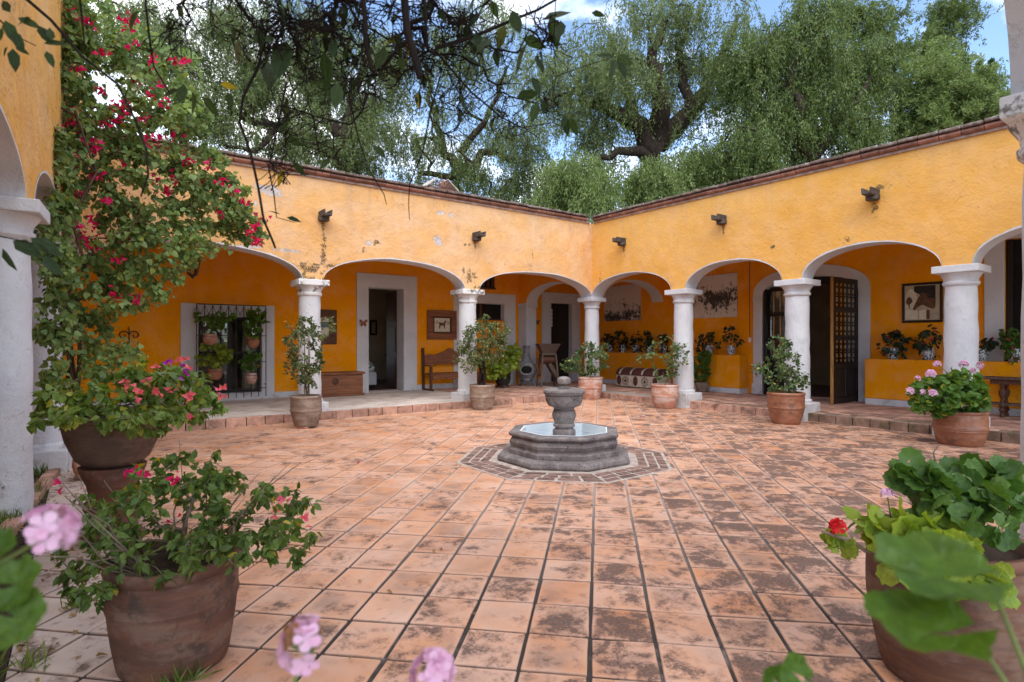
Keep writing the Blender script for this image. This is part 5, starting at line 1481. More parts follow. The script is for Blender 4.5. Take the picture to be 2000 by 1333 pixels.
for k in range(3):
    cy_ = ty1 - 0.02 - k*0.72
    MB().prism([(p[0], max(WALK+0.035, p[1])) for p in ell(min(max(cy_, ty0+0.11), ty1-0.11), WALK+0.20, 0.085, 0.14)], fnT, -0.004, 0.002).build('leaf_motif', MT['oxblood'], PT)
MB().box(tx-0.015, tx+0.565, ty0-0.008, ty1+0.008, WALK+0.0, WALK+0.029).build('plinth', MT['wood_grey'], PT)
# console table with turned legs
TB_ = thing('console_table', 'narrow dark wooden table with turned legs before the planted ledge', 'table', (13.1, 2.4, WALK))
MB().box(12.92, 13.36, 1.45, 3.36, 0.82, 0.86).build('tabletop', MT['wood_grey'], TB_, bevel=0.008)
MB().box(12.97, 13.31, 1.55, 3.22, 0.74, 0.819).build('apron', MT['wood_v'], TB_)
for yy in (1.68, 3.06):
    for xx in (13.02, 13.27):
        MB().lathe([(0.035, 0), (0.035, 0.06), (0.022, 0.08), (0.05, 0.13), (0.03, 0.17), (0.045, 0.2), (0.03, 0.22), (0.03, 0.30), (0.02, 0.32), (0.052, 0.40), (0.055, 0.46), (0.022, 0.52), (0.04, 0.55), (0.04, 0.591)], 12, (xx, yy, WALK)).build('leg', MT['wood_v'], TB_, smooth=True, sharp=45)
MB().box(13.02, 13.27, 1.64, 1.72, 0.32, 0.36).build('stretcher', MT['wood_v'], TB_)
MB().box(13.0, 13.30, 1.5, 3.3, 0.361, 0.40).build('shelf', MT['wood_grey'], TB_, bevel=0.006)
MB().box(13.02, 13.27, 3.02, 3.10, 0.32, 0.36).build('stretcher', MT['wood_v'], TB_)
# ================================================================ VEGETATION TOOLS
R = np.random.RandomState(5)
def V3(*a): return np.array(a, float)
def leaf_t(w=0.34, fold=0.10, droop=0.16):
    v = [(0,0,0), (w*0.85,0.28,fold), (w*0.72,0.64,fold*0.6-droop*0.4), (0,1,-droop), (-w*0.72,0.64,fold*0.6-droop*0.4), (-w*0.85,0.28,fold), (0,0.48,-droop*0.15)]
    return np.array(v), [(0,1,6), (1,2,6), (2,3,6), (3,4,6), (4,5,6), (5,0,6)]
def kite_t(w=0.16):
    return np.array([(0,0,0), (w,0.42,0.02), (0,1,-0.05), (-w,0.42,0.02)], float), [(0,1,2,3)]
def round_t(n=18, cup=0.16, scal=0.07):
    v = [(0, 0.42, 0.0)]; f = []
    for ring, rr in enumerate((0.55, 1.0)):
        for k in range(n):
            a = -math.pi/2 + 0.22 + (2*math.pi - 0.44)*k/(n-1)
            r_ = 0.55*rr*(1 + (scal*math.cos(k*math.pi) if ring else 0) + (0.035*math.cos(5*a) if ring else 0))
            z = cup*rr**1.5 - 0.05*rr*math.cos(6*a)*ring
            v.append((r_*math.cos(a), 0.42 + r_*math.sin(a)*0.95, z))
    for k in range(n-1):
        f.append((0, 1+k, 2+k))
        f.append((1+k, 1+n+k, 2+n+k, 2+k))
    return np.array(v), f
LEAF = leaf_t(); LEAF_N = leaf_t(0.22, 0.06, 0.12); LEAF_W = leaf_t(0.42, 0.12, 0.2)
LEAF_HEART = (np.array([(0,0,0),(0.30,-0.02,0.05),(0.44,0.26,0.09),(0.30,0.62,0.04),(0,1,-0.14),(-0.30,0.62,0.04),(-0.44,0.26,0.09),(-0.30,-0.02,0.05),(0,0.42,-0.02)], float), [(0,1,8),(1,2,8),(2,3,8),(3,4,8),(4,5,8),(5,6,8),(6,7,8),(7,0,8)])
PETAL = (np.array([(0,0,0),(0.20,0.35,0.03),(0.40,0.68,0.05),(0.26,0.96,-0.04),(0,1.02,-0.08),(-0.26,0.96,-0.04),(-0.40,0.68,0.05),(-0.20,0.35,0.03),(0,0.6,-0.03)], float), [(0,1,8),(1,2,8),(2,3,8),(3,4,8),(4,5,8),(5,6,8),(6,7,8),(7,0,8)])
KITE = kite_t(); ROUND = round_t(); ROUND_LO = round_t(11, 0.15, 0.06)
def norm(a): return a/np.maximum(np.linalg.norm(a, axis=-1, keepdims=True), 1e-9)
def frames(d, nrm):
    y = norm(d); x = norm(np.cross(y, nrm)); z = np.cross(x, y)
    return np.stack([x, y, z], axis=2)      # columns
def joined(name, tmpl, pos, d, nrm, sc, mat, parent, kind='stuff'):
    if len(pos) == 0: return None
    tv, tf = tmpl
    F = frames(d, nrm)
    V = np.einsum('nij,kj->nki', F, tv)*sc[:, None, None] + pos[:, None, :]
    n, k = len(pos), len(tv)
    V = V.reshape(-1, 3)
    c = pos.mean(0); c[2] = V[:, 2].min()
    V = V - c
    me = bpy.data.meshes.new(name)
    lens = np.array([len(f) for f in tf]); flat = np.array([i for f in tf for i in f])
    me.vertices.add(len(V)); me.vertices.foreach_set('co', V.astype(np.float32).ravel())
    loops = (flat[None, :] + (np.arange(n)*k)[:, None]).ravel()
    tot = np.tile(lens, n); st = np.concatenate([[0], np.cumsum(tot)[:-1]])
    me.loops.add(len(loops)); me.loops.foreach_set('vertex_index', loops.astype(np.int32))
    me.polygons.add(len(tot)); me.polygons.foreach_set('loop_start', st.astype(np.int32)); me.polygons.foreach_set('loop_total', tot.astype(np.int32))
    me.polygons.foreach_set('use_smooth', np.ones(len(tot), bool))
    me.update(calc_edges=True); me.validate()
    me.materials.append(mat)
    o = place(name, me, Matrix.Translation(c), parent)
    if kind: o['kind'] = kind
    return o
_tm = {}
def tmpl_mesh(name, tmpl, mat, key):
    k = (name, key, mat.name)
    if k not in _tm:
        me = bpy.data.meshes.new(name)
        me.from_pydata([tuple(v) for v in tmpl[0]], [], tmpl[1])
        me.polygons.foreach_set('use_smooth', [True]*len(me.polygons))
        me.materials.append(mat); me.update()
        _tm[k] = me
    return _tm[k]
def leaves(tmpl, key, pos, d, nrm, sc, mat, parent, single=0, pname='leaf', jname='leaves'):
    """the `single` leaves nearest the camera as parts of their own, the rest joined as one part of kind stuff"""
    pos, d, nrm, sc = map(np.asarray, (pos, d, nrm, sc))
    if single:
        dep = pos[:, 0]*FS + pos[:, 1]*FC
        order = np.argsort(dep)
        s_ = order[:single]; r_ = order[single:]
        vm = next((MT[k_+'_v'] for k_ in list(MT) if MT.get(k_) is mat and k_+'_v' in MT), mat)
        mes = []
        for var in range(4):
            tv = tmpl[0].copy()
            cu = (-0.10, 0.05, 0.16, 0.26)[var]; tw = (0.25, -0.2, 0.35, -0.4)[var]
            tv[:, 2] += -cu*tv[:, 1]**2*1.2 + cu*1.5*tv[:, 0]**2
            tv[:, 2] += tw*tv[:, 0]*tv[:, 1]
            mes.append(tmpl_mesh(pname, (tv, tmpl[1]), vm, key + str(var)))
        F = frames(d[s_], nrm[s_])
        for i, q in enumerate(s_):
            M = Matrix.Identity(4)
            for a in range(3):
                for b in range(3): M[a][b] = F[i, a, b]*sc[q]
                M[a][3] = pos[q, a]
            place(pname, mes[i % 4], M, parent)
    else:
        r_ = np.arange(len(pos))
    joined(jname, tmpl, pos[r_], d[r_], nrm[r_], sc[r_], mat, parent)
def ell_pts(c, r, n, surf=0.5, rnd=R):
    u = norm(rnd.normal(size=(n, 3)))
    q = rnd.rand(n)**(1/3.0)
    q = q*(1-surf) + surf*(0.75 + 0.25*rnd.rand(n))
    return np.asarray(c) + u*q[:, None]*np.asarray(r)
class Grow:
    def __init__(s, base):
        s.n = [np.array(p, float) for p in base]; s.par = [-1] + list(range(len(base)-1))
        s.ch = [list(range(len(base)))]
        s.base = s.n[0]
    def reach(s, targets, seg=0.12, wander=0.2, arch=0.1, back=0.35, rnd=R, mink=2, skip=0):
        t_ = np.asarray(targets)
        o = np.argsort(np.linalg.norm(t_ - s.n[-1], axis=1))
        for t in t_[o]:
            N = np.array(s.n[skip:])
            dv = np.linalg.norm(N - t, axis=1)
            db = np.linalg.norm(N - s.base, axis=1)
            cost = dv + back*db*0.15 + np.maximum(0, N[:, 2]-t[2])*0.35
            i = int(np.argmin(cost)) + skip
            L = float(np.linalg.norm(t - s.n[i]))
            k = max(mink, int(L/seg))
            a = s.n[i].copy(); off = rnd.normal(size=3)*wander*L*0.5; off2 = rnd.normal(size=3)*wander*L*0.25
            chn = [i]
            for j in range(1, k+1):
                q = j/k
                p = a + (t-a)*q + off*math.sin(math.pi*q)*0.6 + off2*math.sin(2*math.pi*q) + V3(0, 0, arch*L*math.sin(math.pi*q))
                if j < k: p = p + rnd.normal(size=3)*wander*0.06*L
                s.n.append(p); s.par.append(chn[-1]); chn.append(len(s.n)-1)
            s.ch.append(chn)
        return s
    def radii(s, rt, ex=0.42, rmax=1e9):
        w = np.ones(len(s.n)); has = np.zeros(len(s.n), bool)
        for i, p in enumerate(s.par):
            if p >= 0: has[p] = True
        w[has] = 0
        for i in range(len(s.n)-1, 0, -1):
            if s.par[i] >= 0: w[s.par[i]] += w[i]
        return np.minimum(rt*np.maximum(w, 1)**ex, rmax)
    def mesh(s, name, mat, parent, rt, ex=0.42, sides=5, rmax=1e9, taper=0.55):
        r = s.radii(rt, ex, rmax)
        mb = MB()
        for c in s.ch:
            rr = [r[i] for i in c]
            if len(c) > 1: rr[0] = min(rr[0], rr[1]*1.25)
            rr[-1] *= taper
            mb.tube([s.n[i] for i in c], rr, sides if max(rr) > rt*1.6 else max(3, sides-2), cap=True)
        o = mb.build(name, mat, parent, smooth=True, sharp=80, fix=False)
        o['kind'] = 'stuff'
        return o
    def sites(s, per, lo=0.2, rnd=R, chains=None):
        pos, d = [], []
        N = np.array(s.n)
        for c in (s.ch[1:] if chains is None else chains):
            m = len(c)-1
            k = rnd.poisson(per) if per < 30 else int(per)
            for _ in range(k):
                t = (lo + (1-lo)*rnd.rand())*m
                i = min(int(t), m-1)
                a, b = N[c[i]], N[c[i+1]]
                pos.append(a + (b-a)*(t-i)); d.append(b-a)
        return np.array(pos).reshape(-1, 3), norm(np.array(d).reshape(-1, 3))
def orient(d, out=0.5, rand=0.7, droop=0.3, up=0.8, rnd=R):
    n = len(d)
    dd = norm(d*out + norm(rnd.normal(size=(n, 3)))*rand + V3(0, 0, -droop))
    nn = norm(rnd.normal(size=(n, 3))*0.55 + V3(0, 0, up))
    return dd, nn

def pot(root, x, y, z, Rr, H, Rb, mat, bands=(0.42, 0.47, 0.52), lip=0.1, n=36, soil=True, bulge=0.03, wob=0.012):
    pr = [(0.0, 0.0), (Rb*0.96, 0.0), (Rb, 0.012)]
    for k in range(1, 15):
        t = k/14*(1-lip)
        r_ = Rb + (Rr*0.93-Rb)*(t/(1-lip))**0.9 + bulge*math.sin(math.pi*t)
        for b in bands:
            r_ += 0.006*math.exp(-((t-b)/0.012)**2)
        pr.append((r_, t*H))
        for b in bands:
            if t <= b < t + (1-lip)/14:
                pr.append((r_+0.008+ (Rr-Rb)*0.02, b*H))
    pr = sorted(pr[3:], key=lambda p: p[1]); pr = [(0.0, 0.0), (Rb*0.96, 0.0), (Rb, 0.012)] + pr
    pr += [(Rr*0.98, (1-lip)*H+0.006), (Rr, (1-lip*0.5)*H), (Rr*0.985, H-0.006), (Rr*0.96, H), (Rr*0.88, H-0.004), (Rr*0.84, H*0.86), (0.0, H*0.86)]
    o = MB().lathe(pr, n, (x, y, z), wob=wob, seed=x*3.1).build('pot', mat, root, smooth=True, sharp=45, fix=False)
    if soil:
        MB().lathe([(Rr*0.865, H*0.9), (Rr*0.5, H*0.915), (0.0, H*0.925)], 20, (x, y, z), close=False).build('soil', MT['soil'], root, smooth=True)
    return o
def umbel(root, c, r_, mat, n=14, dirn=(0, 0, 1), pet=0.5, name='flower_head', fade=None, seed=0):
    """head of five-petalled florets"""
    rd = np.random.RandomState(seed + 17)
    dv = norm(np.array(dirn, float))
    P_, D_, N_, S_ = [], [], [], []
    for k in range(n):
        u = norm(rd.normal(size=3) + dv*0.9)
        ctr = np.array(c) + u*r_*0.62
        t1 = norm(np.cross(u, rd.normal(size=3))); t2 = np.cross(u, t1)
        for j in range(5):
            a = 2*math.pi*j/5 + rd.rand()*0.3
            P_.append(ctr); D_.append(norm(t1*math.cos(a) + t2*math.sin(a) + u*0.35)); N_.append(u); S_.append(r_*pet*(0.85+0.3*rd.rand()))
    o = joined(name, PETAL, np.array(P_), np.array(D_), np.array(N_), np.array(S_), mat, root, kind=None)
    mb = MB()
    for k in range(n):
        u = norm(rd.normal(size=3) + dv*0.6)
        mb.tube([np.array(c) - dv*r_*0.35, np.array(c) + u*r_*0.5], 0.02*r_ + 0.0006, 3)
    q = mb.build('pedicels', MT['stem_green'], o, fix=False)
    return o
def bracts(root, pos, s_, mat, n=7, name='flower_cluster', seed=0, spread=1.0):
    rd = np.random.RandomState(seed)
    P_, D_, N_, S_ = [], [], [], []
    for k in range(n):
        c = np.array(pos) + rd.normal(size=3)*s_*spread
        u = norm(rd.normal(size=3) + V3(-FS*0.5, -FC*0.5, 0.3))
        t1 = norm(np.cross(u, rd.normal(size=3))); t2 = np.cross(u, t1)
        for j in range(3):
            a = 2*math.pi*j/3
            P_.append(c); D_.append(norm(t1*math.cos(a) + t2*math.sin(a) + u*0.8)); N_.append(u); S_.append(s_*(0.9+0.4*rd.rand()))
    return joined(name, LEAF_W, np.array(P_), np.array(D_), np.array(N_), np.array(S_), mat, root, kind=None)
GRP_P = 'potted plants round the courtyard'

# ================================================================ POTTED PLANTS AROUND THE YARD
def pot_thing(label, px, bottom, Rr, H, Rb, mat, d=None, z=0.0, **k):
    d_ = d if d else FPX*(CAMZ-z)/(bottom-666.5)
    p = P(px, bottom, d_)
    t = thing('potted_plant', label, 'potted plant', (p.x, p.y, z), GRP_P)
    pot(t, p.x, p.y, z, Rr, H, Rb, mat, **k)
    return t, p, d_
def px_ell(px, py, d, rx, rz, ry=None):
    c = P(px, py, d); k = d/FPX
    return (c.x, c.y, c.z), (rx*k, (ry or rx)*k, rz*k)

# c: tall thin shrub in the grey pot by the column
t, p, d = pot_thing('tall wispy shrub in a grey clay pot before the column with the chest', 598, 832, 0.265, 0.53, 0.19, MT['pot_grey'], z=0.03)
for s_ in (-1, 1): MB(TR(p.x, p.y, 0, 0.6)).box(s_*0.12-0.05, s_*0.12+0.05, -0.13, 0.13, 0.0, 0.031).build('pot_foot', MT['pot_pale'], t, bevel=0.006)
g = Grow([(p.x+0.02, p.y, 0.5), (p.x, p.y+0.02, 0.75), (p.x+0.03, p.y, 1.0)])
tg = np.vstack([ell_pts(*px_ell(598, 690, d, 36, 75), 90), ell_pts(*px_ell(575, 650, d, 30, 25), 10), ell_pts(*px_ell(630, 640, d, 28, 25), 12), ell_pts(*px_ell(580, 725, d, 30, 25), 14)])
g.reach(tg, 0.1, 0.25, 0.05); g.mesh('branches', MT['bark_pale'], t, 0.0028)
a, b = g.sites(21, 0.15); dd, nn = orient(b); leaves(LEAF, 'a', a + R.normal(size=a.shape)*0.025, dd, nn, 0.05*(0.7+0.6*R.rand(len(a))), MT['leaf_small'], t)
for k in range(4):
    q = R.normal(size=2)*0.05
    MB().tube([(p.x+q[0], p.y+q[1], 0.48), (p.x+q[0]*1.3, p.y+q[1]*1.2, 1.0), (p.x+q[0]*1.2, p.y+q[1], 1.55)], [0.011, 0.009, 0.005], 6).build('stem', MT['bark_pale'], t)
# d: dense rounded shrub with twisted trunk
t, p, d = pot_thing('dense rounded shrub with twisted trunk in a dark weathered pot', 942, 800, 0.285, 0.55, 0.205, MT['pot_grey'])
tw = []
for k in range(3):
    pts = [(p.x + 0.06*math.cos(k*2.1 + z*5), p.y + 0.06*math.sin(k*2.1 + z*5), 0.5 + z) for z in [i*0.08 for i in range(8)]]
    MB().tube(pts, [0.034 - 0.002*i for i in range(8)], 7).build('trunk', MT['bark_dark'], t, smooth=True)
g = Grow([(p.x, p.y, 0.95), (p.x, p.y, 1.12)])
tg = np.vstack([ell_pts(*px_ell(942, 672, d, 48, 46), 150), ell_pts(*px_ell(920, 700, d, 34, 30), 30), ell_pts(*px_ell(975, 650, d, 26, 26), 20), ell_pts(*px_ell(948, 636, d, 20, 22), 10)])
g.reach(tg, 0.12, 0.2, 0.05); g.mesh('branches', MT['bark_dark'], t, 0.0028)
a, b = g.sites(22, 0.1); dd, nn = orient(b); leaves(LEAF, 'a', a + R.normal(size=a.shape)*0.035, dd, nn, 0.05*(0.6+0.7*R.rand(len(a))), MT['leaf_small'], t)
# j: geranium in a dark cauldron by the chiminea
q = P(982, 752, 16.7)
t = thing('potted_plant', 'bright green geranium in a dark footed pot beside the chiminea', 'potted plant', (q.x, q.y, WALK), GRP_P)
MB().lathe([(0.0, 0.07), (0.14, 0.07), (0.21, 0.16), (0.235, 0.28), (0.22, 0.36), (0.245, 0.40), (0.24, 0.42), (0.21, 0.41), (0.2, 0.36), (0.0, 0.36)], 22, (q.x, q.y, WALK)).build('pot', MT['iron'], t, smooth=True)
for k in range(3):
    a = k*2.1
    MB().tube([(q.x+0.15*math.cos(a), q.y+0.15*math.sin(a), WALK+0.1), (q.x+0.2*math.cos(a), q.y+0.2*math.sin(a), WALK)], 0.018, 6).build('foot', MT['iron'], t)
g = Grow([(q.x, q.y, WALK+0.36), (q.x, q.y, WALK+0.5)])
tg = np.vstack([ell_pts(*px_ell(980, 712, 16.5, 30, 24), 60), ell_pts(*px_ell(1004, 690, 16.5, 14, 20), 18), ell_pts(*px_ell(965, 725, 16.3, 20, 18), 20)])
g.reach(tg, 0.12, 0.15); g.mesh('stems', MT['stem_green'], t, 0.004)
a, b = g.sites(6, 0.6); dd, nn = orient(b, up=0.6); nn = norm(nn + V3(-FS, -FC, 0)*0.6)
leaves(ROUND_LO, 'lo', a + R.normal(size=a.shape)*0.03, dd, nn, 0.11*(0.6+0.6*R.rand(len(a))), MT['leaf_ger_pale'], t)
# e: rose bush at the corner column
t, p, d = pot_thing('leafy rose bush in a pale pink clay pot at the corner column', 1153, 777, 0.325, 0.57, 0.235, MT['pot_pale'], d=15.0)
g = Grow([(p.x, p.y, 0.5), (p.x, p.y, 0.7)])
tg = np.vstack([ell_pts(*px_ell(1150, 705, d, 42, 32), 70), ell_pts(*px_ell(1108, 712, d, 22, 14), 14), ell_pts(*px_ell(1165, 680, d, 28, 18), 14)])
g.reach(tg, 0.15, 0.18); g.mesh('branches', MT['stem_green'], t, 0.004)
a, b = g.sites(13, 0.3); dd, nn = orient(b, up=0.6); leaves(LEAF_W, 'w', a + R.normal(size=a.shape)*0.03, dd, nn, 0.065*(0.7+0.6*R.rand(len(a))), MT['leaf_rose'], t)
# f: sparse rose
t, p, d = pot_thing('straggly bare-legged rose in an orange clay pot before the painted trunk', 1299, 797, 0.31, 0.53, 0.22, MT['pot_pale'])
g = Grow([(p.x, p.y, 0.48), (p.x, p.y, 0.6)])
tg = np.vstack([ell_pts(*px_ell(1300, 690, d, 30, 34), 22), ell_pts(*px_ell(1262, 697, d, 18, 16), 8), ell_pts(*px_ell(1325, 695, d, 22, 26), 10), ell_pts(*px_ell(1300, 725, d, 25, 20), 14)])
g.reach(tg, 0.15, 0.12, back=1.5); g.mesh('branches', MT['stem_green'], t, 0.005, 0.3)
a, b = g.sites(11, 0.4); dd, nn = orient(b, up=0.6); leaves(LEAF_W, 'w', a + R.normal(size=a.shape)*0.035, dd, nn, 0.06*(0.7+0.6*R.rand(len(a))), MT['leaf_rose'], t)
# g: tall rose by the double door
t, p, d = pot_thing('tall thorny rose in a banded brown pot before the double door', 1535, 827, 0.325, 0.57, 0.235, MT['pot_brown'])
g = Grow([(p.x, p.y, 0.5), (p.x, p.y, 0.62)])
tg = np.vstack([ell_pts(*px_ell(1520, 680, d, 26, 24), 16), ell_pts(*px_ell(1545, 700, d, 25, 36), 22), ell_pts(*px_ell(1475, 722, d, 14, 8), 5), ell_pts(*px_ell(1515, 720, d, 24, 30), 18), ell_pts(*px_ell(1555, 745, d, 24, 18), 18), ell_pts(*px_ell(1525, 752, d, 30, 12), 14)])
g.reach(tg, 0.14, 0.12, back=1.6); g.mesh('branches', MT['stem_green'], t, 0.005, 0.3)
a, b = g.sites(13, 0.35); dd, nn = orient(b, up=0.6); leaves(LEAF_W, 'w', a + R.normal(size=a.shape)*0.03, dd, nn, 0.058*(0.7+0.6*R.rand(len(a))), MT['leaf_rose'], t)
# h: pink geranium
t, p, d = pot_thing('bushy geranium with pale pink flower heads in a glossy brown pot', 1875, 868, 0.335, 0.50, 0.27, MT['pot_brown'])
g = Grow([(p.x, p.y, 0.45), (p.x, p.y, 0.6)])
tg = np.vstack([ell_pts(*px_ell(1852, 772, d, 66, 42), 190, 0.6), ell_pts(*px_ell(1880, 745, d, 30, 20), 40), ell_pts(*px_ell(1815, 790, d, 26, 22), 30)])
g.reach(tg, 0.12, 0.15); g.mesh('stems', MT['stem_green'], t, 0.004)
a, b = g.sites(5, 0.7); dd, nn = orient(b, up=0.7); nn = norm(nn + V3(-FS, -FC, 0)*0.6)
leaves(ROUND_LO, 'lo', a + R.normal(size=a.shape)*0.02, dd, nn, 0.085*(0.6+0.6*R.rand(len(a))), MT['leaf_ger'], t, single=150)
for k, (fx, fy, fr) in enumerate(((1818, 731, 15), (1792, 740, 10), (1830, 712, 12), (1777, 764, 13), (1822, 770, 15), (1802, 766, 9), (1882, 712, 14), (1900, 724, 9), (1914, 714, 12), (1884, 785, 15))):
    c_ = P(fx, fy, d - 0.28); fr = fr*d/FPX
    umbel(t, c_, fr*0.6, MT['fl_pink'], 12, (-FS*0.5, -FC*0.5, 0.8), 0.6, seed=k)
    MB().tube([c_, (p.x + (c_.x-p.x)*0.55, p.y + (c_.y-p.y)*0.55, c_.z-0.12), (p.x + (c_.x-p.x)*0.2, p.y + (c_.y-p.y)*0.2, 0.7)], 0.004, 4).build('flower_stem', MT['stem_green'], t)
# window grille pots
for k, (lb, px, py, rr, ly, lx, mt, big) in enumerate((
        ('geranium in a limed clay pot hung upper left on the window grille', 411, 664, 0.135, 628, 416, 'leaf_ger', 0.8),
        ('trailing geranium in an orange clay pot hung upper right on the window grille', 494, 669, 0.125, 630, 500, 'leaf_ger', 0.9),
        ('bright geranium in a clay pot hung lower left on the window grille', 420, 731, 0.14, 695, 415, 'leaf_ger_pale', 1.3),
        ('small geranium in a dark clay pot hung lower right on the window grille', 491, 739, 0.11, 708, 490, 'leaf_ger', 0.9))):
    d = dY(px, YR - 0.36); q = P(px, py, d)
    t = thing('hanging_plant', lb, 'potted plant', (q.x, q.y, q.z-0.1), 'geraniums hung on the window grille')
    pot(t, q.x, q.y, q.z-0.12, rr, 0.24, rr*0.68, MT['pot_red'] if k in (1, 2) else MT['pot_pale'], bands=(), n=22)
    ring = [(q.x+(rr+0.008)*math.cos(2*math.pi*i/16), q.y+(rr+0.008)*math.sin(2*math.pi*i/16), q.z+0.06) for i in range(17)]
    MB().tube(ring, 0.007, 5, cap=False).build('holder_ring', MT['iron'], t)
    MB().tube([(q.x, q.y+rr, q.z+0.06), (q.x, YR-0.2, q.z+0.06)], 0.008, 5).build('holder_arm', MT['iron'], t)
    g = Grow([(q.x, q.y, q.z+0.08), (q.x, q.y-0.02, q.z+0.14)])
    e = [ell_pts(*px_ell(lx, ly, d, 26*big, 22*big), int(34*big))]
    if k == 0: e.append(ell_pts(*px_ell(395, 622, d, 14, 10), 8)); e.append(ell_pts(*px_ell(440, 618, d, 20, 8), 6))
    if k == 1: e.append(ell_pts(*px_ell(500, 612, d, 18, 12), 14)); e.append(ell_pts(*px_ell(496, 650, d, 14, 14), 14))
    if k == 2: e.append(ell_pts(*px_ell(447, 700, d, 12, 12), 10))
    tg = np.vstack(e); g.reach(tg, 0.1, 0.2); g.mesh('stems', MT['stem_green'], t, 0.004)
    a, b = g.sites(3.2, 0.7); dd, nn = orient(b, up=0.6); nn = norm(nn + V3(-FS, -FC, 0)*0.7)
    leaves(ROUND_LO, 'lo', a, dd, nn, 0.10*(0.6+0.6*R.rand(len(a))), MT[mt], t)
# busy lizzies on the ledges
def ledge_plant(label, y, z, px_e, n, x=13.62, pot_r=0.11, pot_h=0.24, flowers=5, mat='leaf_shade', seed=0, single=0, flm='fl_rose', group='flowering plants on the ledges'):
    rd = np.random.RandomState(seed)
    t = thing('ledge_plant', label, 'potted plant', (x, y, z), group)
    pr = [(0.0, 0.0), (pot_r*0.78, 0.0), (pot_r*0.82, 0.02), (pot_r, pot_h*0.6), (pot_r*0.92, pot_h*0.85), (pot_r*1.0, pot_h), (pot_r*0.9, pot_h), (pot_r*0.85, pot_h*0.85), (0.0, pot_h*0.85)]
    MB().lathe(pr, 20, (x, y, z)).build('pot', MT['talavera'], t, smooth=True, sharp=40)
    g = Grow([(x, y, z+pot_h*0.85), (x-0.02, y, z+pot_h+0.05)])
    tg = np.vstack([ell_pts(c_, r_, m, 0.5, rd) for (c_, r_, m) in px_e])
    g.reach(tg, 0.1, 0.15, rnd=rd); g.mesh('stems', MT['stem_green'], t, 0.004)
    a, b = g.sites(n, 0.5, rd); dd, nn = orient(b, droop=0.5, up=0.6, rnd=rd)
    leaves(LEAF_W, 'w', a + rd.normal(size=a.shape)*0.03, dd, nn, 0.095*(0.7+0.5*rd.rand(len(a))), MT[mat], t)
    for k in range(flowers):
        c_ = tg[rd.randint(len(tg))] + np.array([-0.05, -0.02, 0.02])
        bracts(t, c_, 0.032, MT[flm], 2, 'flower', seed*31+k, 0.4)
    return t
LX = 13.60
def le(px, py, rx, rz, m, X=LX):
    d = dX(px, X); c_, r_ = px_ell(px, py, d, rx, rz, rx*0.6)
    return (c_, r_, m)
y1_, y2_ = onX(1743, 690, LX).y, onX(1812, 690, LX).y
ledge_plant('red busy lizzie in a blue and white pot under the horse picture, nearer the door', y1_, 1.12, [le(1735, 672, 30, 22, 16), le(1745, 655, 18, 12, 10), le(1765, 668, 18, 14, 10), le(1755, 695, 14, 10, 5)], 5, flowers=6, seed=1)
ledge_plant('red busy lizzie in a blue and white pot between the horse picture and a column', y2_, 1.12, [le(1815, 662, 26, 20, 18), le(1798, 668, 22, 18, 12), le(1812, 700, 14, 14, 6)], 5, flowers=7, seed=2)
ledge_plant('small busy lizzie in a blue and white pot behind the rightmost yard column', onX(1916, 690, LX).y, 1.12, [le(1930, 670, 16, 12, 12)], 5, flowers=2, seed=3)
ledge_plant('bushy red busy lizzie on the ledge before the dark window', onX(1982, 690, LX).y, 1.12, [le(1975, 665, 24, 26, 26), le(1985, 690, 18, 24, 14)], 6, flowers=4, seed=4, mat='leaf_ger_dark')
ledge_plant('upright dark begonia in a blue and white pot beside the double door', onX(1427, 680, LX).y, 1.14, [le(1425, 655, 18, 18, 14), le(1445, 668, 12, 8, 6), le(1405, 672, 10, 8, 5)], 5, flowers=2, seed=5)
ledge_plant('dark begonia on the ledge between the bull canvas and a column', onX(1385, 680, LX).y, 1.14, [le(1380, 660, 22, 16, 16), le(1372, 678, 16, 14, 10)], 5, flowers=2, seed=6)
for k, (px, nm) in enumerate(((1190, 'leftmost'), (1215, 'second'), (1241, 'third'), (1266, 'fourth'), (1294, 'fifth'))):
    ledge_plant('%s of five dark leafy plants on the ledge of the corner bay' % ('leftmost' if k == 0 else nm + ' from the left'), onX(px, 680, LX).y, 1.14, [le(px, 664 - 5*(k % 2), 15, 13, 16), le(px, 678, 13, 9, 8)], 6, flowers=2, seed=10+k)
# climbing green shrub behind the column (potted, stands on the walkway)
q = onX(1372, 757, 13.2)
t = thing('potted_plant', 'bushy yellow-green shrub standing behind a column below the begonia', 'potted plant', (13.2, q.y, WALK), GRP_P)
pot(t, 13.2, q.y, WALK, 0.17, 0.26, 0.12, MT['pot_grey'], bands=(), n=22)
g = Grow([(13.2, q.y, WALK+0.22), (13.2, q.y, WALK+0.4)])
dd_ = dX(1370, 13.2)
tg = np.vstack([ell_pts(*px_ell(1368, 720, dd_, 18, 34), 60), ell_pts(*px_ell(1378, 700, dd_, 12, 18), 20)])
g.reach(tg, 0.12, 0.2); g.mesh('branches', MT['bark_pale'], t, 0.003)
a, b = g.sites(9, 0.2); dd, nn = orient(b); leaves(LEAF_W, 'w', a, dd, nn, 0.085*(0.7+0.5*R.rand(len(a))), MT['leaf_ger'], t)

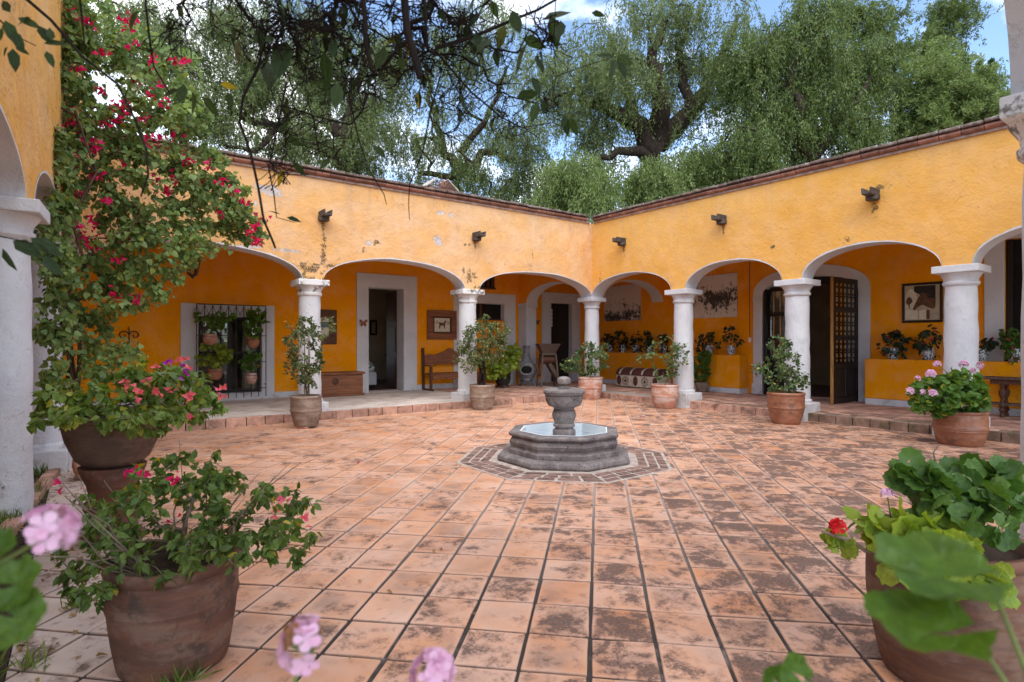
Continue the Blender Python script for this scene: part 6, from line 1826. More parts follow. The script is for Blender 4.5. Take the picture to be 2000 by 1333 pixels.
# ================================================================ NEAR LEFT: BOUGAINVILLEA BONSAI IN THE BIG POT
nx, ny = 0.345, 3.13
t = thing('potted_plant', 'twiggy dark-leaved bougainvillea in the big weathered clay pot near the camera', 'potted plant', (nx, ny, 0), GRP_P)
pot(t, nx, ny, 0, 0.285, 0.50, 0.225, MT['pot_near'], bands=(0.62,), lip=0.12, n=48, bulge=0.015, wob=0.02)
g = Grow([(nx+0.02, ny, 0.44), (nx+0.03, ny-0.01, 0.56), (nx+0.05, ny, 0.66)])
dN = 2.72
tg = np.vstack([ell_pts(*px_ell(360, 1000, dN, 165, 85), 100, 0.6), ell_pts(*px_ell(300, 1090, dN-0.1, 135, 50), 44), ell_pts(*px_ell(520, 1010, dN, 95, 66), 52), ell_pts(*px_ell(560, 1060, dN-0.1, 60, 40), 20),
                ell_pts(*px_ell(215, 1010, dN, 60, 50), 14), ell_pts(*px_ell(440, 1060, dN-0.25, 90, 45), 24), ell_pts(*px_ell(190, 1130, dN-0.1, 60, 60), 14), ell_pts(*px_ell(240, 960, dN+0.1, 80, 30), 8), ell_pts(*px_ell(400, 925, dN+0.1, 75, 45), 26), ell_pts(*px_ell(300, 920, dN+0.1, 50, 35), 12), ell_pts(*px_ell(150, 1080, dN, 40, 60), 14)])
g.reach(tg, 0.06, 0.28, 0.06); g.mesh('branches', MT['bark_pale'], t, 0.0021, 0.42, 6)
a, b = g.sites(10.5, 0.2); dd, nn = orient(b, 0.5, 0.7, 0.5, 0.7)
leaves(LEAF, 'a', a + R.normal(size=a.shape)*0.008, dd, nn, 0.044*(0.55+0.7*R.rand(len(a))), MT['leaf_bonsai'], t, single=290)
for k, (fx, fy) in enumerate(((258, 925), (272, 918), (340, 945), (115, 950), (558, 972), (545, 995), (600, 1013))):
    bracts(t, P(fx, fy, dN - (0.1 if k else 0.0)), 0.022, MT['fl_magenta' if k < 4 else 'fl_coral'], 3, 'flower_cluster', 50+k, 0.6)
for k in range(20):
    a = R.rand()*6.28; q = V3(nx, ny, 0.44) + V3(math.cos(a), math.sin(a), 0)*0.15
    e = q + V3(math.cos(a)*R.uniform(0.15, 0.5), math.sin(a)*R.uniform(0.15, 0.5), R.uniform(0.12, 0.5))
    MB().tube([q, q*0.7+e*0.3 + R.normal(size=3)*0.02 + V3(0,0,0.02), q*0.4+e*0.6 + R.normal(size=3)*0.03 + V3(0,0,0.03), e], [0.005, 0.004, 0.003, 0.0015], 5).build('bare_twig', MT['bark_pale'], t)

# ================================================================ URN WITH BRIGHT BOUGAINVILLEA
ux, uy = 0.18, 5.34
t = thing('potted_plant', 'bright bougainvillea with coral flowers in a dark bowl on a clay pedestal', 'potted plant', (ux, uy, 0), GRP_P)
MB().lathe([(0.0, 0.0), (0.19, 0.0), (0.2, 0.04), (0.17, 0.06), (0.15, 0.16), (0.165, 0.2), (0.19, 0.25), (0.185, 0.29), (0.15, 0.32), (0.17, 0.42), (0.215, 0.53), (0.22, 0.56), (0.0, 0.56)], 30, (ux, uy, 0), wob=0.02).build('pedestal', MT['pot_near'], t, smooth=True, sharp=45)
MB().lathe([(0.0, 0.562), (0.18, 0.562), (0.24, 0.62), (0.30, 0.76), (0.335, 0.92), (0.355, 0.94), (0.35, 0.965), (0.31, 0.95), (0.30, 0.86), (0.0, 0.86)], 36, (ux, uy, 0), wob=0.01).build('bowl', MT['pot_urn'], t, smooth=True, sharp=45)
MB().lathe([(0.305, 0.88), (0.0, 0.92)], 20, (ux, uy, 0), close=False).build('soil', MT['soil'], t)
g = Grow([(ux, uy, 0.88), (ux, uy, 0.98)])
dU = 4.4
tg = np.vstack([ell_pts(*px_ell(230, 775, dU, 125, 52), 90, 0.6), ell_pts(*px_ell(120, 800, dU, 65, 30), 20), ell_pts(*px_ell(350, 770, dU-0.1, 75, 50), 40), ell_pts(*px_ell(310, 820, dU-0.35, 80, 32), 26), ell_pts(*px_ell(180, 815, dU-0.35, 90, 25), 28), ell_pts(*px_ell(300, 725, dU+0.1, 60, 22), 16), ell_pts(*px_ell(395, 790, dU-0.1, 40, 28), 14)])
g.reach(tg, 0.08, 0.25, 0.1); g.mesh('branches', MT['bark_pale'], t, 0.0026, 0.42)
a, b = g.sites(10, 0.3); dd, nn = orient(b, 0.4, 0.7, 0.5, 0.8)
leaves(LEAF_W, 'w', a + R.normal(size=a.shape)*0.015, dd, nn, 0.062*(0.65+0.6*R.rand(len(a))), MT['leaf_boug'], t, single=290)
for k, (fx, fy, m_) in enumerate(((272, 771, 'fl_coral'), (310, 762, 'fl_coral'), (242, 752, 'fl_coral'), (255, 760, 'fl_coral'), (372, 775, 'fl_coral'), (433, 773, 'fl_coral'), (428, 760, 'fl_coral'), (352, 705, 'fl_coral'), (362, 722, 'fl_purple'), (335, 708, 'fl_purple'), (358, 735, 'fl_purple'), (370, 712, 'fl_coral'), (308, 712, 'fl_coral'), (283, 752, 'fl_coral'), (265, 780, 'fl_coral'), (372, 815, 'fl_coral'), (332, 760, 'fl_coral'))):
    bracts(t, P(fx, fy, dU-0.42), 0.027, MT[m_], 6 if k in (0, 1, 4) else 3, 'flower_cluster', 80+k, 0.6)
# small clay pot behind the urn at the column foot
q = P(172, 928, 6.3)
t = thing('clay_pot', 'small empty pink clay pot at the foot of the left column', 'pot', (q.x, q.y, 0.012))
pot(t, q.x, q.y, 0.012, 0.13, 0.26, 0.09, MT['pot_pale'], bands=(), n=22)

# ================================================================ CLIMBING BOUGAINVILLEA ON THE LEFT WING
bq = (-0.1, 9.05)
t = thing('climbing_bougainvillea', 'tall climbing bougainvillea with magenta flowers covering the left corner', 'climber', (bq[0], bq[1], 0))
g = Grow([(bq[0], bq[1], 0), (bq[0]+0.05, bq[1]-0.1, 0.6), (bq[0]-0.05, bq[1]-0.25, 1.3), (bq[0]-0.12, bq[1]-0.5, 1.9), (bq[0]+0.12, bq[1]-0.45, 2.4), (bq[0]-0.02, bq[1]-0.75, 2.9), (bq[0]+0.22, bq[1]-0.6, 3.5), (bq[0]+0.02, bq[1]-0.85, 4.1)])
E = [(112, 300, 6.25, 22, 80, 26), (112, 420, 6.2, 26, 60, 26), (112, 520, 6.15, 30, 60, 34), (108, 620, 6.15, 28, 60, 30), (100, 710, 6.15, 20, 50, 14), (105, 780, 6.15, 14, 30, 5), (135, 40, 6.8, 42, 80, 55), (140, 200, 6.8, 42, 100, 60), (125, 330, 6.7, 36, 90, 40), (260, 90, 7.6, 60, 60, 34), (170, 60, 7.5, 75, 80, 45), (215, 190, 7.3, 100, 110, 90), (190, 330, 7.3, 95, 110, 80), (310, 250, 7.6, 95, 85, 70), (300, 370, 7.5, 110, 90, 95), (400, 395, 8.0, 75, 60, 60), (200, 460, 7.2, 95, 90, 85), (300, 490, 7.4, 80, 60, 60),
     (190, 560, 7.1, 80, 70, 55), (265, 565, 7.4, 60, 45, 30), (150, 650, 7.1, 65, 50, 30), (470, 430, 8.3, 44, 40, 34), (390, 330, 8.0, 60, 50, 40), (440, 380, 8.2, 50, 40, 24), (490, 455, 8.4, 24, 26, 12), (400, 450, 8.0, 60, 40, 20), (230, 690, 7.3, 40, 30, 8), (120, 180, 7.6, 30, 100, 20), (330, 560, 7.4, 30, 40, 10), (340, 140, 7.8, 60, 60, 34), (360, 220, 7.8, 50, 50, 30), (215, 700, 7.2, 60, 40, 18), (390, 480, 7.6, 40, 30, 8)]
tg = np.vstack([ell_pts(*px_ell(px, py, d, rx, rz, rx*0.8), n, 0.45) for px, py, d, rx, rz, n in E])
g.reach(tg, 0.14, 0.22, 0.02, skip=1); g.mesh('branches', MT['bark_brown'], t, 0.0038, 0.36, 5, rmax=0.016)
for k in range(3):
    MB().tube([(bq[0]+0.06*math.cos(k*2+z*1.5), bq[1]-0.2*z*0.4+0.06*math.sin(k*2+z*1.5), z) for z in [0.25*i for i in range(9)]], [0.04-0.003*i for i in range(9)], 7).build('trunk', MT['bark_brown'], t, smooth=True)
a, b = g.sites(14, 0.15); dd, nn = orient(b, 0.35, 0.7, 0.55, 0.55); nn = norm(nn + V3(-FS, -FC, 0.0)*0.4)
leaves(LEAF_HEART, 'heart', a + R.normal(size=a.shape)*0.04, dd, nn, 0.072*(0.5+0.75*R.rand(len(a))), MT['leaf_vine'], t, single=290)
FL = [(125, 20), (100, 30), (172, 43), (255, 38), (245, 50), (200, 105), (150, 30), (120, 55), (122, 82), (262, 85), (300, 120), (362, 120), (340, 118), (270, 155), (195, 175), (225, 205), (240, 215), (235, 235), (250, 205), (150, 220), (130, 240), (145, 245), (310, 270), (295, 275), (355, 258), (340, 262), (150, 302), (140, 318), (205, 240), (290, 185), (315, 165), (360, 310), (375, 318), (410, 322), (335, 345), (325, 372), (340, 355), (140, 355), (148, 385), (305, 350), (190, 345), (130, 410), (205, 395), (180, 425), (195, 460), (182, 480), (170, 470), (245, 460), (455, 378), (435, 355), (480, 398), (490, 455), (497, 445), (505, 475), (512, 428), (230, 505), (265, 585), (220, 580), (150, 445), (100, 545), (245, 330), (175, 275), (185, 290), (280, 230), (320, 205), (385, 350), (430, 420), (160, 140)]
for k, (fx, fy) in enumerate(FL):
    dep = 6.75 + 0.004*max(0, fx-150)
    bracts(t, P(fx, fy, dep), 0.040, MT['fl_magenta'], 6 + k % 6, 'flower_cluster', 200+k, 0.95)

# ================================================================ NEAR RIGHT: POT OF GERANIUMS
gx, gy = 3.13, 0.93
t = thing('potted_plant', 'mixed geraniums with one red flower in a clay pot at the right edge', 'potted plant', (gx, gy, 0), GRP_P)
pot(t, gx, gy, 0, 0.325, 0.62, 0.25, MT['pot_near'], bands=(), lip=0.09, n=48, wob=0.02)
dG = 2.5
def ger_leaves(root, e, n, size, mat, single, lo=0.6, rt=0.004):
    g = Grow([(gx, gy, 0.55), (gx, gy, 0.68)])
    tg = np.vstack([ell_pts(*x_) for x_ in e])
    g.reach(tg, 0.08, 0.12, 0.08); g.mesh('stems', MT['stem_green'], root, rt)
    a, b = g.sites(n, lo); dd, nn = orient(b, 0.4, 0.7, 0.1, 0.5); nn = norm(nn + V3(-FS, -FC, 0.2)*0.5)
    leaves(ROUND, 'hi', a, dd, nn, size*(0.6+0.6*R.rand(len(a))), mat, root, single=single)
ger_leaves(t, [(*px_ell(1850, 965, dG, 90, 45), 34), (*px_ell(1930, 960, dG, 60, 55), 30), (*px_ell(1790, 930, dG, 30, 30), 8), (*px_ell(1880, 1010, dG-0.1, 80, 35), 20)], 2.4, 0.085, MT['leaf_ger_dark'], 150)
ger_leaves(t, [(*px_ell(1745, 1030, dG-0.1, 45, 35), 16), (*px_ell(1840, 1060, dG-0.25, 70, 30), 14), (*px_ell(1700, 1030, dG-0.1, 30, 14), 4), (*px_ell(1900, 1120, dG-0.25, 60, 30), 14), (*px_ell(1790, 1110, dG-0.35, 50, 26), 10)], 2.2, 0.095, MT['leaf_ger_pale'], 80)
ger_leaves(t, [(*px_ell(1640, 1050, dG-0.1, 24, 26), 5)], 2.0, 0.075, MT['leaf_ger_pale'], 20)
c_ = P(1636, 1030, dG-0.15); umbel(t, c_, 0.034, MT['fl_red'], 9, (0, 0, 1), 0.7, seed=91)
MB().tube([P(1730, 1078, dG-0.1), P(1690, 1076, dG-0.1), P(1660, 1055, dG-0.12), P(1625, 1045, dG-0.15), P(1605, 1038, dG-0.15)], [0.010, 0.009, 0.008, 0.007, 0.005], 6).build('bare_stem', MT['bark_pale'], t, smooth=True)
c_ = P(1733, 967, dG-0.05); umbel(t, c_, 0.03, MT['fl_pink'], 10, (0, 0, 1), 0.6, seed=92)
MB().tube([c_, P(1738, 1000, dG-0.05), P(1745, 1040, dG)], 0.003, 4).build('flower_stem', MT['stem_green'], t)
MB().tube([P(1825, 950, dG+0.1), P(1828, 905, dG+0.1), P(1823, 885, dG+0.1), P(1833, 870, dG+0.1)], [0.005, 0.004, 0.003, 0.002], 5).build('bare_stem', MT['bark_pale'], t)

# ================================================================ CLOSE GERANIUMS ROUND THE CAMERA (pots on tall stands, below the frame)
def stand_plant(lab_p, lab_s, x, y, z):
    st = thing('plant_stand', lab_s, 'stand', (x, y, -0.012))
    MB().lathe([(0.13, z-0.03), (0.14, z-0.02), (0.14, z), (0.0, z)], 20, (x, y, 0)).build('top', MT['wood_v'], st)
    for k in range(3):
        a = k*2.094 + 0.4
        MB().tube([(x+0.09*math.cos(a), y+0.09*math.sin(a), z-0.03), (x+0.15*math.cos(a), y+0.15*math.sin(a), -0.01)], 0.014, 6).build('leg', MT['wood_v'], st)
    t = thing('potted_geranium', lab_p, 'potted plant', (x, y, z), 'close geraniums')
    pot(t, x, y, z, 0.09, 0.16, 0.065, MT['pot_red'], bands=(), n=24)
    return t
def big_leaf(t, c, size, up, facing, mat, foot):
    size *= 1.0
    c = np.array(c); d = norm(np.array(up, float)); n_ = norm(np.array(facing, float))
    F = frames(d[None], n_[None])[0]
    me = tmpl_mesh('leaf', round_big(len(_tm)), MT['leaf_close'], 'close' + str(len(_tm)))
    M = Matrix.Identity(4)
    for a in range(3):
        for b in range(3): M[a][b] = F[a, b]*size
        M[a][3] = c[a]
    place('leaf', me, M, t)
    MB().tube([c, (c*0.6 + np.array(foot)*0.4) + V3(0, 0, 0.01), foot], [0.0016, 0.002, 0.0026], 6).build('leaf_stem', MT['stem_green'], t)
CR, CF = V3(FC, -FS, 0), V3(FS, FC, 0)
def round_big(seed):
    n, m = 90, 7
    v = [(0, 0.42, -0.02)]; f = []
    for ring in range(1, m+1):
        q = ring/m
        for k in range(n):
            a = -math.pi/2 + 0.2 + (2*math.pi - 0.4)*k/(n-1)
            lob = 1 + q*q*(0.05*math.cos(7*a + seed) + 0.022*math.cos(21*a))
            r_ = 0.55*q*lob
            z = 0.13*q**2 + 0.045*q*q*math.sin(5*a + seed*1.7) + 0.02*q*math.cos(7*a + seed) + 0.04*noise.noise(Vector((r_*math.cos(a)*3, r_*math.sin(a)*3, seed)))
            v.append((r_*math.cos(a), 0.42 + r_*math.sin(a)*0.93, z))
    for k in range(n-1):
        f.append((0, 1+k, 2+k))
        for ring in range(m-1):
            o = 1 + ring*n
            f.append((o+k, o+n+k, o+n+k+1, o+k+1))
    return np.array(v), f

# right: two blurred leaves
fp = P(2080, 1560, 0.52)
t = stand_plant('blurred geranium with two large leaves close at the lower right', 'wooden plant stand under the blurred large-leaved geranium', fp.x, fp.y, fp.z-0.16)
big_leaf(t, P(1940, 1150, 0.45), 0.086, -CR*0.8 + CF*0.45 + V3(0, 0, 0.06), V3(0, 0, 1) - CF*0.28, 'leaf_ger', fp)
big_leaf(t, P(1905, 1245, 0.43), 0.078, -CR*0.95 + CF*0.2, V3(0, 0, 1) - CF*0.12, 'leaf_ger', fp)
big_leaf(t, P(1570, 1330, 0.60), 0.035, -CR*0.5 + V3(0, 0, 0.4), V3(0, 0, 0.5) - CF, 'leaf_ger', fp)
big_leaf(t, P(1520, 1345, 0.62), 0.03, -CR*0.3 + V3(0, 0, 0.6), V3(0, 0, 0.5) - CF, 'leaf_ger', fp)
# middle: two flower heads rising into the frame
fp = P(690, 1640, 0.6)
t = stand_plant('geranium with a fading pink flower head rising at the bottom edge', 'wooden plant stand under the fading pink geranium', fp.x, fp.y, fp.z-0.16)
c_ = P(600, 1262, 0.55); umbel(t, c_, 0.032, MT['fl_pink'], 11, (-0.2, 0.1, 1), 0.42, seed=301)
umbel(t, P(590, 1240, 0.55), 0.02, MT['fl_dry'], 10, (0, 0, 1), 0.5, 'withered_florets', seed=305)
MB().tube([P(598, 1275, 0.55), P(575, 1330, 0.56), fp], [0.0018, 0.0022, 0.0026], 6).build('flower_stem', MT['stem_green'], t)
c_ = P(845, 1316, 0.58); umbel(t, c_, 0.027, MT['fl_pink'], 22, (0, -0.2, 1), 0.45, seed=302)
MB().tube([c_, P(840, 1400, 0.58), fp], [0.0018, 0.0022, 0.0026], 6).build('flower_stem', MT['stem_green'], t)
big_leaf(t, P(700, 1420, 0.6), 0.06, CR*0.5 + V3(0, 0, 0.1), V3(0, 0, 1), 'leaf_ger', fp)
# left: flower head and leaves
fp = P(-190, 1480, 0.5)
t = stand_plant('geranium with a pale pink flower head leaning in at the left edge', 'wooden plant stand under the pale pink geranium', fp.x, fp.y, fp.z-0.16)
c_ = P(92, 1038, 0.5); umbel(t, c_, 0.027, MT['fl_pink'], 14, CR*0.6 + V3(0, 0, 0.7), 0.46, seed=303)
MB().tube([P(70, 1060, 0.5), P(0, 1100, 0.5), fp], [0.0018, 0.0022, 0.0026], 6).build('flower_stem', MT['stem_green'], t)
big_leaf(t, P(-10, 1190, 0.46), 0.042, CR*0.8 + V3(0, 0, -0.35), V3(0, 0, 0.6) - CF*0.8, 'leaf_ger_dark', fp)
big_leaf(t, P(-5, 1150, 0.47), 0.04, CR*0.5 + V3(0, 0, 0.1), V3(0, 0, 0.6) - CF*0.8, 'leaf_ger_dark', fp)
big_leaf(t, P(-45, 1075, 0.48), 0.034, CR*0.9 + V3(0, 0, 0.0), V3(0, 0, 0.6) - CF*0.6, 'leaf_ger_dark', fp)

# ================================================================ OVERHANGING VINE (falls from the near wing's roof edge)
t = thing('overhanging_vine', 'dark tangled vine with drooping leaves hanging across the top', 'vine', (0.9, 1.3, 2.4))
vb = P(800, -420, 1.75)
g = Grow([(1.3, 0.85, 4.75), (1.2, 1.2, 4.55), (1.0, 1.45, 3.7), tuple(vb), tuple(P(800, -120, 1.75))])
E = [(800, 40, 1.8, 150, 90, 62), (640, 80, 1.7, 130, 90, 52), (480, 40, 1.6, 130, 70, 34), (720, 110, 1.8, 170, 80, 40), (880, 120, 1.9, 120, 80, 26), (640, 230, 1.7, 110, 80, 16), (980, 60, 1.7, 120, 60, 16), (880, 220, 1.9, 130, 60, 14), (1020, 215, 1.9, 70, 60, 10), (560, 310, 1.7, 50, 50, 6), (340, 40, 1.5, 80, 50, 8)]
tg = np.vstack([ell_pts(*px_ell(px, py, d, rx, rz, rx*0.9), n, 0.4) for px, py, d, rx, rz, n in E])
g.reach(tg, 0.05, 0.38, -0.02, skip=3); g.mesh('branches', MT['bark_dark'], t, 0.0019, 0.38, 5)
# barbed side twigs
a, b = g.sites(8, 0.1)
sd_ = norm(R.normal(size=a.shape)); L_ = 0.03 + 0.05*R.rand(len(a))
mb = MB()
for i in range(len(a)):
    mb.tube([a[i], a[i] + sd_[i]*L_[i]*0.6, a[i] + sd_[i]*L_[i] + R.normal(size=3)*0.008], [0.0014, 0.0012, 0.0022], 3)
mb.build('side_twigs', MT['bark_dark'], t, fix=False)['kind'] = 'stuff'
a, b = g.sites(0.55, 0.6)
dd, nn = orient(b, 0.3, 0.5, 0.9, 0.3)
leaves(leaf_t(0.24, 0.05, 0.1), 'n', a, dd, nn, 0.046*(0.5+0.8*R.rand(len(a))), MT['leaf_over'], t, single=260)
# named leaves of the photo: sprays at the right, big dark ones at the left
SP = [(1000, 20, 60, (0.3, -1)), (985, 50, 50, (-0.3, -1)), (930, 60, 45, (0.2, -1)), (960, 75, 50, (-0.6, -0.6)), (1060, 40, 60, (0.8, 0.2)), (1075, 30, 70, (0.3, -1)), (1095, 40, 55, (-0.1, -1)), (1020, 75, 55, (0.9, -0.3)), (1030, 85, 70, (-0.5, -1)), (1045, 110, 45, (0.5, -1)), (1040, 150, 45, (0.4, -1)), (1010, 190, 48, (1, 0.1)), (1050, 200, 45, (-0.3, -1)), (1060, 195, 30, (0.1, -1)), (1110, 195, 25, (0.3, 0.6)), (1105, 225, 28, (-0.3, -1)), (1110, 230, 45, (0.6, -1)), (1120, 220, 40, (1, -0.2)), (1105, 228, 40, (0.1, -1)), (1200, 112, 40, (-1, 0.1)), (1203, 115, 45, (-0.3, -1)), (1206, 112, 50, (0.4, -1)), (1206, 108, 40, (1, -0.4)), (1155, 25, 30, (0.9, -0.2)), (1145, 145, 20, (0, -1)),
      (470, 80, 60, (-0.1, -1)), (560, 80, 90, (-0.2, -1)), (520, 120, 70, (0.3, -1)), (605, 50, 80, (0.3, -1)), (630, 100, 80, (0.1, -1)), (660, 160, 60, (-0.1, -1)), (560, 190, 60, (0.1, -1)), (360, 165, 45, (-0.2, -1)), (375, 180, 55, (0.2, -1)), (395, 190, 50, (0.7, -0.8)), (350, 175, 35, (-0.8, -0.4)), (430, 165, 35, (0.9, -0.1)), (445, 180, 35, (0.2, -1)), (410, 20, 60, (0.3, -1)), (270, 20, 50, (-0.3, -1)),
      (545, 265, 40, (-1, 0)), (555, 270, 45, (0.9, -0.3)), (550, 262, 35, (0.4, 0.8)), (570, 320, 45, (0.8, -0.6)), (555, 330, 40, (-0.4, -0.9)), (560, 425, 30, (0.8, -0.2)), (548, 420, 25, (-0.8, 0.3)), (730, 285, 40, (0.8, -0.8)), (770, 60, 60, (0.3, -1)), (750, 90, 60, (-0.2, -1)), (800, 80, 40, (0.5, -1))]
for k, (px, py, L, dv) in enumerate(SP):
    dep = 1.55 + 0.35*((k*37) % 10)/10
    dirn = CR*dv[0] + V3(0, 0, 1)*dv[1] + CF*R.uniform(-0.35, 0.35)
    nrm_ = norm(-CF*R.uniform(-1, 1) + V3(0, 0, 0.6) + CR*R.uniform(-0.4, 0.4))
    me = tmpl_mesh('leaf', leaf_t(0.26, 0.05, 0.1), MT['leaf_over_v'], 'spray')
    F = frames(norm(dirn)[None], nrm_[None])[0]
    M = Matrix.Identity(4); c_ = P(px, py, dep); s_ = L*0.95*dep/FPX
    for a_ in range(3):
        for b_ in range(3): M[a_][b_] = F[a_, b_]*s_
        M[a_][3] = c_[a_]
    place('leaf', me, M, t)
def strand(pts, dep, r0, r1=None, nm='tendril', mat='bark_dark'):
    q = [P(x_, y_, dep) for x_, y_ in pts]
    n_ = len(q)
    MB().tube(q, [r0 + ((r1 if r1 else r0*0.5)-r0)*i/(n_-1) for i in range(n_)], 6).build(nm, MT[mat], t, smooth=True)
strand([(780, -80), (790, 0), (795, 60), (812, 120), (820, 152)], 1.5, 0.011, 0.009, 'hanging_stem')
strand([(700, -60), (712, 20), (715, 90), (728, 140)], 1.5, 0.007, 0.006, 'hanging_stem')
strand([(828, -50), (830, 30), (835, 95), (850, 110)], 1.6, 0.005, 0.004, 'hanging_stem')
strand([(560, 30), (520, 60), (505, 130), (475, 190), (468, 240), (490, 300), (505, 370), (515, 430), (530, 465), (538, 485)], 1.6, 0.004, 0.003)
strand([(860, 150), (840, 220), (825, 300), (800, 360), (798, 400), (800, 430)], 1.7, 0.0026, 0.001)
strand([(560, 160), (540, 260), (525, 330), (535, 380), (540, 425), (575, 435)], 1.6, 0.003, 0.001)
strand([(680, 180), (700, 270), (720, 330), (750, 380), (755, 400)], 1.7, 0.0026, 0.001)
strand([(30, -20), (100, 40), (160, 110), (230, 165), (262, 230), (285, 290), (290, 340), (275, 385)], 1.4, 0.004, 0.002)
strand([(1085, 0), (1082, 90), (1086, 150), (1075, 210)], 1.7, 0.0014, 0.001)
strand([(850, 95), (930, 70), (1000, 40), (1050, 20), (1120, -20)], 1.7, 0.006, 0.003)
strand([(850, 100), (920, 180), (980, 230), (1020, 250), (1080, 240)], 1.8, 0.004, 0.0015)
strand([(1085, 150), (1140, 130), (1205, 110)], 1.7, 0.0014, 0.001)
strand([(280, -40), (290, 60), (300, 130), (330, 180)], 1.5, 0.003, 0.002)
strand([(150, -40), (160, 30), (165, 90)], 1.5, 0.003, 0.002)
strand([(0, 40), (30, 70), (70, 90)], 1.3, 0.002, 0.001)
for k, (px, py, L, dv) in enumerate(((20, 25, 35, (-0.6, 0.8)), (10, 40, 45, (0.4, -1)), (35, 35, 40, (1, -0.4)), (25, 60, 40, (0.4, -1)), (5, 55, 25, (-0.5, -1)), (25, 95, 40, (0.0, -1)), (30, 92, 25, (1, -0.5)), (15, 92, 20, (-0.6, -0.8)), (75, 50, 35, (0.5, -0.9)), (60, 35, 35, (-0.8, -0.2)), (85, 85, 40, (1, 0.1)), (90, 100, 30, (0.4, -1)), (100, 80, 30, (-0.2, 0.8)), (25, 470, 55, (1, -0.6)), (5, 485, 45, (0.4, -1)), (60, 465, 60, (1, -0.6)), (85, 500, 45, (0.8, -1)))):
    dep = 1.25
    me = tmpl_mesh('leaf', leaf_t(0.26, 0.05, 0.1), MT['leaf_over_v'], 'spray')
    F = frames(norm(CR*dv[0] + V3(0, 0, 1)*dv[1] + CF*0.15)[None], norm(-CF*0.8 + V3(0, 0, 0.5) + CR*R.uniform(-0.6, 0.6))[None])[0]
    M = Matrix.Identity(4); c_ = P(px, py, dep); s_ = L*1.1*dep/FPX
    for a_ in range(3):
        for b_ in range(3): M[a_][b_] = F[a_, b_]*s_
        M[a_][3] = c_[a_]
    place('leaf', me, M, t)
strand([(-40, 430), (0, 462), (40, 470), (80, 480), (100, 500)], 1.25, 0.0016, 0.001)
# ================================================================ TREES BEYOND THE WALLS
def tree(name, label, base, trunk, E, leafmat, d, strands=7, slen=(0.5, 1.5), kn=30, ksz=(0.085, 0.175), rt=0.02, hang=1.0, seed=0, group='pepper trees beyond the walls', targ=0.6, rmax=0.55, kw=0.15, cat='tree', spread=0.36, dens=1.5, limbs=()):
    strands = max(2, int(strands*dens))
    rd = np.random.RandomState(seed)
    b = P(base[0], 666, d)
    t = thing(name, label, cat, (b.x, b.y, -0.06), group)
    pts = [(b.x, b.y, -0.06)] + [tuple(P(px, py, d + dz)) for px, py, dz in trunk]
    g = Grow(pts)
    lm = MB()
    for lb in limbs:
        q = [np.array(P(px, py, d + dz)) for px, py, dz, r_ in lb]
        fine = []; rr = []
        for i in range(len(q)-1):
            for k in range(4):
                f = k/4; fine.append(q[i]*(1-f) + q[i+1]*f + rd.normal(size=3)*0.10*(0 if i == 0 and k == 0 else 1)); rr.append(lb[i][3]*(1-f) + lb[i+1][3]*f)
        fine.append(q[-1]); rr.append(lb[-1][3])
        lm.tube(fine, rr, 8)
        j0 = int(np.argmin([np.linalg.norm(n_ - fine[0]) for n_ in g.n]))
        prev = j0
        for pnt in fine[1:]:
            g.n.append(np.array(pnt)); g.par.append(prev); prev = len(g.n)-1
    if limbs: lm.build('limbs', MT['bark'], t, smooth=True, sharp=80, fix=False)
    tg = np.vstack([ell_pts(*px_ell(px, py, d + dz, rx, rz, rx*0.8), int(n*targ), 0.45, rd) for px, py, dz, rx, rz, n in E])
    g.reach(tg, 0.7, 0.22, 0.06, rnd=rd, skip=1, mink=3)
    tr = g.mesh('trunk', MT['bark'], t, rt, 0.50, 7, rmax)
    # hanging strands of narrow leaflets
    tips = np.array([g.n[c[-1]] for c in g.ch[1:]])
    mids = np.array([g.n[c[len(c)//2]] for c in g.ch[1:]])
    src = np.vstack([np.repeat(tips, strands, 0), np.repeat(mids, max(1, strands//2), 0)])
    n = len(src)
    src = src + rd.normal(size=(n, 3))*np.array([spread, spread, spread*0.6])
    L = rd.uniform(*slen, size=n)
    out = norm(rd.normal(size=(n, 3))*np.array([1, 1, 0.3]))*0.4
    q = rd.rand(n, kn)
    P_ = src[:, None, :] + (out[:, None, :]*q[..., None] + np.array([0, 0, -1.0])*hang*q[..., None]**1.3)*L[:, None, None]
    P_ = P_.reshape(-1, 3) + rd.normal(size=(n*kn, 3))*0.05
    D_ = norm(np.repeat(out, kn, 0)*0.7 + rd.normal(size=(n*kn, 3))*0.55 + np.array([0, 0, -0.95*hang]))
    N_ = norm(rd.normal(size=(n*kn, 3)) + np.array([0, 0, 0.4]))
    S_ = rd.uniform(*ksz, size=n*kn)
    joined('crown', kite_t(kw), P_, D_, N_, S_, leafmat, t)
    return t
tree('pepper_tree', 'wide grey-green pepper tree above the barred window, furthest left', (700, 400), [(705, 420, 0), (695, 330, 0), (668, 262, 0)],
     [(420, 120, 0, 110, 110, 90), (560, 90, 0, 130, 100, 110), (500, 220, 0, 130, 70, 75), (690, 140, 1, 120, 120, 110), (640, 270, 0, 100, 60, 50), (740, 280, 0, 80, 60, 46), (380, 240, -1, 60, 40, 20), (300, 90, 0, 90, 90, 60), (230, 40, 1, 70, 50, 26)],
     MT['leaf_pepper'], 26, 8, seed=1, limbs=[[(690, 320, 0, 0.36), (620, 275, 0, 0.26), (540, 250, 0, 0.22), (460, 225, 0, 0.16), (400, 235, 0, 0.08)], [(675, 280, 0, 0.34), (690, 190, 0, 0.22), (720, 110, 0, 0.12)], [(665, 265, 0, 0.3), (600, 180, 0, 0.18), (560, 90, 0, 0.1)], [(540, 250, 0, 0.16), (500, 290, -1, 0.1), (440, 290, -1, 0.06)]])
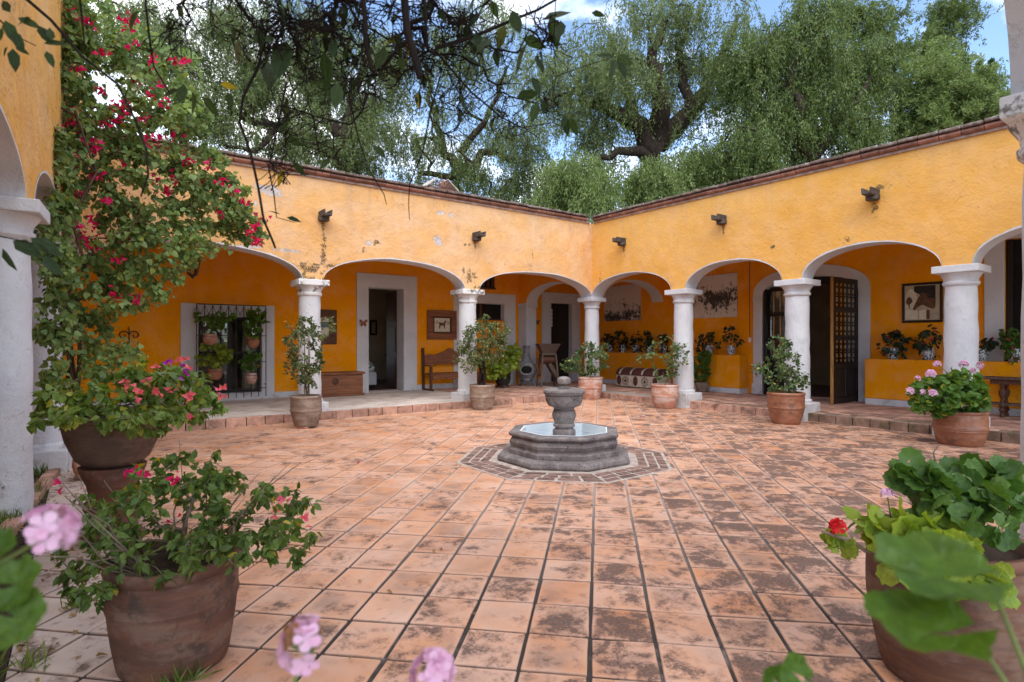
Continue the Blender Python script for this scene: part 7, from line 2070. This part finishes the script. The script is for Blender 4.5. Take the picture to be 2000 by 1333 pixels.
tree('pepper_tree', 'airy pepper tree behind the roof vent with blue sky showing through', (905, 400), [(905, 430, 0), (890, 360, 0), (900, 300, 0)],
     [(850, 140, 0, 110, 110, 60), (980, 210, 1, 100, 90, 48), (860, 320, 0, 90, 60, 45), (970, 320, 0, 90, 60, 50), (1040, 330, 1, 60, 55, 36), (1010, 390, 0, 60, 24, 16), (960, 70, 0, 110, 70, 40)],
     MT['leaf_pepper'], 28, 7, seed=2, limbs=[[(895, 330, 0, 0.28), (960, 300, 0, 0.18), (1010, 310, 0, 0.1)], [(895, 330, 0, 0.26), (850, 250, 0, 0.16), (840, 150, 0, 0.08)], [(900, 300, 0, 0.22), (960, 210, 0, 0.12), (990, 130, 0, 0.06)], [(892, 350, 0, 0.2), (820, 340, -1, 0.1)]])
tree('pepper_tree', 'great pepper tree with thick spreading dark limbs above the courtyard corner', (1272, 400), [(1275, 430, 0), (1280, 330, 0), (1285, 270, 0)],
     [(1130, 110, 0, 110, 100, 50), (1260, 60, 0, 130, 80, 55), (1390, 60, 0, 110, 80, 45), (1210, 170, -1, 110, 70, 42), (1360, 160, 1, 100, 70, 40), (1130, 230, 0, 70, 70, 26), (1330, 260, 1, 90, 60, 26), (1180, 290, 0, 70, 50, 18), (1060, 160, 0, 60, 80, 22)],
     MT['leaf_pepper'], 24, 8, seed=3, rt=0.022, rmax=0.75, targ=0.5, limbs=[[(1282, 300, 0, 0.5), (1235, 235, 0, 0.34), (1180, 205, 0, 0.24), (1130, 180, 0, 0.14), (1080, 190, 0, 0.06)], [(1285, 280, 0, 0.5), (1340, 225, 0, 0.36), (1385, 165, 1, 0.26), (1420, 90, 1, 0.15), (1440, 30, 1, 0.07)], [(1284, 285, 0, 0.5), (1290, 200, -1, 0.34), (1275, 120, -1, 0.22), (1300, 40, -1, 0.12)], [(1240, 240, 0, 0.25), (1215, 150, 1, 0.17), (1190, 70, 1, 0.09)], [(1280, 320, 0, 0.3), (1210, 300, -1, 0.16), (1160, 310, -1, 0.08)], [(1345, 220, 0, 0.25), (1330, 120, 0, 0.15), (1345, 30, 0, 0.07)]])
tree('pepper_tree', 'rounded fresh green pepper tree low over the courtyard corner', (1128, 430), [(1128, 430, 0), (1128, 385, 0)],
     [(1125, 335, 0, 45, 34, 34), (1100, 385, 1, 40, 26, 16), (1165, 375, -1, 30, 34, 18), (1060, 390, 0, 26, 24, 8)], MT['leaf_pepper_lt'], 21.5, 10, (0.4, 1.1), seed=4)
tree('pepper_tree', 'low fresh green pepper tree left of the double-door wing roofline', (1330, 420), [(1330, 420, 0), (1320, 370, 0)],
     [(1270, 345, 0, 46, 30, 26), (1350, 320, 1, 48, 36, 28), (1228, 375, 0, 26, 24, 10), (1415, 330, 2, 36, 34, 16), (1310, 378, 0, 50, 20, 14)], MT['leaf_pepper_lt'], 21.5, 9, (0.4, 1.1), seed=5)
tree('pepper_tree', 'dense dark green pepper tree with a leaning trunk above the right wing', (1575, 400), [(1575, 400, 0), (1585, 310, 0), (1615, 255, 0), (1650, 225, 0)],
     [(1460, 110, 0, 75, 60, 44), (1560, 100, 0, 90, 70, 56), (1490, 205, 0, 90, 60, 56), (1610, 180, 0, 80, 65, 46), (1680, 160, 1, 60, 80, 44), (1450, 290, -1, 70, 50, 44), (1530, 280, 0, 80, 50, 40), (1660, 260, 0, 60, 50, 30), (1600, 40, 0, 60, 50, 24)],
     MT['leaf_pepper_dk'], 22, 9, (0.4, 1.2), seed=6, limbs=[[(1590, 300, 0, 0.3), (1625, 245, 0, 0.24), (1670, 200, 0, 0.16), (1700, 150, 0, 0.08)], [(1600, 285, 0, 0.26), (1560, 215, -1, 0.2), (1545, 140, -1, 0.12), (1560, 70, -1, 0.06)], [(1592, 310, 0, 0.22), (1530, 260, -1, 0.14), (1480, 200, -1, 0.08)]])
tree('feathery_tree', 'feathery bright green tree with upright shoots against the blue sky', (1690, 400), [(1695, 400, 0), (1690, 300, 0), (1690, 200, 0)],
     [(1690, 110, 0, 60, 90, 50), (1745, 130, 0, 40, 70, 26), (1650, 60, 0, 40, 50, 18), (1730, 40, 0, 26, 40, 12), (1660, 20, 0, 20, 30, 8)],
     MT['leaf_pepper_dk'], 25, 7, (0.3, 0.8), hang=-0.5, seed=7, group='trees beyond the walls')
tree('feathery_tree', 'yellow-green feathery tree low over the right end of the roofline', (1850, 400), [(1850, 400, 0), (1845, 300, 0), (1840, 240, 0)],
     [(1840, 190, 0, 80, 55, 60), (1900, 195, 0, 60, 45, 40), (1790, 235, 0, 50, 40, 26), (1850, 245, 0, 110, 36, 60), (1930, 225, 0, 50, 30, 30), (1830, 130, 0, 40, 50, 22)],
     MT['leaf_pepper_lt'], 22, 9, (0.3, 0.9), hang=-0.15, seed=8, group='trees beyond the walls')
tree('feathery_tree', 'slender feathery tree rising highest beside the blue sky at the right', (1850, 400), [(1852, 400, 0), (1850, 250, 0), (1848, 130, 0)],
     [(1845, 90, 0, 40, 50, 34), (1870, 40, 0, 34, 36, 22), (1840, 20, 0, 22, 26, 12), (1820, 100, 0, 22, 30, 10)],
     MT['leaf_pepper_dk'], 27, 7, (0.3, 0.8), hang=-0.4, seed=9, group='trees beyond the walls')
def cypress(label, px, ytop, d, rpx, seed):
    rd = np.random.RandomState(seed)
    b = P(px, 666, d); top = P(px, ytop, d).z; r_ = rpx*d/FPX
    t = thing('cypress_tree', label, 'tree', (b.x, b.y, -0.06), 'dark cypresses beyond the walls')
    MB().tube([(b.x, b.y, -0.06), (b.x, b.y, top*0.6), (b.x, b.y, top*0.97)], [r_*0.25, r_*0.16, 0.03], 8).build('trunk', MT['bark'], t)
    n = 9000
    z = rd.rand(n)**0.8
    rr = r_*(np.minimum(1, (1-z)*2.4)**0.7)*(0.55+0.45*rd.rand(n))*(1+0.22*np.sin(z*60+rd.rand(n)))
    a = rd.rand(n)*6.283
    pos = np.stack([b.x+rr*np.cos(a), b.y+rr*np.sin(a), 1.0+z*(top-1.0)], 1)
    dd = norm(np.stack([np.cos(a)*0.5, np.sin(a)*0.5, np.ones(n)], 1) + rd.normal(size=(n, 3))*0.35)
    joined('crown', kite_t(0.2), pos, dd, norm(rd.normal(size=(n, 3))), rd.uniform(0.22, 0.45, size=n), MT['leaf_cypress'], t)
cypress('dark cypress behind the slender feathery tree', 1818, 55, 36, 34, 31)
cypress('short dark cypress right of the feathery trees', 1880, 108, 38, 26, 32)
cypress('small pointed cypress far back, left of the column at the right edge', 1936, 122, 46, 14, 33)
cypress('slim dark cypress beside the column at the right edge', 1990, 110, 40, 16, 34)
cypress('shorter cypress between the small pointed one and the feathery trees', 1912, 128, 44, 16, 35)

# ================================================================ SMALL THINGS ON THE GROUND
# grass tufts along the left planting strip
rd = np.random.RandomState(3)
n = 2600
cl = rd.randint(0, 14, n)
cx = rd.uniform(-0.72, -0.33, 14); cy = rd.uniform(3.2, 8.6, 14)
pos = np.stack([cx[cl] + rd.normal(size=n)*0.09, cy[cl] + rd.normal(size=n)*0.14, np.full(n, 0.01)], 1)
k_ = pos[:, 0] < -0.31
pos = pos[k_]; n = len(pos)
joined('grass', kite_t(0.05), pos, norm(rd.normal(size=(n, 3))*0.45 + V3(0, 0, 1)), norm(rd.normal(size=(n, 3))), rd.uniform(0.05, 0.16, n), MT['grass'], None)
bpy.data.objects['grass']['label'] = 'tufts of grass growing along the left columns'
# weeds at the foot of the near pot
for k, (px, py) in enumerate(((330, 1345), (365, 1330), (150, 1190), (70, 1300))):
    q = P(px, py, FPX*CAMZ/(py-666.5)); m_ = 40
    pos = np.stack([q.x + rd.normal(size=m_)*0.03, q.y + rd.normal(size=m_)*0.03, np.zeros(m_)], 1)
    tt = thing('weed_tuft', ['grass blades at the foot of the near clay pot', 'second tuft of grass against the near clay pot', 'grass tuft in a joint left of the near clay pot', 'grass tuft in the lower left corner'][k], 'weed', (q.x, q.y, 0), 'weeds in the paving joints')
    joined('blades', kite_t(0.05), pos, norm(rd.normal(size=(m_, 3))*0.5 + V3(0, 0, 1)), norm(rd.normal(size=(m_, 3))), rd.uniform(0.04, 0.13, m_), MT['grass'], tt)
# fallen petals and leaves
LAND = ((598, 832, 'grey pot with the wispy shrub'), (222, 1000, 'clay pedestal of the flower bowl'), (345, 1250, 'big near clay pot'), (1100, 890, 'fountain'), (1299, 797, 'orange pot of the straggly rose'), (1535, 827, 'banded brown rose pot'), (1850, 1200, 'geranium pot at the right edge'))
_seen = {}
def where(px, py):
    lx, ly, nm = min(LAND, key=lambda l: math.hypot(l[0]-px, (l[1]-py)*1.6))
    dx, dy = px-lx, py-ly
    sd = ('right' if dx > 0 else 'left') if abs(dx) > 1.3*abs(dy) else ('below' if dy > 0 else 'above')
    far = 'close' if math.hypot(dx, dy) < 110 else ('a little way' if math.hypot(dx, dy) < 230 else 'far')
    s_ = '%s %s the %s' % (far, {'right': 'right of', 'left': 'left of', 'below': 'in front of', 'above': 'behind'}[sd], nm)
    k = _seen.get(s_, 0); _seen[s_] = k + 1
    return ('' , 'second ', 'third ', 'fourth ', 'fifth ')[min(k, 4)], s_
petal_px = [(388, 845), (500, 833), (535, 841), (583, 843), (352, 1010), (330, 1020), (118, 948), (128, 985), (160, 955), (300, 880), (330, 868), (355, 895), (1252, 815), (700, 905), (445, 858), (345, 925)]
for k, (px, py) in enumerate(petal_px):
    q = P(px, py, FPX*CAMZ/(py-666.5))
    o = bracts(None, (q.x, q.y, 0.008), 0.018 if py < 900 else 0.024, MT['fl_magenta'], 1, 'fallen_bract', 500+k, 0.05)
    wa, wb = where(px, py)
    props(o, wa + 'magenta bract fallen ' + wb, 'petal', 'fallen bracts')
_seen.clear()
leaf_px = [(1020, 878), (1010, 893), (832, 1000), (1290, 985), (848, 1077), (755, 1158), (670, 1090), (690, 1290), (560, 1190), (590, 1198), (1335, 870), (930, 1205), (355, 870), (860, 1075), (120, 905), (100, 955), (150, 1085), (140, 1040), (700, 1140), (1540, 1050)]
me = tmpl_mesh('fallen_leaf', leaf_t(0.3, 0.2, 0.3), MT['dry_leaf'], 'dry')
for k, (px, py) in enumerate(leaf_px):
    q = P(px, py, FPX*CAMZ/(py-666.5))
    M = Matrix.Translation((q.x, q.y, 0.012)) @ Matrix.Rotation(rs.uniform(0, 6.28), 4, 'Z') @ Matrix.Rotation(rs.gauss(0, 0.2), 4, 'X') @ Matrix.Scale(rs.uniform(0.02, 0.045), 4)
    if k in (0, 1): continue
    wa, wb = where(px, py)
    props(place('fallen_leaf', me, M), wa + 'dry leaf fallen ' + wb, 'leaf', 'fallen leaves')

# leaf litter along the left columns
n = 420
pos = np.stack([rd.uniform(-0.75, 0.12, n), rd.uniform(3.0, 9.2, n), np.full(n, 0.0)], 1)
pos[:, 0] -= np.abs(rd.normal(size=n))*0.08
pos[:, 2] = np.where(pos[:, 0] < -0.285, 0.018, 0.008)
o = joined('leaf_litter', leaf_t(0.3, 0.2, 0.3), pos, norm(np.stack([rd.normal(size=n), rd.normal(size=n), rd.normal(size=n)*0.15], 1)), norm(rd.normal(size=(n, 3))*0.3 + V3(0, 0, 1)), rd.uniform(0.015, 0.05, n), MT['dry_leaf'], None)
o['label'] = 'dry leaf litter scattered along the left columns'
